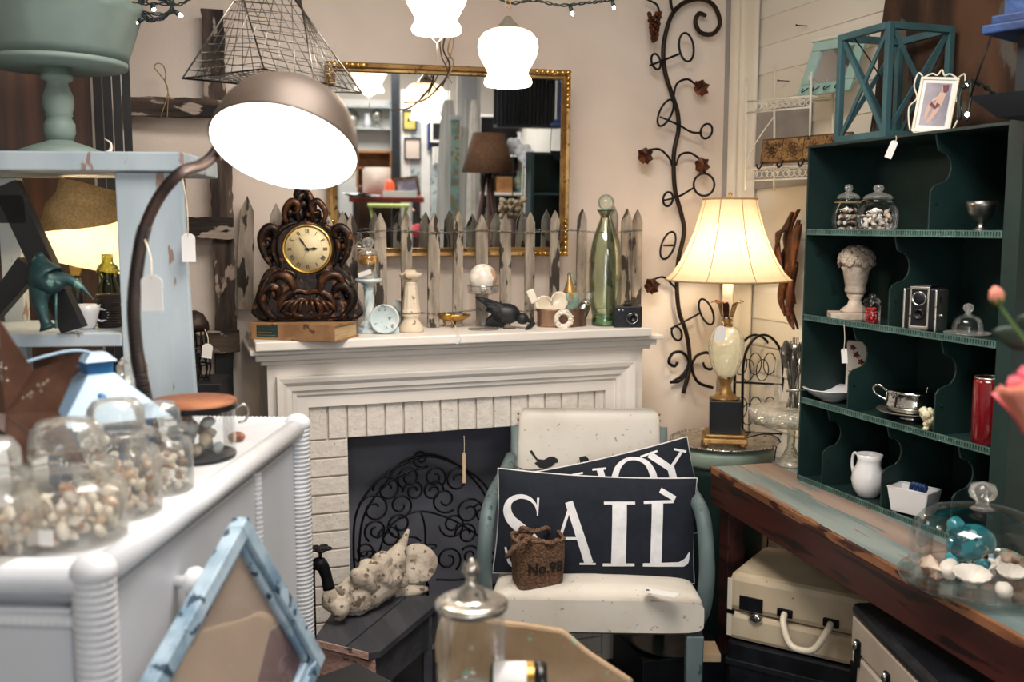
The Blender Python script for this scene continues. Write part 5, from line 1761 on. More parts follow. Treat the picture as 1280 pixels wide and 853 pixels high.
# row 4
c = onshelf(1084, 627, 3, .055)
t = thing('white_pitcher', 'small white glazed pitcher on the lowest cabinet shelf', 'pitcher', c, -60)
t.scale = (1.1, 1.1, 1.14); t.rotation_euler.z = R(70)
B().lathe([(.022, 0), (.026, .004), (.036, .02), (.041, .04), (.038, .06), (.029, .078), (.027, .09), (.031, .104), (.029, .104), (.025, .09), (.027, .078), (.035, .06), (.037, .04), (0, .01)], 40, mod=lambda a, z, r: 1 + (.14 * max(0, math.cos(a + 2.4)) ** 6 if z > .085 else 0)).build('body', 'ceramic_white', t)
B().tube(cm([(.028, .01, .09), (.05, .02, .095), (.058, .022, .07), (.05, .02, .045), (.038, .012, .036)], 5), .004, 8).build('handle', 'ceramic_white', t)
c = onshelf(1141, 648, 3, .05)
t = thing('white_tin_box', 'ribbed white tin box holding a blue ribbon on the lowest shelf', 'box', c, -70)
b = B()
w0, w1, d0, d1, h_ = .044, .054, .028, .034, .07
for (x0, y0, x1, y1) in ((-1, -1, 1, -1), (1, -1, 1, 1), (1, 1, -1, 1), (-1, 1, -1, -1)):
    b.add([(x0 * w0, y0 * d0, .008), (x1 * w0, y1 * d0, .008), (x1 * w1, y1 * d1, h_), (x0 * w1, y0 * d1, h_)], [(0, 1, 2, 3)])
b.add([(-w0, -d0, .008), (w0, -d0, .008), (w0, d0, .008), (-w0, d0, .008)], [(0, 1, 2, 3)])
b.build('box_body', 'ceramic_white', t, solid=.003)
B().tube([(-w1, -d1, h_), (w1, -d1, h_), (w1, d1, h_), (-w1, d1, h_)], .003, 6, closed=True).tube([(-w1 + .003, -d1 + .002, h_ - .014), (w1 - .003, -d1 + .002, h_ - .014)], .002, 5).build('rolled_rim', 'ceramic_white', t, kind='stuff')
for sx in (-1, 1):
    for sy in (-1, 1): B().ball((sx * .038, sy * .022, .005), .0055, 8, 5).build('foot', 'ceramic_white', t)
b = B()
for i in range(4): b.tube(cm([(-.01 + .014 * i, 0, .05), (.0 + .01 * i, -.01, .082), (.015 + .006 * i, .004, .074), (.02, .01, .055)], 5), .006, 6, flat=.4)
o = b.build('blue_ribbon', 'cobalt'); o.location = c; o.rotation_euler = (0, 0, R(-70))
tag(o, 'crumpled bright blue ribbon inside the white tin box', 'ribbon')
# tags on the cabinet
price_tag(at(1120, 170, X=XH - .004), at(1119, 176, X=XH - .012), (.018, .045), 'white paper tag hanging from the top edge of the green cabinet', rz=-60, tilt=22)
price_tag(at(1055, 406, X=XH - .004), at(1055, 436, X=XH - .006), (.017, .04), 'white paper tag hanging inside the green cabinet above the white bowl', rz=-60, tilt=-6)

# ================================================================ CLOCHE WITH TURTLE ON THE TABLE
c = at(1222, 735, Z=ZTB + .002)
GC = c.copy()
SC_ = (c - CP).dot(FW) / F
CR = 83 * SC_
t = thing('glass_cloche', 'large glass cloche with a ball knob covering turtle and shells on the table end', 'cloche', c)
B().lathe([(CR * .99, .012), (CR, .07), (CR * .99, .1), (CR * .93, .132), (CR * .8, .153), (CR * .5, .166), (0, .169)], 48, cap=False).build('dome', 'glass', t)
B().lathe([(.024, .168), (.013, .176), (.012, .184), (.024, .192), (.028, .205), (.023, .219), (0, .226)], 28).build('knob', 'glass_cut', t)
B().lathe([(.02, 0), (CR * .9, .002), (CR * 1.12, .014), (CR * 1.14, .026), (CR * 1.12, .026), (CR * 1.08, .016), (0, .006)], 48).build('glass_plate', 'glass', t)
def cloc(x, y, h=0): return at(x, y, Z=ZTB + .010 + h)
# turtle
tc2 = cloc(1212, 715)
t = thing('ceramic_turtle', 'glossy turquoise ceramic turtle with pierced shell under the cloche', 'figurine', tc2 + Vector((0, 0, .014)), -60)
t.scale = (1.3, 1.3, 1.3)
Mt = T(0, 0, .035) @ RX(-8) @ RY(-28)
b = B().ball((0, 0, 0), (.040, .033, .034), 24, 16, Mt)
b.build('shell', 'turquoise', t)
b = B()
for i in range(9):
    a = R(200 + i * 20)
    b.torus((0, 0, 0), .0042, .0018, 10, 5, T(0, 0, .035) @ T(.027 * math.cos(a), -.0265 + .006 * abs(math.cos(a)), .022 * math.sin(a) + .004))
b.build('pierced_ring', 'verdigris', t, kind='stuff')
B().tube(cm([(-.012, -.006, .045), (-.02, -.008, .056), (-.026, -.010, .066), (-.036, -.012, .07)], 5), 0, 12, rs=[.014, .015, .015, .015, .015, .015, .0155, .016, .0165, .017, .0165, .0155, .0135, .011, .008, .003]).build('head', 'turquoise', t)
for s_ in (-1, 1):
    for x in (-.02, .024): B().ball((x, s_ * .02, .012), (.014, .008, .012), 10, 8).build('flipper', 'turquoise', t)
cl = [(1163, 708, .026, 'shell_pink', 0, 'spiky pink conch shell at the left under the cloche'), (1187, 712, .022, 'shell_white', 1, 'smooth white oval shell left of the turtle'), (1212, 727, .026, 'shell_white', 2, 'wide white scallop dish shell in front of the turtle'),
      (1214, 716, .015, 'shell_pink', 1, 'small pale pink shell resting in the white scallop'), (1234, 717, .013, 'shell_white', 1, 'small round white snail shell right of the turtle'),
      (1262, 722, .021, 'shell_white', 2, 'white fan shell at the right under the cloche'), (1255, 738, .017, 'shell_white', 1, 'round white shell at the lower right under the cloche'), (1274, 714, .018, 'shell_dark', 0, 'purplish brown shell at the far right of the cloche'),
      (1170, 722, .014, 'shell_dark', 0, 'small brown spiral shell under the pink conch')]
for i, (x, y, s_, m, kd, lb_) in enumerate(cl):
    s_ *= 1.35
    p_ = at(x, y, Z=ZTB + .012 + s_ * .5)
    b = B()
    Mx = RZ(40 * i) @ RX(40)
    if kd == 0:
        b.lathe([(0, -s_), (.3 * s_, -.6 * s_), (.55 * s_, -.05 * s_), (.5 * s_, .1 * s_), (.3 * s_, .35 * s_), (.22 * s_, .45 * s_), (.12 * s_, .7 * s_), (0, .95 * s_)], 24, Mx @ RX(50), mod=lambda a, z, r: 1 + .35 * max(0, math.cos(4 * a + z * 60)) ** 4)
    elif kd == 1: b.ball((0, 0, 0), (s_, s_ * .7, s_ * .7), 16, 10, Mx, nz=.15, fr=2, seed=i)
    else:
        b.lathe([(0, 0), (s_ * .5, .1 * s_), (s_ * .9, .35 * s_), (s_ * 1.1, .6 * s_), (s_ * 1.05, .62 * s_), (s_ * .8, .4 * s_), (0, .12 * s_)], 40, RX(18) @ S(1.1, .8, 1), mod=lambda a, z, r: 1 + .05 * math.cos(12 * a))
    o = b.build('seashell', m); o.location = p_; tag(o, lb_, 'shell')
p_ = at(1246, 706, Z=ZTB + .045)
b = B()
star = []
for i in range(10):
    a = PI * i / 5; q = .026 if i % 2 == 0 else .012
    star.append((q * math.cos(a), q * math.sin(a)))
b.add([(x, -.002, z) for x, z in star] + [(0, -.012, 0), (0, .004, 0)], [((i + 1) % 10, i, 10) for i in range(10)] + [(i, (i + 1) % 10, 11) for i in range(10)])
o = b.build('starfish', 'shell_white', bev=.002); o.location = p_; o.rotation_euler = (R(-20), 0, R(-30)); tag(o, 'chunky white starfish leaning on the turtle under the cloche', 'starfish')
p_ = at(1258, 702, Z=ZTB + .035)
t = thing('abalone_shell', 'green and pink open shell standing behind the white starfish', 'shell', p_, -40)
B().lathe([(0, 0), (.02, .003), (.032, .013), (.031, .014), (.019, .006), (0, .003)], 24, RX(70) @ S(1.1, .8, 1), mod=lambda a, z, r: 1 + .08 * math.cos(a * 3)).build('shell_body', 'verdigris', t)
B().lathe([(0, .004), (.018, .007), (.024, .011)], 20, RX(70) @ S(1.1, .8, 1)).build('pink_lining', 'shell_pink', t)

# ================================================================ CAKE STAND WITH CUTLERY JAR
cs_ = at(988, 583, Z=ZTB + .001); cs_ = Vector((cs_.x * 2.605 / cs_.y, 2.605, cs_.z))
t = thing('glass_cake_stand', 'pressed glass cake stand with a scalloped skirt at the far end of the table', 'cake stand', cs_)
CS = t
zz = at(975, 512, D=(cs_ - CP).dot(FW)).z - ZTB
B().lathe([(.042, 0), (.044, .004), (.026, .03), (.012, .06), (.014, zz - .015), (.03, zz - .006)], 36, mod=lambda a, z, r: 1 + .05 * math.sin(8 * a + z * 60)).build('pedestal', 'glass_hobnail', t)
B().lathe([(0, zz - .006), (.10, zz - .006), (.124, zz - .034), (.131, zz - .036), (.134, zz), (.13, zz + .004), (0, zz)], 90, mod=lambda a, z, r: 1 + (.012 * math.sin(18 * a) if r > .11 else 0)).build('plate', 'glass_hobnail', t)
cj = cs_ + Vector((0, 0, zz + .005))
t = thing('cutlery_jar', 'clear glass jar stuffed with old silver cutlery standing on the cake stand', 'jar', cj)
B().lathe([(.05, 0), (.056, .004), (.057, .13), (.06, .15)], 32, cap=False).build('glass_body', 'glass', t)
rnd = random.Random(8)
for i in range(24):
    a = i * 2.4; q0, q1 = .02 * rnd.random(), .018 + .034 * rnd.random()
    L_ = rnd.uniform(.17, .225)
    p0 = cj + Vector((-q0 * math.cos(a), -q0 * math.sin(a), .004)); 
    if i < 2: q1 = .03; L_ = .215; a = R(200 + 40 * i)
    M_2 = align(p0, p0 + Vector((q1 * math.cos(a) + q0 * math.cos(a), (q1 + q0) * math.sin(a), L_)))
    b = B()
    kind = i % 3
    if i < 15:
        b.tube([(0, 0, 0), (0, 0, L_ * .5), (0, 0, L_ * .76)], 0, 6, rs=[.006, .003, .0022], flat=.5)
        if kind != 1: b.ball((0, 0, L_ * .87), (.018, .004, .03), 12, 10)
        else:
            b.box(-.009, .009, -.001, .001, L_ * .75, L_ * .84)
            for k_ in range(4): b.box(-.009 + k_ * .0051, -.0064 + k_ * .0051, -.001, .001, L_ * .84, L_)
    else: b.tube([(0, 0, 0), (0, 0, L_ * .4), (0, 0, L_ * .85), (0, 0, L_ * .95)], 0, 6, rs=[.003, .0035, .0075, .003], flat=.5)
    nm = 'fork' if (i < 15 and kind == 1) else ('spoon' if i < 15 else 'knife')
    o = b.build(nm, 'silver' if i % 2 else 'silver_dull')
    o.matrix_world = M_2
    tag(o, {'fork': 'old silver fork standing in the cutlery jar', 'spoon': 'old silver spoon standing bowl up in the cutlery jar', 'knife': 'old silver knife handle standing in the cutlery jar'}[nm], 'cutlery', {'fork': 'forks', 'spoon': 'spoons', 'knife': 'knives'}[nm] + ' in the cutlery jar')

# rusty metal rooster tail on the right wall
t = thing('metal_wall_art', 'rust brown metal feathered wall ornament on the clapboards left of the green cabinet', 'wall art', at(992, 330, X=2.05))
O = t.location
def mx_(x, y): return at(x, y, X=2.05) - O
for i, pts in enumerate([[(998, 300), (984, 310), (978, 335), (984, 372), (999, 412)], [(1001, 262), (990, 280), (985, 300), (990, 322), (1000, 330)], [(975, 318), (978, 345), (990, 362), (996, 385)], [(1004, 275), (996, 300), (990, 340), (1000, 380)],
                         [(979, 298), (978, 320), (983, 345), (990, 350)], [(1000, 320), (988, 350), (984, 375), (990, 395)], [(1006, 330), (998, 360), (996, 395), (1003, 412)], [(1012, 280), (1004, 310), (1000, 350)], [(1004, 265), (994, 286), (986, 292), (984, 310)]]):
    P = cm([mx_(x, y) - Vector((.005 * i, 0, 0)) for x, y in pts], 6)
    k_ = len(P)
    def ff(u_, v_):
        i_ = min(int(u_ * (k_ - 1)), k_ - 2); fr = u_ * (k_ - 1) - i_
        p_ = P[i_].lerp(P[i_ + 1], fr); ww = .024 * math.sin(PI * min(1, .06 + .94 * u_)) ** .7
        return p_ + Vector((-.008 * (1 - (2 * v_ - 1) ** 2), (v_ - .5) * 2 * ww, 0))
    B().grid(ff, 16, 4).build('metal_feather', 'rooster', t, solid=.0015)

# ================================================================ WHITE WIRE SHELF
A2, B2 = (1.862, 2.97), (1.945, 2.68)
def wl(x, y):
    """pixel on the vertical plane of the shelf front"""
    d = Vector((B2[0] - A2[0], B2[1] - A2[1], 0)); n = Vector((-d.y, d.x, 0)).normalized()
    r = ray(x, y); q = Vector((A2[0], A2[1], 0)) - CP
    return CP + r * (q.dot(n) / r.dot(n))
t = thing('wire_shelf', 'cream wrought wire wall shelf with scrolled fronts left of the green cabinet', 'shelf', (A2[0], A2[1], wl(933, 240).z))
O = t.location
back = Vector((.13, .05, 0))
def sh(x, y, bk=0): return wl(x, y) - O + back * bk
for x0, y0, x1, y1 in [(933, 99, 932, 238), (1014, 90, 1012, 190)]: B().tube([sh(x0, y0), sh(x1, y1)], .004, 8).build('post', 'rack_white', t)
for x0, y0, x1, y1 in [(937, 75, 937, 238), (1010, 60, 1010, 230)]: B().tube([sh(x0, y0, 1), sh(x1, y1, 1)], .004, 8).build('post', 'rack_white', t)
for (ya, yb, h_) in ((127, 120, 14), (210, 207, 16)):
    b = B()
    L0, L1_ = sh(933, ya), sh(1014, yb)
    M0_, M1_ = sh(933, ya + h_), sh(1014, yb + h_)
    b.tube([L0, L1_], .003, 6).tube([M0_, M1_], .003, 6)
    b.build('front_rail', 'rack_white', t)
    b = B()
    for i in range(12):
        f_ = (i + .5) / 12
        c_ = L0.lerp(L1_, f_); d_ = M0_.lerp(M1_, f_)
        e_ = (L1_ - L0).normalized()
        hh_ = (c_ - d_).length
        pts = spiral((0, 0), hh_ * .15, hh_ * .42, 0 if i % 2 else 180, 500 if i % 2 else -320, 16)
        m_2 = (c_ + d_) / 2
        b.tube([m_2 + e_ * x + Vector((0, 0, z)) for x, z in pts], .0014, 5)
    b.build('scroll_band', 'rack_white', t, kind='stuff')
    for i in range(9):
        f_ = i / 8
        B().tube([L0.lerp(L1_, f_), L0.lerp(L1_, f_) + back], .0017, 5).build('shelf_wire', 'rack_white', t)
    B().tube([L0, L0 + back, L1_ + back, L1_], .003, 6).build('side_rail', 'rack_white', t)
B().tube(cm([sh(1012, 100), sh(1000, 92, .3), sh(975, 80, .6), sh(960, 78, 1)], 5), .0022, 6).build('scroll_brace', 'rack_white', t)
B().tube(cm([sh(968, 145), sh(950, 170), sh(938, 190), sh(934, 200), sh(938, 208)], 5), .0022, 6).build('scroll_brace', 'rack_white', t)
ZS1, ZS2 = wl(975, 124).z, wl(975, 209).z
# hook board on lower shelf
p0, p1 = wl(951, 203), wl(1062, 196)
ha = math.degrees(math.atan2(p1.y - p0.y, p1.x - p0.x))
hl = (wl(1062, 196) - wl(951, 203)).xy.length
t = thing('hook_board', 'embossed brown tile coat rack with hooks leaning on the wire shelf', 'coat rack', (p0.x - .012, p0.y - .012, ZS2 + .012), ha)
hh_ = wl(955, 171).z - wl(951, 203).z
MT_ = RX(-8)
B().box(0, hl, 0, .012, 0, hh_, MT_).build('board', 'hook_board', t, bev=.002)
n = 4
for i in range(n):
    w_ = (hl - .012) / n
    x0 = .006 + i * w_
    B().box(x0 + .002, x0 + w_ - .002, -.004, 0, .006, hh_ - .006, MT_).build('tile', 'hook_tile', t, bev=.0015)
    b = B()
    for k_ in range(8):
        a = PI * k_ / 4
        b.torus((x0 + w_ / 2 + .017 * math.cos(a), -.005, hh_ / 2 + .017 * math.sin(a)), .006, .0012, 10, 4, MT_)
    b.torus((x0 + w_ / 2, -.005, hh_ / 2), .009, .002, 14, 4, MT_).ball((x0 + w_ / 2, -.005, hh_ / 2), (.005, .002, .005), 8, 5, MT_)
    b.build('embossing', 'hook_board', t, kind='stuff')
    B().tube(cm([(x0 + .01, -.004, .008), (x0 + .01, -.012, -.012), (x0 + .01, -.024, -.018), (x0 + .01, -.032, -.006)], 5), .003, 6, MT_).build('hook', 'iron_brown', t)
# mint mirror frame on upper shelf
p0 = wl(989, 124)
t = thing('mint_frame', 'mint green wooden frame with little hooks leaning on the upper wire shelf', 'frame', (p0.x + .02, p0.y + .0, ZS1 + .004), ha)
fw_, fh_ = .20, .17
Ms = Matrix(((1, 0, .22, 0), (0, 1, 0, 0), (0, 0, 1, 0), (0, 0, 0, 1))) @ RX(-10)
for a in ((0, fw_, 0, .035), (0, fw_, fh_ - .03, fh_), (0, .035, .035, fh_ - .03), (fw_ - .035, fw_, .035, fh_ - .03)):
    B().box(a[0], a[1], 0, .016, a[2], a[3], Ms).build('frame_rail', 'mint', t, bev=.003)
B().box(.03, fw_ - .03, .008, .012, .03, fh_ - .028, Ms).build('glass_pane', 'mirror_glass', t)
B().box(-.01, fw_ + .01, -.006, .02, fh_, fh_ + .012, Ms).build('cornice', 'rack_white', t, bev=.003)
for i in range(4):
    x = .03 + i * .042
    B().tube(cm([(x - .01, -.004, .022), (x - .006, -.012, .012), (x, -.014, .008), (x + .006, -.012, .012), (x + .01, -.004, .022)], 4), .0018, 5, Ms).build('hook', 'iron', t)
# grey board on the wall behind the wire shelf
ga, gb2 = at(938, 142, X=XR - .012), at(1012, 232, X=XR - .012)
o = B().box(XR - .02, XR - .012, gb2.y, ga.y, gb2.z, ga.z).build('grey_board', 'plaster_grey'); tag(o, 'plain grey board fixed on the clapboards behind the cream wire shelf', 'board')
# stray nails in the clapboards
for x, y in [(1002, 32), (979, 101)]:
    a = at(x, y, X=XR - .03)
    b = B().tube([a + Vector((.03, 0, 0)), a + Vector((-.02, .0, .0))], .0018, 6).lathe([(0, 0), (.004, 0), (.004, .0015), (0, .0015)], 10, TV(a + Vector((-.02, 0, 0))) @ RY(-90))
    o = b.build('nail', 'iron'); tag(o, 'bare nail sticking out of the clapboards high above the wire shelf' if y < 50 else 'bare nail in the clapboards just behind the wire shelf', 'nail')

# ================================================================ ON TOP OF THE HUTCH
ZTOP = ZH1 + .0005
def ontop(x, y, dx_=0):
    p_ = at(x, y, X=XH + dx_); return Vector((p_.x, p_.y, ZTOP))
l0, l1 = ontop(1042, 180, .01), ontop(1106, 172, .01)
LW = .165
t = thing('wooden_lantern', 'teal wooden lantern frame with crossed slats on top of the green cabinet', 'lantern', (l0.x + .0, l0.y, ZTOP), math.degrees(math.atan2(l1.y - l0.y, l1.x - l0.x)))
LW = (l1 - l0).length * 1.0
LH = at(1044, 45, X=XH + .01).z - ZTOP
ps = .017
for x, y in ((0, 0), (LW - ps, 0), (0, LW - ps), (LW - ps, LW - ps)): B().box(x, x + ps, y, y + ps, 0, LH).build('corner_post', 'lantern_teal', t, bev=.0015)
for z in (0, LH - ps):
    for a in ((ps, LW - ps, 0, ps), (ps, LW - ps, LW - ps, LW), (0, ps, ps, LW - ps), (LW - ps, LW, ps, LW - ps)): B().box(a[0], a[1], a[2], a[3], z, z + ps).build('rail', 'lantern_teal', t)
for k_ in range(4):
    Mk = [T(0, .004, 0), T(LW - .004, 0, 0) @ RZ(90), T(LW, LW - .004, 0) @ RZ(180), T(.004, LW, 0) @ RZ(-90)][k_]
    for s_ in (0, 1):
        x0, x1 = (ps, LW - ps) if s_ else (LW - ps, ps)
        d = Vector((x1 - x0, 0, LH - 2 * ps)); L_ = d.length
        Mx = Mk @ T(x0, .004 * s_, ps) @ RY(math.degrees(math.atan2(d.x, d.z)))
        B().box(-.006, .006, 0, .005, 0, L_, Mx).build('cross_slat', 'lantern_teal', t)
B().tube(cm([(LW * .2, .01, LH), (LW * .35, .05, LH * .75), (LW * .5, .08, LH * .5)], 5), .002, 5).build('wire_handle', 'iron', t)

p0, p1 = ontop(1141, 157, .03), ontop(1188, 153, .03)
s_ = .028 / 12
t = thing('photo_frame', 'cream scrolled wire photo frame on the cabinet with a picture of a seated woman', 'picture frame', p0, -50)
s_ = (p0 - CP).dot(FW) / F
fw_, fh_ = 42 * s_, 66 * s_
fz = 5 * s_
MF = T(0, 0, fz) @ RX(-10) @ RY(6)
B().box(0, fw_, .002, .008, 0, fh_, MF).build('backing', 'black_plastic', t)
for a in ((-.003, fw_ + .003, -.003, .004), (-.003, fw_ + .003, fh_ - .004, fh_ + .003), (-.003, .004, .004, fh_ - .004), (fw_ - .004, fw_ + .003, .004, fh_ - .004)): B().box(a[0], a[1], -.004, .006, a[2], a[3], MF).build('frame_rail', 'rack_white', t, bev=.001)
B().box(.004, fw_ - .004, -.001, .002, .004, fh_ - .004, MF).build('mat_board', 'paper', t)
B().box(.012, fw_ - .012, -.0018, -.001, .014, fh_ - .012, MF).build('photo_print', 'photo_ground', t)
b = B()
def fpt(u_, v_): return (.012 + u_ * (fw_ - .024), .014 + v_ * (fh_ - .026))
def flat(b, pts, w0_, w1_, m_y):
    q = [Vector((*fpt(*p_), 0)) for p_ in pts]; k_ = len(q)
    vs = []
    for i in range(k_):
        d = (q[min(i + 1, k_ - 1)] - q[max(i - 1, 0)]).normalized(); n_ = Vector((-d.y, d.x, 0)); ww = (w0_ + (w1_ - w0_) * i / (k_ - 1)) * fw_
        for j in (-1, 1): v = q[i] + n_ * ww * j; vs.append((v.x, m_y, v.y))
    b.add(vs, [(2 * i, 2 * i + 1, 2 * i + 3, 2 * i + 2) for i in range(k_ - 1)], MF)
flat(b, [(.72, .78), (.66, .62), (.6, .46)], .09, .10, -.0022)
flat(b, [(.6, .46), (.3, .5), (.22, .3)], .08, .05, -.0024); flat(b, [(.22, .3), (.2, .15)], .05, .03, -.0024)
flat(b, [(.6, .44), (.45, .2), (.3, .06)], .08, .04, -.0026); flat(b, [(.66, .7), (.45, .62), (.35, .58)], .045, .035, -.0028)
flat(b, [(.74, .92), (.73, .80)], .07, .06, -.0024)
b.build('woman_print', 'skin', t, kind='stuff')
b = B(); flat(b, [(.78, .96), (.8, .84), (.74, .80)], .09, .05, -.003); flat(b, [(.62, .52), (.52, .42), (.3, .52)], .06, .05, -.003); b.build('dress_print', 'skirt', t, kind='stuff')
b = B()
b.tube(cm([(0, 0, fh_), (fw_ * .25, 0, fh_ + .012), (fw_ * .4, 0, fh_ + .008), (fw_ * .5, 0, fh_ + .022), (fw_ * .6, 0, fh_ + .008), (fw_ * .75, 0, fh_ + .012), (fw_, 0, fh_)], 5), .0022, 5, MF)
b.build('top_scroll', 'rack_white', t)
for sx in (0, 1):
    X = fw_ * sx; q = -1 if sx == 0 else 1
    B().tube(cm([(X, 0, fh_ + .005), (X + q * .012, 0, fh_ + .012), (X + q * .016, 0, fh_ * .85), (X + q * .004, 0, fh_ * .62), (X + q * .018, 0, fh_ * .45), (X + q * .014, 0, fh_ * .2), (X + q * .006, 0, .0)], 5), .0022, 5, MF).build('side_scroll', 'rack_white', t)
B().tube(cm([(0, 0, 0), (.01, -.01, -.008), (.04, -.012, -.004), (fw_ - .02, -.01, -.006), (fw_, 0, 0)], 5), .0022, 5, MF).build('foot_scroll', 'rack_white', t)

# hanging brown cloth at the top right, blue crate and black bracket
def fab(u_, v_):
    x = 1.99 - .012 * math.sin(u_ * 19) - .02 * v_ * 0
    y = 1.35 + u_ * (1.16 - .12 * (v_))
    return (x + .01 * noise.noise(Vector((u_ * 6, v_ * 4, 2))), y, 1.74 + v_ * .95)
o = B().grid(fab, 60, 20).build('hanging_cloth', 'hanging_fabric', solid=.002)
tag(o, 'mottled brown cloth hanging down the right wall behind the green cabinet top', 'cloth')
bp = at(1262, 95, D=2.0)
t = thing('blue_wall_shelf', 'cobalt blue painted wooden shelf with dark box below at the top right', 'shelf', (bp.x, bp.y, ZTOP), 0)
O = t.location
def bl_(x, y, D=2.0): return at(x, y, D=D) - O
a0 = bl_(1228, 40); a1 = bl_(1232, 20); 
zA, zB = bl_(1240, 40).z, bl_(1240, 24).z
x0_ = bl_(1226, 50).x; y0_ = bl_(1226, 50).y
MB2 = T(x0_, y0_, 0) @ RZ(-70)
B().box(0, .42, 0, .22, zA - .006, zA + .012, MB2).build('lower_molding', 'cobalt', t, bev=.003)
B().box(.012, .42, .012, .22, zA + .012, zA + .03, MB2).build('upper_molding', 'cobalt', t, bev=.003)
B().box(.03, .42, .03, .22, zA + .03, zA + .28, MB2).build('crate_side', 'cobalt', t)
zC = bl_(1240, 118).z
B().box(.05, .40, .05, .2, zC, zA - .006, MB2).build('dark_box', 'black_wood', t)
B().add([(-.02, 0, zC), (.4, 0, zC), (.4, .22, zC), (-.02, .22, zC), (.03, .02, zC - .045), (.4, .02, zC - .045), (.4, .2, zC - .045), (.03, .2, zC - .045)], [(0, 1, 2, 3), (7, 6, 5, 4), (0, 4, 5, 1), (1, 5, 6, 2), (2, 6, 7, 3), (3, 7, 4, 0)], MB2).build('tray_base', 'black_wood', t)
B().tube([(MB2 @ Vector((.02, 0, zA - .01))), (MB2 @ Vector((-.015, 0, zC)))], .002, 5).build('hanging_wire', 'iron', t)
for dx in (.08, .36): B().box(dx, dx + .02, .08, .14, 0, zC - .045, MB2).build('foot', 'black_wood', t)
s3 = thing('cabinet_lights', 'dark string light wire with two lit bulbs behind the cream photo frame', 'string lights', at(1200, 120, D=2.25))
fairy(s3, [(1200, 150), (1201, 115), (1214, 101), (1232, 108), (1246, 120)], [(1203, 110, 4, -3)], 2.32, .003)
v = [at(x, y, D=2.26) - s3.location for x, y in [(1214, 102), (1213, 125), (1208, 152)]]
B().tube(cm(v, 6), .003, 5).build('cable', 'green_wire', s3)
a = at(1211, 138, D=2.24) - s3.location; e = at(1209, 143, D=2.24) - s3.location
B().ball(e, .005, 8, 6).build('small_bulb', 'bulb', s3)

# rose in the foreground right
rp = at(1294, 486, D=1.15)
t = thing('pink_rose', 'large coral pink rose blossom leaning in at the right edge', 'flower', rp)
rs_ = 1.15 / F
for i in range(22):
    a = i * 2.4
    q = 8 + i * 2.1
    u0 = Vector((math.cos(a), math.sin(a) * .55, 0))
    def pet(u_, v_, a=a, q=q, i=i):
        w_ = (16 + i * .9) * rs_ * math.sin(PI * min(1, .12 + .88 * u_)) ** .6
        ang_ = a + (v_ - .5) * 1.5
        rr = q * rs_ * (.55 + .6 * u_ ** 1.6)
        z = (-24 + 52 * u_ - i * 1.6) * rs_ + .002 * math.sin(v_ * 9 + i)
        return Vector((rr * math.cos(ang_), rr * math.sin(ang_) * .8, z + (.003 if u_ > .95 else 0)))
    B().grid(pet, 6, 6, RX(-18)).build('petal', 'coral_rose' if i > 12 and math.sin(a) < .5 else 'pink_rose', t, solid=.0006)
st = B().tube(cm([at(1247, 378, D=1.17) - rp, at(1262, 400, D=1.16) - rp, at(1290, 440, D=1.15) - rp, at(1340, 520, D=1.15) - rp, at(1405, 650, D=1.16) - rp], 6), .0022, 6).build('bud_stem', 'stem_green', t)
b = B(); bp_ = at(1246, 370, D=1.17) - rp
b.lathe([(0, -.01), (.007, -.007), (.009, 0), (.006, .008), (0, .013)], 12, TV(bp_) @ RY(-20)).build('rose_bud', 'coral_rose', t)
B().lathe([(.003, -.012), (.008, -.007), (.0095, -.001)], 6, TV(bp_) @ RY(-20)).build('sepal', 'stem_green', t)
for k_, (x, y, x1, y1) in enumerate([(1300, 432, 1240, 414), (1300, 420, 1272, 398)]):
    a_, e_ = at(x, y, D=1.18) - rp, at(x1, y1, D=1.2) - rp
    def lf2(u_, v_): 
        p_ = a_.lerp(e_, u_); w_ = .014 * math.sin(PI * min(1, .03 + .97 * u_)); return p_ + Vector((0, .004 * abs(v_ - .5), (v_ - .5) * 2 * w_))
    B().grid(lf2, 8, 4).build('leaf', 'leaf', t, solid=.0006)

vp = at(1410, 660, D=1.16)
B().tube(cm([(0, 0, -.01), at(1310, 540, D=1.15) - rp, at(1360, 590, D=1.155) - rp, vp - rp], 5), .0026, 6).build('stem', 'stem_green', t)
t = thing('flower_pedestal', 'dark pedestal with a green vase holding the roses beyond the right edge', 'pedestal', (vp.x, vp.y, 0))
B().lathe([(.06, 0), (.062, .01), (.03, .03), (.026, vp.z - .2), (.055, vp.z - .17), (.055, vp.z - .16), (0, vp.z - .16)], 28).build('column', 'black_wood', t)
B().lathe([(.03, vp.z - .159), (.045, vp.z - .12), (.04, vp.z - .05), (.022, vp.z - .01), (.028, vp.z + .01)], 28, cap=False).build('vase', 'hutch', t)

# ================================================================ CASES UNDER THE TABLE
sp = at(911, 716, D=2.92)
ang_ = math.degrees(math.atan2((at(1065, 745, D=2.58) - sp).y, (at(1065, 745, D=2.58) - sp).x))
sH = .20
t = thing('cream_suitcase', 'cream leather suitcase with a rounded handle lying on a black chest under the table', 'suitcase', (sp.x, sp.y, sp.z - sH), -52)
SL, SDp = .44, .31
cut = sH * .42
B().box(0, SL, 0, SDp, cut + .001, sH).build('lid', 'case_cream', t, bev=.02)
B().box(0, SL, 0, SDp, 0, cut - .001).build('base', 'case_cream', t, bev=.014)
for z0, z1 in ((cut + .02, sH - .012),): pass
B().box(-.002, .012, -.002, .004, .01, sH - .016).build('edge_binding', 'case_side', t, bev=.001)
B().box(.035, .105, -.004, .002, cut + .012, cut + .055).build('lock_plate', 'leather_black', t, bev=.002)
B().lathe([(.0, 0), (.02, .002), (.022, .006), (.012, .012), (0, .012)], 20, T(.085, 0, cut - .004) @ RX(90) @ S(1, .7, 1)).build('lock_knob', 'chrome', t)
hx0, hx1 = .17, .30
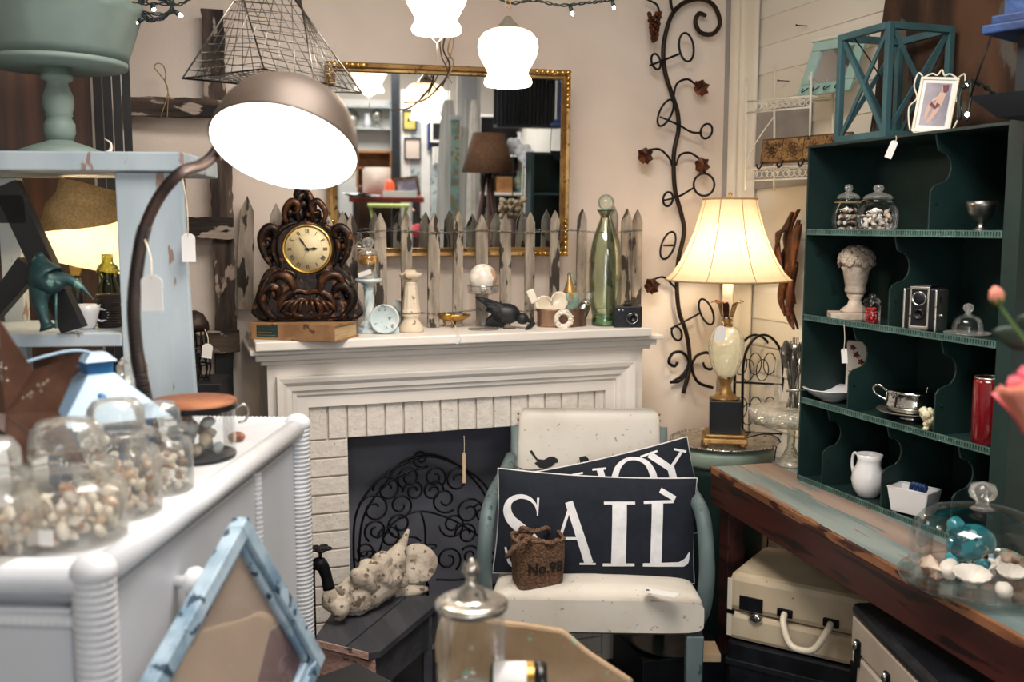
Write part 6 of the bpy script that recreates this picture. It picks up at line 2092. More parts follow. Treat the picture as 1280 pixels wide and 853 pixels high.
B().tube(cm([(hx0, -.004, cut + .03), (hx0 + .005, -.03, cut + .01), (hx0 + .03, -.05, cut - .035), (hx0 + .065, -.055, cut - .045), (hx1 - .03, -.05, cut - .035), (hx1 - .005, -.03, cut + .01), (hx1, -.004, cut + .03)], 6), .0095, 10).build('handle', 'ivory', t)
for x in (hx0, hx1): B().box(x - .022, x + .022, -.008, .002, cut + .018, cut + .042).build('handle_bracket', 'iron', t, bev=.003)
B().box(-.006, .02, -.004, .002, cut - .006, cut + .006).build('corner_clasp', 'iron', t, bev=.001)
tk = thing('black_chest', 'low black chest on the floor under the cream suitcase', 'chest', (sp.x, sp.y, 0), -52)
B().box(-.0, SL, .0, SDp, 0, sp.z - sH - .005).build('trunk_body', 'leather_black', tk, bev=.01)
B().box(-.004, SL + .004, -.004, SDp + .004, sp.z - sH - .08, sp.z - sH - .06).build('lid_band', 'black_wood', tk, bev=.003)
# train case
q = at(1066, 752, D=2.42)
TH = .30
t = thing('train_case', 'cream train case with black rounded lid and dark clasps under the near table end', 'suitcase', (q.x, q.y, q.z - TH), -107)
LT, DT = .46, .28
B().box(0, LT, 0, DT, .0, TH * .62).build('base', 'trunk_cream', t, bev=.012)
B().box(0, LT, 0, DT, TH * .625, TH - .035).build('lid_wall', 'trunk_cream', t, bev=.004)
B().box(-.004, LT + .004, -.004, DT + .004, TH - .034, TH).build('black_lid', 'leather_black', t, bev=.015)
for x in (.05, .22, .38):
    B().box(x - .012, x + .012, -.008, .001, TH * .53, TH * .74).build('clasp', 'iron', t, bev=.003)
    B().ball((x, -.010, TH * .7), (.008, .006, .012), 10, 8).build('clasp_knob', 'chrome', t)
B().box(.01, .045, -.005, .001, TH * .30, TH * .52).build('lock_plate', 'iron', t, bev=.002)
B().tube(cm([(.12, -.004, TH * .38), (.13, -.03, TH * .30), (.2, -.04, TH * .24), (.27, -.03, TH * .30), (.28, -.004, TH * .38)], 5), .007, 8).build('handle', 'leather_black', t)
B().box(0.03, LT - .03, .03, DT - .03, -(q.z - TH) + .0, -.001).build('under_crate', 'black_wood', t)
# round plate and paper on the floor under the chair
p_ = at(838, 800, Z=.17)
t = thing('low_box', 'dark low box on the floor below the right side of the chair', 'box', (p_.x, p_.y, 0), tang)
B().box(-.16, .12, -.14, .14, 0, .165).build('box_body', 'black_wood', t, bev=.004)
o = B().lathe([(0, 0), (.12, 0), (.145, .008), (.143, .010), (.118, .003), (0, .003)], 48).build('dark_plate', 'dark_metal'); o.location = (p_.x, p_.y, .1665); tag(o, 'large dark metal plate lying on the low box under the chair', 'plate')
p_ = at(886, 815, Z=.20)
o = B().box(-.03, .03, -.05, .05, 0, .025, RZ(-20)).build('yellowed_book', 'manila', bev=.002); o.location = (p_.x + .01, p_.y + .02, .1785); tag(o, 'yellowed paperback lying on the plate behind the right front chair leg', 'book')
# ================================================================ WHITE DRESSER
ZD = 1.10
N_, F_ = at(116, 702, Z=ZD), at(371, 523, Z=ZD)
da = math.degrees(math.atan2(F_.y - N_.y, F_.x - N_.x))
DL = (F_ - N_).length
dr = thing('white_dresser', 'white dresser with rope wound posts and round white knobs in the left foreground', 'dresser', (N_.x, N_.y, 0), da)
DMx = TV(Vector((N_.x, N_.y, 0))) @ RZ(da)
DW = .50
ws_ = 'wicker_white'
B().box(.01, DL - .01, .012, DW, ZD - .028, ZD - .006).build('top_board', ws_, dr)


def wound(b, p0, p1, r, pitch=.009):
    p0, p1 = Vector(p0), Vector(p1)
    L_ = (p1 - p0).length
    n = int(L_ / pitch)
    M_2 = align(p0, p1)
    prof = []
    for i in range(n):
        z = i * pitch
        prof += [(r * .88, z), (r, z + pitch * .3), (r, z + pitch * .7)]
    prof.append((r * .88, n * pitch))
    b.lathe(prof, 14, M_2)


def rail(name, p0, p1, r):
    b = B(); wound(b, p0, p1, r); return b.build(name, ws_, dr)


pr_ = .026
for x, y in ((0, .0), (DL, 0), (0, DW), (DL, DW)): rail('corner_post', (x, y, 0), (x, y, ZD - .012), pr_)
B().tube([(0, 0, ZD - .02), (DL, 0, ZD - .02)], .020, 14).build('top_rail', ws_, dr)
B().tube([(0, 0, ZD - .02), (0, DW, ZD - .02)], .022, 14).build('top_rail', ws_, dr)
rail('top_rail', (DL, 0, ZD - .014), (DL, DW, ZD - .014), .017)
b = B()
for x, y in ((0, 0), (DL, 0)): B().ball((x, y, ZD - .012), (.028, .028, .022), 16, 10).build('post_cap', ws_, dr)
xm = DL * .70
rail('mid_post', (xm, .004, 0), (xm, .004, ZD - .04), .012)
B().box(.03, DL - .02, .03, DW - .02, .05, ZD - .03).build('carcass', 'drawer_white', dr)
for x0, x1, knobs in ((.034, xm - .014, (.5,)), (xm + .014, DL - .028, (.5,))):
    for k_, (z0, z1) in enumerate(((ZD - .52, ZD - .05), (ZD - 1.0, ZD - .53))):
        d_ = B().box(x0, x1, .0, .03, z0, z1).build('drawer', 'drawer_white', dr, bev=.004)
        xk = (x0 + x1) / 2 if x0 > .1 else onplane(DMx, 245, 728)[0]
        zk = onplane(DMx @ T(0, -.03, 0), 245, 728)[1] if x0 < .1 and k_ == 0 else (z0 + z1) / 2
        if x0 < .1 and k_ == 0: xk = onplane(DMx @ T(0, -.03, 0), 245, 728)[0]
        if x0 < .1: B().lathe([(.009, 0), (.009, .012), (.0205, .02), (.0225, .03), (.018, .042), (0, .047)], 24, T(xk, 0, zk) @ RX(90)).build('knob', 'ceramic_white', d_)
# end panel facing the camera side
B().box(.0, .012, .03, DW - .03, .06, ZD - .06).build('end_panel', 'drawer_white', dr, bev=.003)
rail('end_rail', (0, .02, ZD - .075), (0, DW, ZD - .075), .010)

# ---------------------------------------------------------------- diamond leaning picture
PM = TV(at(300, 646, D=1.46)) @ RZ(54) @ RX(-7)
t0, r0 = Vector(onplane(PM, 300, 646)), Vector(onplane(PM, 398, 822))
uu = (r0 - t0).normalized(); vv = Vector((uu.y, -uu.x))
if vv.y > 0: vv = -vv
W1, W2 = (r0 - t0).length, .52
pf_ = thing('blue_picture_frame', 'distressed blue wooden picture frame propped cornerwise against the white dresser', 'picture frame')
pf_.matrix_world = PM


def q4(a0, a1, b0, b1): return [tuple(t0 + uu * a + vv * b_) for a, b_ in ((a0, b0), (a1, b0), (a1, b1), (a0, b1))]


def pf_bar(poly, y0, y1, m, name):
    return B().prism(poly, y0, y1).build(name, m, pf_, bev=.002)


w_ = .022
for nm, a0, a1, c0_, c1_2 in (('rail', 0, W1, 0, w_), ('rail', 0, W1, W2 - w_, W2), ('rail', 0, w_, w_, W2 - w_), ('rail', W1 - w_, W1, w_, W2 - w_)):
    pf_bar(q4(a0, a1, c0_, c1_2), -.014, .012, 'frame_blue', 'frame_rail')
for a0, a1, c0_, c1_2 in ((w_, W1 - w_, w_ + .0005, w_ + .012), (w_, W1 - w_, W2 - w_ - .012, W2 - w_ - .0005), (w_ + .0005, w_ + .012, w_ + .012, W2 - w_ - .012), (W1 - w_ - .012, W1 - w_ - .0005, w_ + .012, W2 - w_ - .012)):
    pf_bar(q4(a0, a1, c0_, c1_2), -.006, .01, 'frame_blue', 'inner_molding')
pf_bar(q4(w_, W1 - w_, w_, W2 - w_), .004, .008, 'print_paper', 'print')
pf_bar(q4(w_ + .012, W1 - w_ - .012, w_ + .012, W2 - w_ - .012), -.001, .0, 'glass_thin', 'glass_pane')
def pp(x, y): return onplane(PM @ T(0, .0035, 0), x, y)
b = B()
cx_, cz_ = pp(357, 838)
for rr in (.021, .014, .007): b.torus((cx_, .0035, cz_), rr, .0016, 28, 4)
b.prism([pp(338, 790), pp(352, 780), pp(376, 812), pp(372, 853), pp(322, 853), pp(330, 820)], .0032, .0039)
b.build('printed_motif', 'print_dark', pf_, kind='stuff')

# ================================================================ GOOSENECK LAMP
DGL = 1.62
gb = at(196, 575, Z=ZD - .005)
t = thing('gooseneck_lamp', 'brown gooseneck lamp with a glowing white lined dome shade on the dresser', 'lamp', gb, -19)
O = t.location
IM = Matrix.Rotation(R(19), 4, 'Z')
def gl(x, y, D=DGL): return IM @ (at(x, y, D=D) - O)
B().lathe([(.062, 0), (.064, .006), (.058, .014), (.02, .022), (.012, .03)], 32).build('base', 'rust_lid', t)
sc_ = gl(355, 185)
vn_ = IM @ (-FW)
up_ = Vector((0, 0, 1))
tilt_dir = IM @ RT
axis = (-(IM @ UP) * .90 + vn_ * .40 - tilt_dir * .10).normalized()    # where the open side looks
q_ = axis.to_track_quat('Z', 'Y').to_matrix().to_4x4()
SM = TV(sc_) @ q_
r_ = 92 * DGL / F
op = [(r_ * 1.0, 0), (r_ * .985, -.018), (r_ * .92, -.05), (r_ * .78, -.08), (r_ * .55, -.102), (r_ * .28, -.115), (.02, -.119)]
B().lathe(op, 56, SM, cap=False).build('outer_shade', 'lamp_brown', t)
B().lathe([(r * .985, z + .002) for r, z in op] + [(0, -.115)], 56, SM, cap=False).build('inner_shade', 'enamel_white', t)
B().torus((0, 0, 0), r_, .0022, 56, 6, SM, ax='Z').build('shade_rim', 'lamp_brown', t)
B().ball((0, 0, -.035), (.034, .034, .04), 20, 12, SM).build('bulb', 'glow_bulb', t)
ln = lamp('POINT', 'gooseneck_light', O + (Matrix.Rotation(R(-19), 4, 'Z') @ (SM @ Vector((0, 0, .03)))), 2.2, (1, .93, .84), .03)
j0 = SM @ Vector((-.0, 0, -.12))
neck = [gl(288, 158, DGL + .08), gl(268, 192, DGL + .06), gl(252, 206, DGL + .04), gl(226, 216), gl(200, 245), gl(181, 285), gl(172, 330), gl(167, 385), gl(171, 440), gl(180, 490), Vector((0, 0, .02))]
P = cm(neck, 8)
B().tube(P, .0098, 12).build('gooseneck', 'neck_brown', t)
b = B()
for i in range(40, len(P) - 1, 1):
    for f_ in (0, .5):
        p_ = P[i].lerp(P[i + 1], f_); d = (P[i + 1] - P[i]).normalized()
        b.torus((0, 0, 0), .0102, .0018, 12, 4, TV(p_) @ d.to_track_quat('Z', 'Y').to_matrix().to_4x4(), ax='Z')
b.build('coiled_sleeve', 'neck_brown', t, kind='stuff')
price_tag(at(181, 300, D=1.60), at(189, 344, D=1.59), (.034, .058), 'white paper tag hanging from the curved lamp neck', name='price_tag')
price_tag(at(228, 222, D=2.18), at(235, 292, D=2.17), (.030, .062), 'white paper tag on a long string beside the blue grey shelf post')

# ================================================================ BLUE GREY SHELF UNIT
DU = 2.22
su = thing('painted_shelf_unit', 'chipped blue grey painted wooden shelf unit behind the gooseneck lamp', 'shelf unit', (at(240, 400, D=DU).x, at(240, 400, D=DU).y, 0), -14)
UM = TV(su.location) @ RZ(-14)
def ul(x, y, D=DU): q = onplane(UM, x, y); return Vector((q[0], 0, q[1]))
zt_, zm_ = at(190, 190, D=DU).z, at(60, 416, D=DU).z
ux0, ux1 = -.66, ul(232, 200).x
wl0, wl1 = ul(147, 300).x, ul(238, 300).x
B().box(ux0, ux1 + .0, -.02, .34, zt_ - .046, zt_ - .004).build('top_board', 'greyblue_paint', su, bev=.004)
B().add([(wl0, 0, 0), (wl1 + .03, 0, 0), (wl1 + .03, .022, 0), (wl0, .022, 0), (wl0, 0, zt_ - .047), (wl1 - .015, 0, zt_ - .047), (wl1 - .015, .022, zt_ - .047), (wl0, .022, zt_ - .047)],
        [(0, 3, 2, 1), (4, 5, 6, 7), (0, 1, 5, 4), (1, 2, 6, 5), (2, 3, 7, 6), (3, 0, 4, 7)]).build('wide_post', 'greyblue_paint', su, bev=.003)
B().box(ux0, ux0 + .1, 0, .022, 0, zt_ - .047).build('wide_post', 'greyblue_paint', su, bev=.003)
for x in (ux0 + .14, wl1 - .13): B().box(x, x + .05, .29, .325, 0, zt_ - .047).build('rear_post', 'greyblue_paint', su, bev=.003)
B().box(ux0, wl0 - .001, -.0, .33, zm_ - .03, zm_).build('middle_shelf', 'greyblue_paint', su, bev=.003)
B().box(ux0, wl0 - .001, -.0, .33, .25, .28).build('lower_shelf', 'greyblue_paint', su, bev=.003)
ZU, ZMU = zt_ - .004, zm_

# sage cake stand on the top
ksp = at(76, 188, D=DU + .08); ksp.z = ZU
t = thing('cake_stand', 'large sage green scalloped wooden bowl stand on the blue grey shelf unit', 'cake stand', ksp)
sc2 = (DU + .06) / F
def hz2(y): return at(76, y, D=DU + .08).z - ZU
zb_ = hz2(86)
B().lathe([(.088, 0), (.092, .004), (.09, .012), (.06, .024), (.034, .032), (.028, .036)], 36).build('foot', 'sage', t)
hp_ = zb_ - .03
B().lathe([(.028, .034), (.034, .036 + hp_ * .1), (.034, .03 + hp_ * .25), (.026, .03 + hp_ * .34), (.03, .03 + hp_ * .36), (.029, .03 + hp_ * .4), (.034, .03 + hp_ * .5), (.033, .03 + hp_ * .62), (.024, .03 + hp_ * .75), (.022, .03 + hp_ * .8), (.034, .03 + hp_ * .84), (.034, .03 + hp_ * .9), (.028, .03 + hp_ * .92), (.03, zb_)], 28).build('pedestal', 'sage', t)
rb, rtt = 82 * sc2, 104 * sc2
hb = hz2(20) - zb_
B().lathe([(0, zb_), (rb * 1.02, zb_), (rb * 1.03, zb_ + .012), (rb, zb_ + .014), (0, zb_ + .014)], 48).build('bowl_base', 'sage', t)
def bw(u_, v_):
    a = 2 * PI * u_
    rr = rb + (rtt - rb) * v_
    z = zb_ + .014 + hb * v_ + (.008 * abs(math.sin(7 * a)) * v_)
    return (rr * math.cos(a), rr * math.sin(a), z)
B().grid(bw, 112, 6).build('bowl_side', 'sage', t, solid=.007)
bt = zb_ + .0145
for i, (x, y, r2, m, lb_) in enumerate([(138, 6, .034, 'apple_green', 'green ball fruit in the sage bowl'), (97, -2, .04, 'egg_blue', 'pale blue ball in the sage bowl beside the green one')]):
    p_ = at(x, y, D=DU + .08 - .03 * (i == 1))
    b = B().lathe([(0, -r2)] + [(r2 * math.sin(PI * k_ / 12), -r2 * math.cos(PI * k_ / 12)) for k_ in range(1, 12)] + [(0, r2 * .9)], 24)
    if i == 0: pass
    o = b.build('ball', m); o.location = p_; tag(o, lb_, 'ball')
    o2 = B().lathe([(.03, 0), (.02, p_.z - r2 * .95 - (ZU + bt)), (0, p_.z - r2 * .95 - (ZU + bt))], 12)
    if p_.z - r2 * .95 > ZU + bt:
        q = o2.build('straw_nest', 'dried'); q.location = (p_.x, p_.y, ZU + bt + .0005); tag(q, ['clump of dried straw under the green ball', 'clump of dried straw under the pale blue ball', 'clump of dried straw under the small blue ball'][i], 'straw')
# small white hook shaped antler
p_ = at(131, 187, D=DU + .04); p_.z = ZU + .001
o = B().tube(cm([(0, 0, 0), (.012, 0, .01), (.013, 0, .026), (.0, 0, .036)], 6), 0, 8, rs=[.006 - .0003 * i for i in range(19)]).build('shell_hook', 'shell_white'); o.location = p_
tag(o, 'small curved white shell piece on the shelf beside the sage stand foot', 'shell')

# lamp with burlap wrapped shade on the middle shelf
lp = at(98, 405, D=DU + .2); lp.z = ZMU + .001
t = thing('burlap_shade_lamp', 'lit lamp with cream shade wrapped in burlap inside the blue grey shelf unit', 'lamp', lp, 0)
s5 = (DU + .2) / F
def lz(y): return at(98, y, D=DU + .2).z - ZMU
B().lathe([(.045, 0), (.045, .008), (.02, .016), (.012, .03), (.016, .05), (.01, lz(345))], 24).build('base', 'dark_metal', t)
B().lathe([(.012, lz(345)), (.014, lz(335)), (.014, lz(322))], 16).build('socket', 'gold_bright', t)
LS = T(0, 0, lz(330)) @ RY(14)
hs = (322 - 224) * s5
B().lathe([(58 * s5, 0), (50 * s5, hs * .35), (40 * s5, hs * .75), (34 * s5, hs)], 48, LS, cap=False).build('lamp_shade', 'shade_hot', t)
def wrap(u_, v_):
    a = R(-200 + 260 * u_)
    z0 = hs * (.12 + .80 * u_)
    z = z0 + (hs * 1.01 - z0) * v_
    rr = (58 - 24 * (z / hs)) * s5 * 1.05 + .004 * math.sin(v_ * 14 + a * 2)
    return (rr * math.cos(a), rr * math.sin(a), z)
B().grid(wrap, 40, 14, LS).build('burlap_wrap', 'burlap_light', t, solid=.002)
B().ball((0, 0, hs * .35), (.026, .026, .032), 12, 8, LS).build('bulb', 'glow_bulb', t)
lamp('POINT', 'burlap_lamp_light', lp + Vector((.005, 0, lz(322) + .02)), 1.5, (1, .78, .5), .03)
# black crossed easel
t = thing('black_easel', 'black wooden crossed boards leaning at the front of the blue grey shelf unit', 'easel', (at(50, 412, D=DU + .0).x, at(50, 412, D=DU + .0).y, ZMU + .001), -19)
def el(x, y, D=DU - .02): return Matrix.Rotation(R(19), 4, 'Z') @ (at(x, y, D=D) - t.location)
for a0, a1, wd in (((18, 232), (92, 414), .026), ((42, 330), (-30, 440), .026), ((-30, 262), (42, 262), .03)):
    p0_, p1_ = el(*a0), el(*a1)
    d = p1_ - p0_; n_ = Vector((-d.z, 0, d.x)).normalized() * wd
    B().prism([(p0_.x - n_.x, p0_.z - n_.z), (p0_.x + n_.x, p0_.z + n_.z), (p1_.x + n_.x, max(.0, p1_.z + n_.z)), (p1_.x - n_.x, max(0, p1_.z - n_.z))], -.03, .0).build('board', 'black_slat', t)
# verdigris duck
p_ = at(66, 412, D=DU - .06); p_.z = ZMU + .001
t = thing('metal_heron', 'dark verdigris metal bird with a long bent neck before the black crossed boards', 'figurine', p_, -19)
def dl(x, y, D=DU - .08): return Matrix.Rotation(R(19), 4, 'Z') @ (at(x, y, D=D) - p_)
b = B().tube(cm([dl(48, 316), dl(52, 335), dl(62, 352), dl(84, 350), dl(102, 360), dl(116, 374)], 6), 0, 12, rs=[.006, .009, .013, .017, .021, .025, .029, .033, .036, .038, .038, .036, .033, .03, .026, .022, .018, .015, .013, .012, .011, .010, .009, .008, .007, .006, .005, .004, .003, .002, .002][:31])
b.build('body', 'heron', t)
B().tube(cm([dl(56, 350), dl(50, 375), dl(56, 400), dl(60, 411)], 5), 0, 10, rs=[.03, .028, .026, .024, .02, .017, .015, .013, .012, .011, .011, .011, .012, .014, .016, .018]).build('tail', 'heron', t)
B().tube([dl(70, 362), dl(70, 411)], .003, 6).build('leg', 'heron', t)
# green bottle on wicker
p_ = at(138, 411, D=DU + .12); p_.z = ZMU + .001
t = thing('wicker_bottle', 'green glass bottle in a dark brown ribbed wicker sleeve beside the lamp', 'bottle', p_)
b = B(); wound(b, (0, 0, 0), (0, 0, .078), .029, .006); b.build('wicker_sleeve', 'neck_brown', t)
B().lathe([(.026, .078), (.024, .09), (.016, .108), (.018, .118), (.026, .13), (.022, .142), (.013, .15), (.013, .168), (.017, .17)], 24, cap=False).build('glass_body', 'glass_olive', t)
# little white teacup stack
p_ = at(108, 405, D=DU + .08); p_.z = ZMU + .001
t = thing('white_cup', 'small white cup beside the metal bird on the middle shelf', 'cup', p_)
B().lathe([(.018, 0), (.02, .004), (.03, .04), (.033, .055), (.031, .055), (.027, .04), (0, .008)], 28).build('cup_body', 'ceramic_white', t)
B().torus((.034, 0, .03), .014, .0028, 16, 6).build('handle', 'ceramic_white', t)

# ================================================================ ON THE DRESSER
def od(x, y, dz=0): 
    p_ = at(x, y, Z=ZD - .0055); return p_
def jar(x, y, D_, w_, hbody, label, grp, glab, mats, lid=True, seed=1, tagged=False):
    """apothecary jar: w_ width in m, hbody body height"""
    p_ = od(x, y)
    t = thing('apothecary_jar', label, 'jar', p_)
    r = w_ / 2
    B().lathe([(r * .9, 0), (r, .004), (r, hbody * .72), (r * .93, hbody * .86), (r * .72, hbody * .93), (r * .70, hbody)], 32, cap=False).build('glass_body', 'glass_old', t)
    B().lathe([(0, .002), (r * .9, .002)], 24).build('glass_bottom', 'glass', t)
    h = hbody
    B().lathe([(r * .74, h + .001), (r * .86, h + .004), (r * .86, h + .012), (r * .66, h + .016), (r * .68, h + r * .35), (r * .64, h + r * .75), (r * .5, h + r * .95), (0, h + r * 1.0)], 32, cap=False).build('domed_lid', 'glass_cut', t)
    shells(45, p_ + Vector((0, 0, .001)), r * .78, hbody * .5, glab, grp, mats, r * .2, seed)
    if tagged: B().box(-.017, .017, -r - .001, -r, .012, .032, RZ(-25)).build('price_label', 'paper', t)
    return t
s6 = 1 / F
jar(90, 672, 1.25, .140, .088, 'squat glass apothecary jar with a price label, nearest the dresser corner', 'shells in the labelled jar', 'small cream shell in the labelled apothecary jar', ['shell_white', 'shell_pink', 'shell_white'], seed=21, tagged=True)
jar(150, 640, 1.4, .118, .105, 'tall glass apothecary jar, middle one of the group on the dresser', 'shells in the middle jar', 'small tan shell in the middle apothecary jar', ['shell_pink', 'shell_white', 'shell_dark', 'shell_white'], seed=22)
jar(201, 612, 1.5, .100, .088, 'small glass apothecary jar at the right of the group beside the wood lidded jar', 'shells in the right jar', 'small mauve shell in the right apothecary jar', ['shell_white', 'shell_dark', 'shell_white'], seed=23)
jar(-8, 694, 1.2, .115, .09, 'glass apothecary jar cut by the left edge of the picture', 'shells in the left jar', 'small pinkish shell in the apothecary jar at the left edge', ['shell_pink', 'shell_white'], seed=24)
p_ = od(244, 572)
DJ = (p_ - CP).dot(FW)
jr = 50 * DJ / F
t = thing('wood_lidded_jar', 'wide glass jar of pale stones with a rust brown round wooden lid', 'jar', p_)
zh = at(244, 508, D=DJ).z - p_.z
B().lathe([(jr * .97, 0), (jr, .004), (jr, zh)], 40, cap=False).build('glass_body', 'glass', t)
B().lathe([(0, 0), (jr * .98, 0), (jr * 1.01, .006), (jr * .98, .008), (0, .006)], 40).build('dark_base', 'dark_metal', t)
B().lathe([(0, zh), (jr * 1.04, zh), (jr * 1.05, zh + .004), (jr * 1.05, zh + .011), (jr * 1.0, zh + .014), (0, zh + .014)], 40).build('wooden_lid', 'rust_lid', t)
B().lathe([(jr * 1.052, zh - .002), (jr * 1.056, zh + .008)], 40, cap=False).build('lid_band', 'dark_metal', t)
B().tube(cm([(jr, -.01, zh - .004), (jr + .014, -.012, zh + .002), (jr + .022, -.012, zh - .01), (jr + .016, -.012, zh - .026), (jr + .004, -.01, zh - .03)], 5), .0024, 6).build('wire_handle', 'silver', t)
rnd = random.Random(31)
for i in range(16):
    m = ['shell_white', 'pale_blue_paint', 'cream_wood', 'grey_paint'][i % 4]
    s_ = rnd.uniform(.011, .016)
    if i < 4: pebble = B().ball((0, 0, 0), (1, .8, .7), 12, 8, nz=.25, fr=1.6, seed=i).build('pebble', m)
    else: pebble = bpy.data.objects[PEB[i % 4]].copy(); COL.objects.link(pebble)
    if i == 0: PEB = []
    if i < 4: PEB.append(pebble.name)
    a = i * 2.4; q = jr * .68 * math.sqrt((i % 6 + .4) / 6)
    pebble.location = p_ + Vector((q * math.cos(a), q * math.sin(a), .02 + (i // 6) * .021)); pebble.scale = (s_, s_, s_); pebble.rotation_euler = (a, a * 2, a)
    tag(pebble, 'smooth pale pebble inside the wood lidded glass jar', 'stone', 'pebbles in the wood lidded jar')
p_ = od(296, 552)
o = B().ball((0, 0, .009), (.016, .012, .010), 14, 8, nz=.1).build('brown_stone', 'rust_lid'); o.location = p_ + Vector((0, .0, 0)); tag(o, 'rounded brown stone half hidden behind the wood lidded jar', 'stone')
# blue lantern
p_ = od(128, 610)
DLn = (p_ - CP).dot(FW); s7 = DLn / F
t = thing('blue_lantern', 'light blue metal lantern with a pyramid roof and pierced sides on the dresser', 'lantern', p_, 22)
def lnz(y): return at(128, y, D=DLn).z - p_.z
hw = .060; ze = lnz(517); zr = lnz(463)
for k_ in range(4):
    Mk = RZ(90 * k_)
    b = B()
    b.box(-hw, hw, -hw, -hw + .003, .008, .020, Mk).box(-hw, hw, -hw, -hw + .003, ze - .016, ze, Mk)
    b.box(-hw, -hw + .012, -hw, -hw + .003, .02, ze - .016, Mk).box(hw - .012, hw, -hw, -hw + .003, .02, ze - .016, Mk)
    for i in range(4):
        x = -hw + .02 + i * (2 * hw - .04) / 3
        b.torus((x, -hw + .0015, ze - .028), .011, .0022, 16, 4, Mk).torus((x, -hw + .0015, .034), .011, .0022, 16, 4, Mk)
        b.box(x - .0014, x + .0014, -hw, -hw + .003, .045, ze - .04, Mk)
    b.build('pierced_side', 'lantern_deep', t)
he = .082
B().add([(-he, -he, ze), (he, -he, ze), (he, he, ze), (-he, he, ze), (-.02, -.02, zr), (.02, -.02, zr), (.02, .02, zr), (-.02, .02, zr)], [(0, 3, 2, 1), (4, 5, 6, 7), (0, 1, 5, 4), (1, 2, 6, 5), (2, 3, 7, 6), (3, 0, 4, 7)]).build('roof', 'lantern_blue', t, bev=.0015)
zc = lnz(438)
B().box(-.019, .019, -.019, .019, zr, zr + (zc - zr) * .6).build('chimney', 'lantern_deep', t)
B().add([(-.024, -.024, zr + (zc - zr) * .6), (.024, -.024, zr + (zc - zr) * .6), (.024, .024, zr + (zc - zr) * .6), (-.024, .024, zr + (zc - zr) * .6), (-.012, -.012, zc), (.012, -.012, zc), (.012, .012, zc), (-.012, .012, zc)], [(0, 3, 2, 1), (4, 5, 6, 7), (0, 1, 5, 4), (1, 2, 6, 5), (2, 3, 7, 6), (3, 0, 4, 7)]).build('chimney_cap', 'lantern_blue', t)
B().tube(cm([(.02, 0, zc - .012), (-.03, -.01, zc + .006), (-.09, -.02, zc - .0), (-.12, -.02, zc - .012), (-.09, .02, zc - .03), (-.02, .01, zc - .02)], 6), .0022, 6).build('wire_handle', 'lantern_blue', t)
B().ball((-.01, -.045, (ze + zr) / 2), .008).build('roof_knob', 'lantern_deep', t)
for sx in (-1, 1):
    for sy in (-1, 1): B().ball((sx * .046, sy * .046, .004), .0045, 8, 6).build('foot', 'lantern_deep', t)
B().box(-hw, hw, -hw, hw, .0045, .008).build('floor_plate', 'lantern_deep', t)
# copper barn star
sp_ = at(34, 512, D=1.37)
t = thing('copper_star', 'dimensional copper barn star with punched dots standing at the left edge', 'star', sp_, -42)
Rs, rs2 = .134, .058
st5 = []
for i in range(10):
    a = R(38 + 36 * i); q = Rs if i % 2 == 0 else rs2
    st5.append((q * math.cos(a), q * math.sin(a)))
for nm, sgn in (('front_face', -1), ('back_face', 1)):
    b = B(); b.add([(x, 0, z) for x, z in st5] + [(0, sgn * .035, 0)], [((i, (i + 1) % 10, 10) if sgn > 0 else ((i + 1) % 10, i, 10)) for i in range(10)])
    b.build(nm, 'copper', t)
b = B()
rnd = random.Random(3)
for i in range(5):
    a = R(38 + 72 * i)
    for j in range(9):
        q = rnd.uniform(.03, .075); aa = a + rnd.uniform(-.22, .22) * (1 - q / .11)
        dpt = -.035 * (1 - q / Rs) + .010 * abs(aa - a) / .3
        b.ball((q * math.cos(aa), dpt - .001, q * math.sin(aa)), .0016, 6, 4)
b.build('punched_dots', 'silver', t, kind='stuff')
lowz = min(z for x, z in st5)
bz = sp_.z + lowz - .001
o = B().box(-.03, .03, -.0, .04, 0, bz - ZD + .0055).build('dark_box', 'copper_dark', bev=.002); o.location = (sp_.x, sp_.y, ZD - .0055); o.rotation_euler = (0, 0, R(-30))
tag(o, 'small dark box on the dresser carrying the copper star', 'box')
# glass stoppered bottle behind lantern
p_ = od(172, 590); p_ = at(170, 560, Z=ZD - .0055)
t = thing('cut_glass_decanter', 'cut glass decanter behind the blue lantern, its faceted neck catching light', 'decanter', p_)
zq = at(168, 445, D=(p_ - CP).dot(FW)).z - p_.z
B().lathe([(.03, 0), (.034, .006), (.034, zq * .45), (.02, zq * .6), (.016, zq * .7), (.026, zq * .78), (.028, zq * .9), (.018, zq), (0, zq)], 14, sm=False).build('glass_body', 'glass_cut', t)

# ================================================================ FOREGROUND CENTRE
D8 = 1.35
jp = at(590, 874, D=D8)
ped = thing('pedestal_table', 'small dark narrow pedestal table carrying the silver lidded jar in the foreground', 'table', (jp.x, jp.y, 0))
B().box(-.05, .16, -.08, .03, jp.z - .03, jp.z - .002, RZ(-19)).build('table_top', 'black_wood', ped)
B().lathe([(.12, 0), (.11, .03), (.03, .06), (.025, .3), (.03, jp.z - .031)], 28).build('pedestal', 'black_wood', ped)
t = thing('silver_lidded_jar', 'clear glass jar with a tarnished silver lid and finial in the foreground', 'jar', jp + Vector((0, 0, -.001)))
s8 = D8 / F
def j8(y): return at(590, y, D=D8).z - jp.z
r8 = 44 * s8
zl8 = j8(752)
B().lathe([(r8 * .5, 0), (r8 * .9, .004), (r8, .02), (r8, zl8 * .35), (r8 * .95, zl8 * .8), (r8 * .9, zl8)], 40, cap=False).build('glass_body', 'glass', t)
b = B()
for k_ in range(4): b.torus((0, 0, .006 + k_ * .002), r8 * (.75 - .17 * k_), .004, 36, 6, ax='Z')
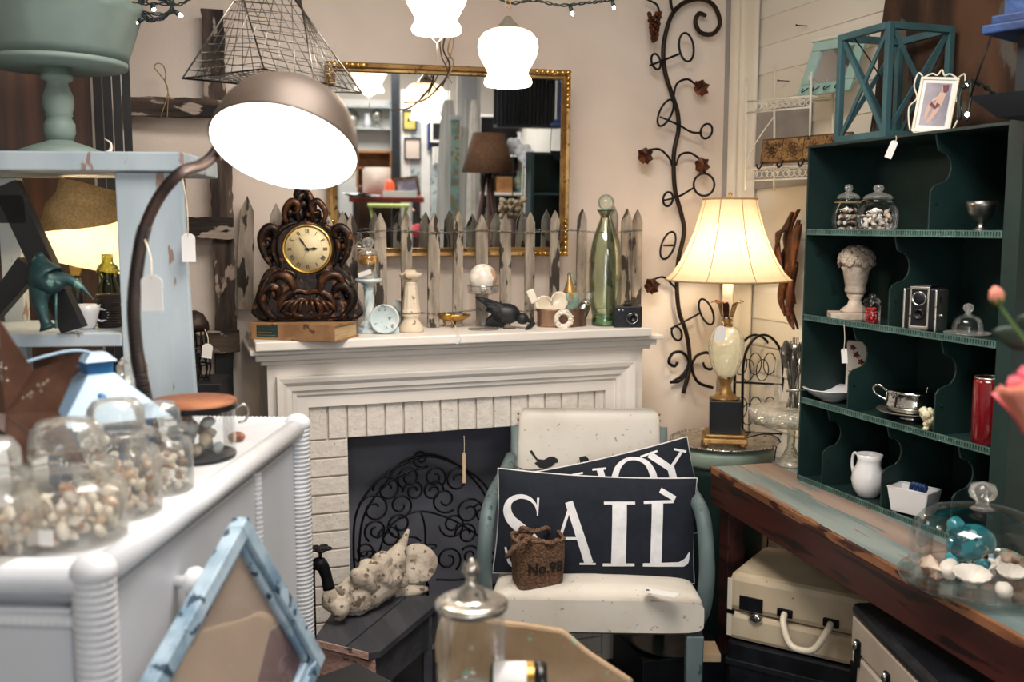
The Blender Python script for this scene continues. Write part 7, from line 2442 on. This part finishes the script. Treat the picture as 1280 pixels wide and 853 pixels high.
b.lathe([(0, .002), (r8 * .85, .003), (r8 * .9, .012), (0, .01)], 30, mod=lambda a, z, r: 1 + .05 * math.sin(12 * a))
b.build('cut_glass_base', 'glass_cut', t)
zf = j8(690) - zl8
B().lathe([(r8 * .96, zl8 - .004), (r8 * 1.02, zl8), (r8 * 1.02, zl8 + .006), (r8 * .9, zl8 + .010), (r8 * .6, zl8 + .010), (r8 * .42, zl8 + .014), (r8 * .36, zl8 + .024), (r8 * .2, zl8 + zf * .42), (r8 * .14, zl8 + zf * .55), (r8 * .16, zl8 + zf * .6), (r8 * .25, zl8 + zf * .75), (r8 * .2, zl8 + zf * .9), (0, zl8 + zf)], 40, mod=lambda a, z, r: 1 + (.12 * math.sin(5 * a + z * 300) if z > zl8 + zf * .58 and r > .002 else 0)).build('silver_lid', 'silver', t)
# bottle lying on the table
bp2 = at(658, 848, D=D8 - .015)
rb2 = .029
t = thing('wine_bottle', 'bottle lying on its side with white label and gold foil beside the silver lidded jar', 'bottle', (bp2.x, bp2.y, jp.z + rb2 - .0015), -19)
M8 = RY(90)
B().lathe([(.0, -.050), (.02, -.049), (.0275, -.046), (.028, .015)], 28, M8).build('glass_body', 'glass_olive', t)
B().lathe([(.0285, -.044), (.0285, .0)], 28, M8, cap=False).build('paper_label', 'paper', t)
B().lathe([(.0288, .0), (.0288, .010)], 28, M8, cap=False).build('gold_band', 'gold_foil', t)
B().lathe([(.0289, .010), (.0289, .022), (.026, .027), (0, .028)], 28, M8).build('black_cap', 'black_plastic', t)
# tan distressed panel behind
tpn = [(548, 830), (548, 800), (556, 776), (575, 770), (600, 776), (635, 783), (654, 785), (686, 790), (702, 793), (714, 802), (733, 818), (763, 838), (790, 856)]
D9 = 1.72
bse = at(660, 853, D=D9)
t = thing('curved_headboard', 'tan painted panel with a curved top edge and chipped green rim behind the foreground jar', 'panel', (bse.x, bse.y, 0), -19)
MT9 = TV(Vector((bse.x, bse.y, 0))) @ RZ(-19)
loc = [onplane(MT9, x, y) for x, y in tpn]
lv = [(v.x, v.y) for v in cm([(x, z, 0) for x, z in loc], 4)]
B().prism([(lv[0][0], .25)] + lv + [(lv[-1][0], .25)], 0, .016).build('panel', 'tan_paint', t)
B().tube([(x, .008, z) for x, z in lv], .006, 6).build('chipped_rim', 'tan_paint', t)
for x in (lv[0][0] + .02, lv[-1][0] - .02): B().box(x - .015, x + .015, -.005, .02, 0, .25).build('leg', 'tan_paint', t)
# dark box in front of the bench
bx = at(445, 829, D=2.2)
t = thing('black_box', 'plain black wooden box on the floor before the bench end', 'box', (bx.x, bx.y, 0), -154)
B().box(0, .12, 0, .2, 0, bx.z).build('box_body', 'black_wood', t)
# chest, pot and filigree between shelf unit and fireplace
cz_ = at(250, 480, D=2.75)
t = thing('dark_chest', 'dark narrow chest between the blue grey shelf unit and the fireplace', 'chest', (cz_.x, cz_.y, 0), -12)
B().box(-.12, .055, 0, .18, 0, cz_.z).build('chest_body', 'black_wood', t, bev=.003)
p_ = at(246, 478, D=2.8); p_.z = cz_.z + .001
t = thing('filigree_lantern', 'dark pierced metal lantern with a brown dome beside the barn wood post', 'lantern', p_)
fr2 = B()
hgt = at(250, 412, D=2.8).z - p_.z
for k_ in range(12):
    a = k_ * PI / 6
    fr2.tube(cm([(.034 * math.cos(a), .034 * math.sin(a), .002), (.04 * math.cos(a + .3), .04 * math.sin(a + .3), hgt * .3), (.036 * math.cos(a - .1), .036 * math.sin(a - .1), hgt * .6), (.03 * math.cos(a), .03 * math.sin(a), hgt)], 5), .0022, 5)
for z in (.004, hgt * .33, hgt * .66, hgt): fr2.torus((0, 0, z), .036, .0025, 24, 5, ax='Z')
fr2.build('pierced_body', 'iron', t)
B().lathe([(.04, hgt), (.038, hgt + .02), (.024, hgt + .045), (.006, hgt + .055), (0, hgt + .056)], 24).build('dome', 'iron_brown', t)
price_tag(at(256, 412, D=2.74), at(260, 430, D=2.72), (.028, .04), 'white paper tag hanging from the dark pierced lantern', tilt=8)
# ================================================================ THE REST OF THE SHOP (seen in the mirror)
def mr(x, y, Y):
    """world point on the plane Y= that shows at this pixel of the mirror"""
    a = mir(x, y, 0); d = mir(x, y, 1) - a
    return a + d * ((Y - a.y) / d.y)


def mrange(x0, y0, x1, y1, Y):
    a, c = mr(x0, y0, Y), mr(x1, y1, Y)
    return min(a.x, c.x), max(a.x, c.x), min(a.z, c.z), max(a.z, c.z)


YB_ = -3.17
# white plate rack on the far wall
x0, x1, z0, z1 = mrange(420, 122, 490, 210, -2.95)
t = thing('white_plate_rack', 'white painted shelf rack against the far shop wall, seen in the mirror', 'shelf unit', ((x0 + x1) / 2, -3.05, 0))
O = t.location
w2 = (x1 - x0) / 2
for s_ in (-1, 1): B().box(s_ * w2 - .012, s_ * w2 + .012, -.1, .12, 0, z1).build('side_panel', 'grey_paint', t)
B().box(-w2, w2, -.11, -.1, 0, z1).build('back_panel', 'white_paint', t)
szs = [mr(455, y, -2.95).z for y in (133, 160)] + [.9, .5, .1]
for z in szs: B().box(-w2 + .012, w2 - .012, -.1, .12, z - .012, z + .006).build('shelf', 'grey_paint', t)
for i, (x, zz, rr, m) in enumerate([(-.13, szs[1], .085, 'silver'), (.03, szs[1], .04, 'glass'), (.12, szs[1], .05, 'silver')]):
    if i == 0:
        o = B().lathe([(0, 0), (rr * .6, .003), (rr, .015), (rr, .018), (0, .006)], 30, T(0, 0, rr) @ RX(-82)).build('plate', m); lb_ = 'round silver plate on the white rack seen in the mirror'
    elif i == 1:
        o = B().lathe([(.03, 0), (.035, .05), (.025, .1), (.03, .13)], 20).build('glass_carafe', 'ceramic_white'); lb_ = 'pale slim carafe on the white rack seen in the mirror'
    else:
        o = B().lathe([(.03, 0), (.008, .02), (.008, .05), (.04, .07), (.05, .12), (.04, .16), (.0, .18)], 24).build('silver_pot', 'silver'); lb_ = 'silver footed pot on the white rack seen in the mirror'
    o.location = (O.x + x, O.y + (.0 if i else -.06), zz + .007); tag(o, lb_, 'plate' if i == 0 else 'vessel')
for i in range(6):
    o = B().lathe([(.022, 0), (.026, .05), (.018, .07), (.02, .08)], 16).build('small_bottle', ['glass_deep_green', 'ceramic_white', 'cobalt'][i % 3]); o.location = (O.x - w2 + .06 + i * .08, O.y, szs[2] + .007 + 0)
    tag(o, ['green', 'white', 'blue'][i % 3] + ' small bottle on the lower shelf of the white rack, ' + ('left half' if i < 3 else 'right half'), 'bottle')
# amber lit display box on a chest
x0, x1, z0, z1 = mrange(446, 186, 489, 232, -2.3)
t = thing('wooden_display_case', 'honey coloured wooden display case in the mirror, left of the dark post', 'cabinet', ((x0 + x1) / 2, -2.42, 0))
w2 = (x1 - x0) / 2
zt2 = mr(468, 188, -2.3).z
B().box(-w2, w2, -.15, .12, 0, zt2 - .32).build('base', 'brown_wood', t)
B().box(-w2, w2, -.15, -.13, zt2 - .32, zt2).build('back_panel', 'amber_box', t)
for s_ in (-1, 1): B().box(s_ * w2 - .01, s_ * w2 + .01, -.15, .1, zt2 - .32, zt2).build('side_panel', 'amber_box', t)
for z in (zt2 - .02, zt2 - .16, zt2 - .32): B().box(-w2 + .011, w2 - .011, -.129, .1, z, z + .015).build('shelf', 'amber_box', t)
# dark post
x0, x1, z0, z1 = mrange(489, 90, 500, 212, -2.2)
o = B().box(x0, x1, -2.26, -2.2, 0, 2.74).build('dark_post', 'black_wood'); tag(o, 'dark square floor to ceiling post reflected in the mirror', 'post')
# framed pictures on a grey partition
x0, x1, z0, z1 = mrange(501, 90, 562, 262, -2.6)
pt_ = thing('grey_partition', 'pale grey board partition holding framed pictures, reflected in the mirror', 'partition', ((x0 + x1) / 2, -2.64, 0))
w2 = (x1 - x0) / 2
n = 5
for i in range(n): B().box(-w2 + i * 2 * w2 / n + .002, -w2 + (i + 1) * 2 * w2 / n - .002, -.02, .02, 0, 2.3).build('board', 'grey_paint' if i % 2 else 'white_paint', pt_)


def mframe(x0, y0, x1, y1, Y, name, label, fm, pm, bw_=.02):
    a, b_, c, d = mrange(x0, y0, x1, y1, Y)
    t = thing(name, label, 'picture frame', ((a + b_) / 2, Y, c))
    w_, h_ = (b_ - a) / 2, d - c
    for q in ((-w_, w_, 0, bw_), (-w_, w_, h_ - bw_, h_), (-w_, -w_ + bw_, bw_, h_ - bw_), (w_ - bw_, w_, bw_, h_ - bw_)): B().box(q[0], q[1], -.015, .012, q[2], q[3]).build('frame_rail', fm, t)
    B().box(-w_ + bw_, w_ - bw_, -.015, .0, bw_, h_ - bw_).build('picture', pm, t)
    return t
t = mframe(503, 137, 521, 163, -2.595, 'picture_frame', 'black framed yellow print of a small bird, reflected in the mirror', 'black_plastic', 'yellow_print', .012)
B().tube([(-.02, .003, .08), (.0, .003, .1), (.03, .003, .13)], 0, 6, rs=[.004, .012, .006]).build('bird_print', 'ink', t)
mframe(505, 172, 526, 200, -2.595, 'picture_frame', 'dark framed pale botanical print, reflected below the yellow bird print', 'black_wood', 'print_paper', .012)
t = mframe(534, 147, 559, 188, -2.59, 'picture_frame', 'blue painted frame with a black centre, reflected in the mirror', 'cobalt', 'black_plastic', .02)
mframe(538, 151, 556, 178, -2.56, 'picture_frame', 'white frame with a black panel hung over the blue frame, reflected', 'white_paint', 'black_plastic', .02)
# white louvered shutter
x0, x1, z0, z1 = mrange(541, 184, 556, 206, -2.5)
t = thing('white_shutter', 'small white louvered shutter reflected below the blue frame', 'shutter', ((x0 + x1) / 2, -2.56, z0))
w2 = (x1 - x0) / 2
for q in ((-w2, -w2 + .015), (w2 - .015, w2)): B().box(q[0], q[1], -.018, .018, 0, z1 - z0).build('stile', 'white_paint', t)
for i in range(7): B().box(-w2 + .015, w2 - .015, -.004, .004, 0, .022, T(0, 0, .005 + i * (z1 - z0) / 7) @ RX(-30)).build('slat', 'white_paint', t)
# table with papers, lime trestle, cushion, orange ball, brown frame
x0, x1, z0, z1 = mrange(436, 249, 530, 275, -1.75)
zt3 = mr(480, 247, -1.75).z
t = thing('red_brown_table', 'cluttered red brown table reflected in the mirror behind the picket tops', 'table', ((x0 + x1) / 2, -1.95, 0))
w2 = (x1 - x0) / 2
TBX = t.location.copy()
B().box(-w2, w2, -.3, .2, zt3 - .04, zt3).build('table_top', 'red_cloth', t)
for sx in (-1, 1):
    for y in (-.27, .15): B().box(sx * (w2 - .05) - .02, sx * (w2 - .05) + .02, y, y + .04, 0, zt3 - .04).build('leg', 'table_edge', t)
def mput(x, Y, b, name, m, label, cat, z=None, rz=0):
    o = b.build(name, m); p_ = mr(x, 247, Y); o.location = (p_.x, Y, (zt3 if z is None else z) + .001); o.rotation_euler = (0, 0, R(rz)); return tag(o, label, cat)
b = B()
for i in range(4): b.grid(lambda u_, v_, i=i: (-.14 + .28 * u_, -.09 + .18 * v_, .004 + .006 * i + .018 * math.sin(u_ * 5 + i) * v_), 8, 4, RZ(i * 17))
mput(452, -1.85, b, 'paper_stack', 'paper', 'crumpled white papers on the red brown table in the mirror', 'paper')
mput(487, -1.9, B().ball((0, 0, .07), (.045, .045, .075), 18, 12), 'orange_ball', 'orange', 'bright orange rounded lamp base on the reflected table', 'ornament')
b = B().box(-.14, .14, -.05, .05, 0, .05)
mput(500, -1.82, b, 'white_tray', 'ceramic_white', 'white box of oddments at the right of the reflected table', 'box', rz=6)
t = mframe(495, 218, 526, 243, -2.0, 'picture_frame', 'brown wooden frame with blue photographs standing on the reflected table', 'hook_board', 'photo_ground', .025); t.location.z = zt3 + .001; t.rotation_euler = (R(8), R(-8), 0)
b = B().grid(lambda u_, v_: (-.12 + .24 * u_, -.02 - .03 * math.sin(PI * u_) * math.sin(PI * v_), .24 * v_), 10, 10).grid(lambda u_, v_: (-.12 + .24 * u_, -.02 + .03 * math.sin(PI * u_) * math.sin(PI * v_), .24 * v_), 10, 10)
mput(471, -2.12, b, 'scribble_cushion', 'print_paper', 'pale square cushion standing at the back of the reflected table', 'cushion')
x0, x1, z0, z1 = mrange(460, 262, 512, 275, -1.45)
t = thing('lime_trestle', 'lime green folding trestle table before the reflected red brown table', 'table', ((x0 + x1) / 2, -1.5, 0))
zt4 = mr(486, 256, -1.45).z
w2 = (x1 - x0) / 2
B().box(-w2, w2, -.12, .12, zt4 - .02, zt4).build('table_top', 'lime', t)
for s_ in (-1, 1):
    for y in (-.09, .07): B().tube([(s_ * (w2 - .02), y, zt4 - .02), (-s_ * (w2 - .06), y + .01, 0)], .012, 6).build('leg', 'lime', t)
# tall white column with garments
x0, x1, z0, z1 = mrange(572, 90, 601, 150, -.9)
t = thing('white_door', 'old white panelled door leaning among the hanging cloths in the mirror', 'door', ((x0 + x1) / 2, -.95, 0))
w2 = (x1 - x0) / 2
B().box(-w2, w2, -.02, .02, 0, 2.5).build('door_leaf', 'white_paint', t)
for z in (.3, 1.2, 1.9): B().box(-w2 + .03, w2 - .03, .02, .028, z, z + .5).build('raised_panel', 'drawer_white', t, bev=.005)
for i, (x, Y, m, w_, lb_) in enumerate([(560, -.6, 'garment', .09, 'pale grey cloth hanging left of the teal post in the mirror'), (585, -.75, 'garment', .08, 'white cloth hanging right of the teal post in the mirror'), (592, -.4, 'shell_white', .05, 'narrow cream cloth strip hanging behind the tripod lamp, reflected')]):
    p_ = mr(x, 125, Y)
    def gf(u_, v_): 
        a = 2 * PI * u_
        q = w_ * (.35 + .65 * v_ ** .5)
        return (q * math.cos(a) * (1 + .12 * math.sin(5 * a)), q * .5 * math.sin(a) * (1 + .2 * math.sin(7 * a)), -1.3 * v_)
    o = B().grid(gf, 40, 12).build('hanging_garment', m); o.location = p_; tag(o, lb_, 'cloth')
    o = B().tube([(0, 0, 0), (0, 0, 2.75 - p_.z)], .003, 5).build('hanging_string', 'string'); o.location = p_; tag(o, ['string holding the grey cloth', 'string holding the white cloth', 'string holding the narrow cream cloth'][i], 'string')
p_ = mr(569, 150, -.5)
t = thing('teal_post', 'chipped teal and grey wooden post standing among the reflected cloths', 'post', (p_.x, -.5, 0))
B().box(-.03, .03, -.02, .02, 0, p_.z).build('post_shaft', 'verdigris', t, bev=.002)
B().box(-.04, .04, -.03, .03, p_.z, p_.z + .03).build('post_cap', 'grey_paint', t)
# tripod lamp
YTL = -.05
p_ = mr(610, 216, YTL)
t = thing('tripod_lamp', 'tripod floor lamp with a tapered brown shade reflected in the mirror', 'lamp', (p_.x, YTL, 0))
s9 = (abs(YTL - 3.25) + 3.4) / F
zs_ = p_.z; ze_ = mr(610, 166, YTL).z
B().lathe([(33 * s9, zs_), (19 * s9, ze_)], 44, cap=False).build('lamp_shade', 'shade_brown', t, solid=.003)
B().lathe([(.03, zs_ - .03), (.035, zs_), (.02, zs_ + .03), (.02, zs_ + .06)], 20).build('tripod_head', 'iron', t)
for k_ in range(3):
    a = R(90 + 120 * k_)
    B().tube([(.02 * math.cos(a), .02 * math.sin(a), zs_ - .02), (.26 * math.cos(a), .26 * math.sin(a), 0)], .014, 8).build('leg', 'tripod_wood', t)
b = B()
for k_ in range(3): b.box(0, 19 * s9, -.001, .001, ze_ - .004, ze_ - .001, RZ(120 * k_))
b.tube([(0, 0, zs_ + .05), (0, 0, ze_)], .004, 6)
b.build('shade_spider', 'iron', t)
# dark wire cage hanging right
x0, x1, z0, z1 = mrange(622, 96, 700, 157, -.55)
t = thing('dark_crate', 'large dark slatted crate hanging high at the right, reflected in the mirror', 'crate', ((x0 + x1) / 2, -.65, z0))
w2, h2 = (x1 - x0) / 2, z1 - z0
for i in range(16): B().box(-w2 + i * 2 * w2 / 16, -w2 + i * 2 * w2 / 16 + .012, .09, .1, 0, h2).build('slat', 'dark_metal', t)
B().box(-w2, w2, -.1, .1, -.02, 0).box(-w2, w2, -.1, .1, h2, h2 + .02).box(-w2, w2, -.1, -.09, 0, h2).build('frame', 'leather_black', t)
B().tube([(-w2 + .05, 0, h2 + .02), (-w2 + .05, 0, 2.75 - z0)], .004, 5).build('hanger', 'iron', t)
B().tube([(w2 - .05, 0, h2 + .02), (w2 - .05, 0, 2.75 - z0)], .004, 5).build('hanger', 'iron', t)
# dark green cabinet at the right with pale flowers on it
x0, x1, z0, z1 = mrange(666, 190, 706, 300, .35)
t = thing('green_cupboard', 'dark green open cupboard at the right edge of the mirror', 'cabinet', ((x0 + x1) / 2, .25, 0))
w2 = (x1 - x0) / 2; zt5 = mr(684, 190, .35).z
B().box(-w2, w2, -.12, -.1, 0, zt5).build('back_panel', 'hutch', t)
for s_ in (-1, 1): B().box(s_ * w2 - .01, s_ * w2 + .01, -.1, .1, 0, zt5).build('side_panel', 'hutch', t)
for z in (.0, .4, .8, zt5 - .27, zt5 - .015): B().box(-w2 + .01, w2 - .01, -.1, .1, z, z + .012).build('shelf', 'hutch', t)
for i, x in enumerate((642, 655, 661)):
    c_ = mr(x, 183 + 8 * i, -.2 + .12 * i)
    b = B()
    for k_ in range(6):
        a = k_ * PI / 3
        b.ball((.035 * math.cos(a), .0, .035 * math.sin(a)), (.028, .008, .028), 10, 6)
    b.ball((0, .005, 0), .014)
    o = thing('paper_flower', ['large white paper flower reflected beside the brown lampshade', 'middle white paper flower of the three in the mirror', 'lowest right white paper flower of the three in the mirror'][i], 'flower', c_)
    b.build('bloom', 'white_cloth', o); B().tube([(0, 0, -.03), (.01 * (i - 1), -.02, -c_.z)], .004, 5).build('stem', 'stem_green', o)
c_ = mr(640, 262, 1.0)
t = thing('dried_bouquet', 'bunch of dried tan flowers reflected low beside the tripod legs', 'flowers', (c_.x, 1.0, 0))
b = B()
rnd = random.Random(6)
for i in range(60): b.ball((rnd.uniform(-.07, .07), rnd.uniform(-.05, .05), c_.z + rnd.uniform(-.05, .06)), rnd.uniform(.008, .018), 6, 4, nz=.4, fr=5, seed=i)
b.build('blooms', 'dried', t, kind='stuff')
B().lathe([(.05, 0), (.07, .2), (.06, c_.z - .25), (.05, c_.z - .05)], 20).build('tall_vase', 'brown_wood', t)
# furniture filling the far right of the reflection
x0, x1, z0, z1 = mrange(600, 160, 665, 300, -2.3)
t = thing('white_dresser_shelf', 'tall white shelf of folded linens behind the tripod lamp in the mirror', 'shelf unit', ((x0 + x1) / 2, -2.5, 0))
w2 = (x1 - x0) / 2
B().box(-w2, w2, -.16, -.14, 0, 2.1).build('back_panel', 'black_wood', t)
for s_ in (-1, 1): B().box(s_ * w2 - .012, s_ * w2 + .012, -.14, .14, 0, 2.1).build('side_panel', 'white_paint', t)
for i in range(7): B().box(-w2 + .012, w2 - .012, -.14, .14, i * .345, i * .345 + .02).build('shelf', 'white_paint', t)
LNB = t.location
for i in range(7):
    for j in range(3):
        k_ = (i * 3 + j) % 5
        m, nm, lb_ = [('garment', 'folded_linen', 'folded grey linen'), ('cobalt', 'blue_bowl', 'blue bowl'), ('ceramic_white', 'white_jug', 'white jug'), ('amber_box', 'wooden_box', 'wooden box'), ('verdigris', 'green_vase', 'green vase')][k_]
        if i >= 6: continue
        if k_ in (0, 3): b = B().box(-.07, .07, -.08, .08, 0, .1 + .04 * (i % 3))
        elif k_ == 1: b = B().lathe([(.03, 0), (.07, .04), (.08, .07), (.075, .07), (.0, .02)], 20)
        else: b = B().lathe([(.03, 0), (.05, .05), (.045, .12), (.02, .16), (.03, .2)], 20)
        o = b.build(nm, m, bev=.006 if k_ in (0, 3) else 0); o.location = (LNB.x - w2 + .1 + j * (2 * w2 - .2) / 2, -2.48, i * .345 + .021)
        tag(o, '%s on the %s shelf of the white linen shelf, %s' % (lb_, ['lowest', 'second', 'third', 'fourth', 'fifth', 'sixth'][i], ['left', 'middle', 'right'][j]), nm.split('_')[1])
# ceiling light panels and a bright shop window
for i, (x, y, a_) in enumerate(((.55, .75, .9), (.9, -1.9, 1.2))):
    t = thing('ceiling_light', ['square ceiling light panel above the middle of the shop', 'wide ceiling light panel at the far end of the shop'][i], 'lamp', (x, y, 2.72))
    B().box(-a_ / 2 - .02, a_ / 2 + .02, -a_ / 2 - .02 if i == 0 else -.42, a_ / 2 + .02 if i == 0 else .42, -.02, .029).build('housing', 'white_paint', t)
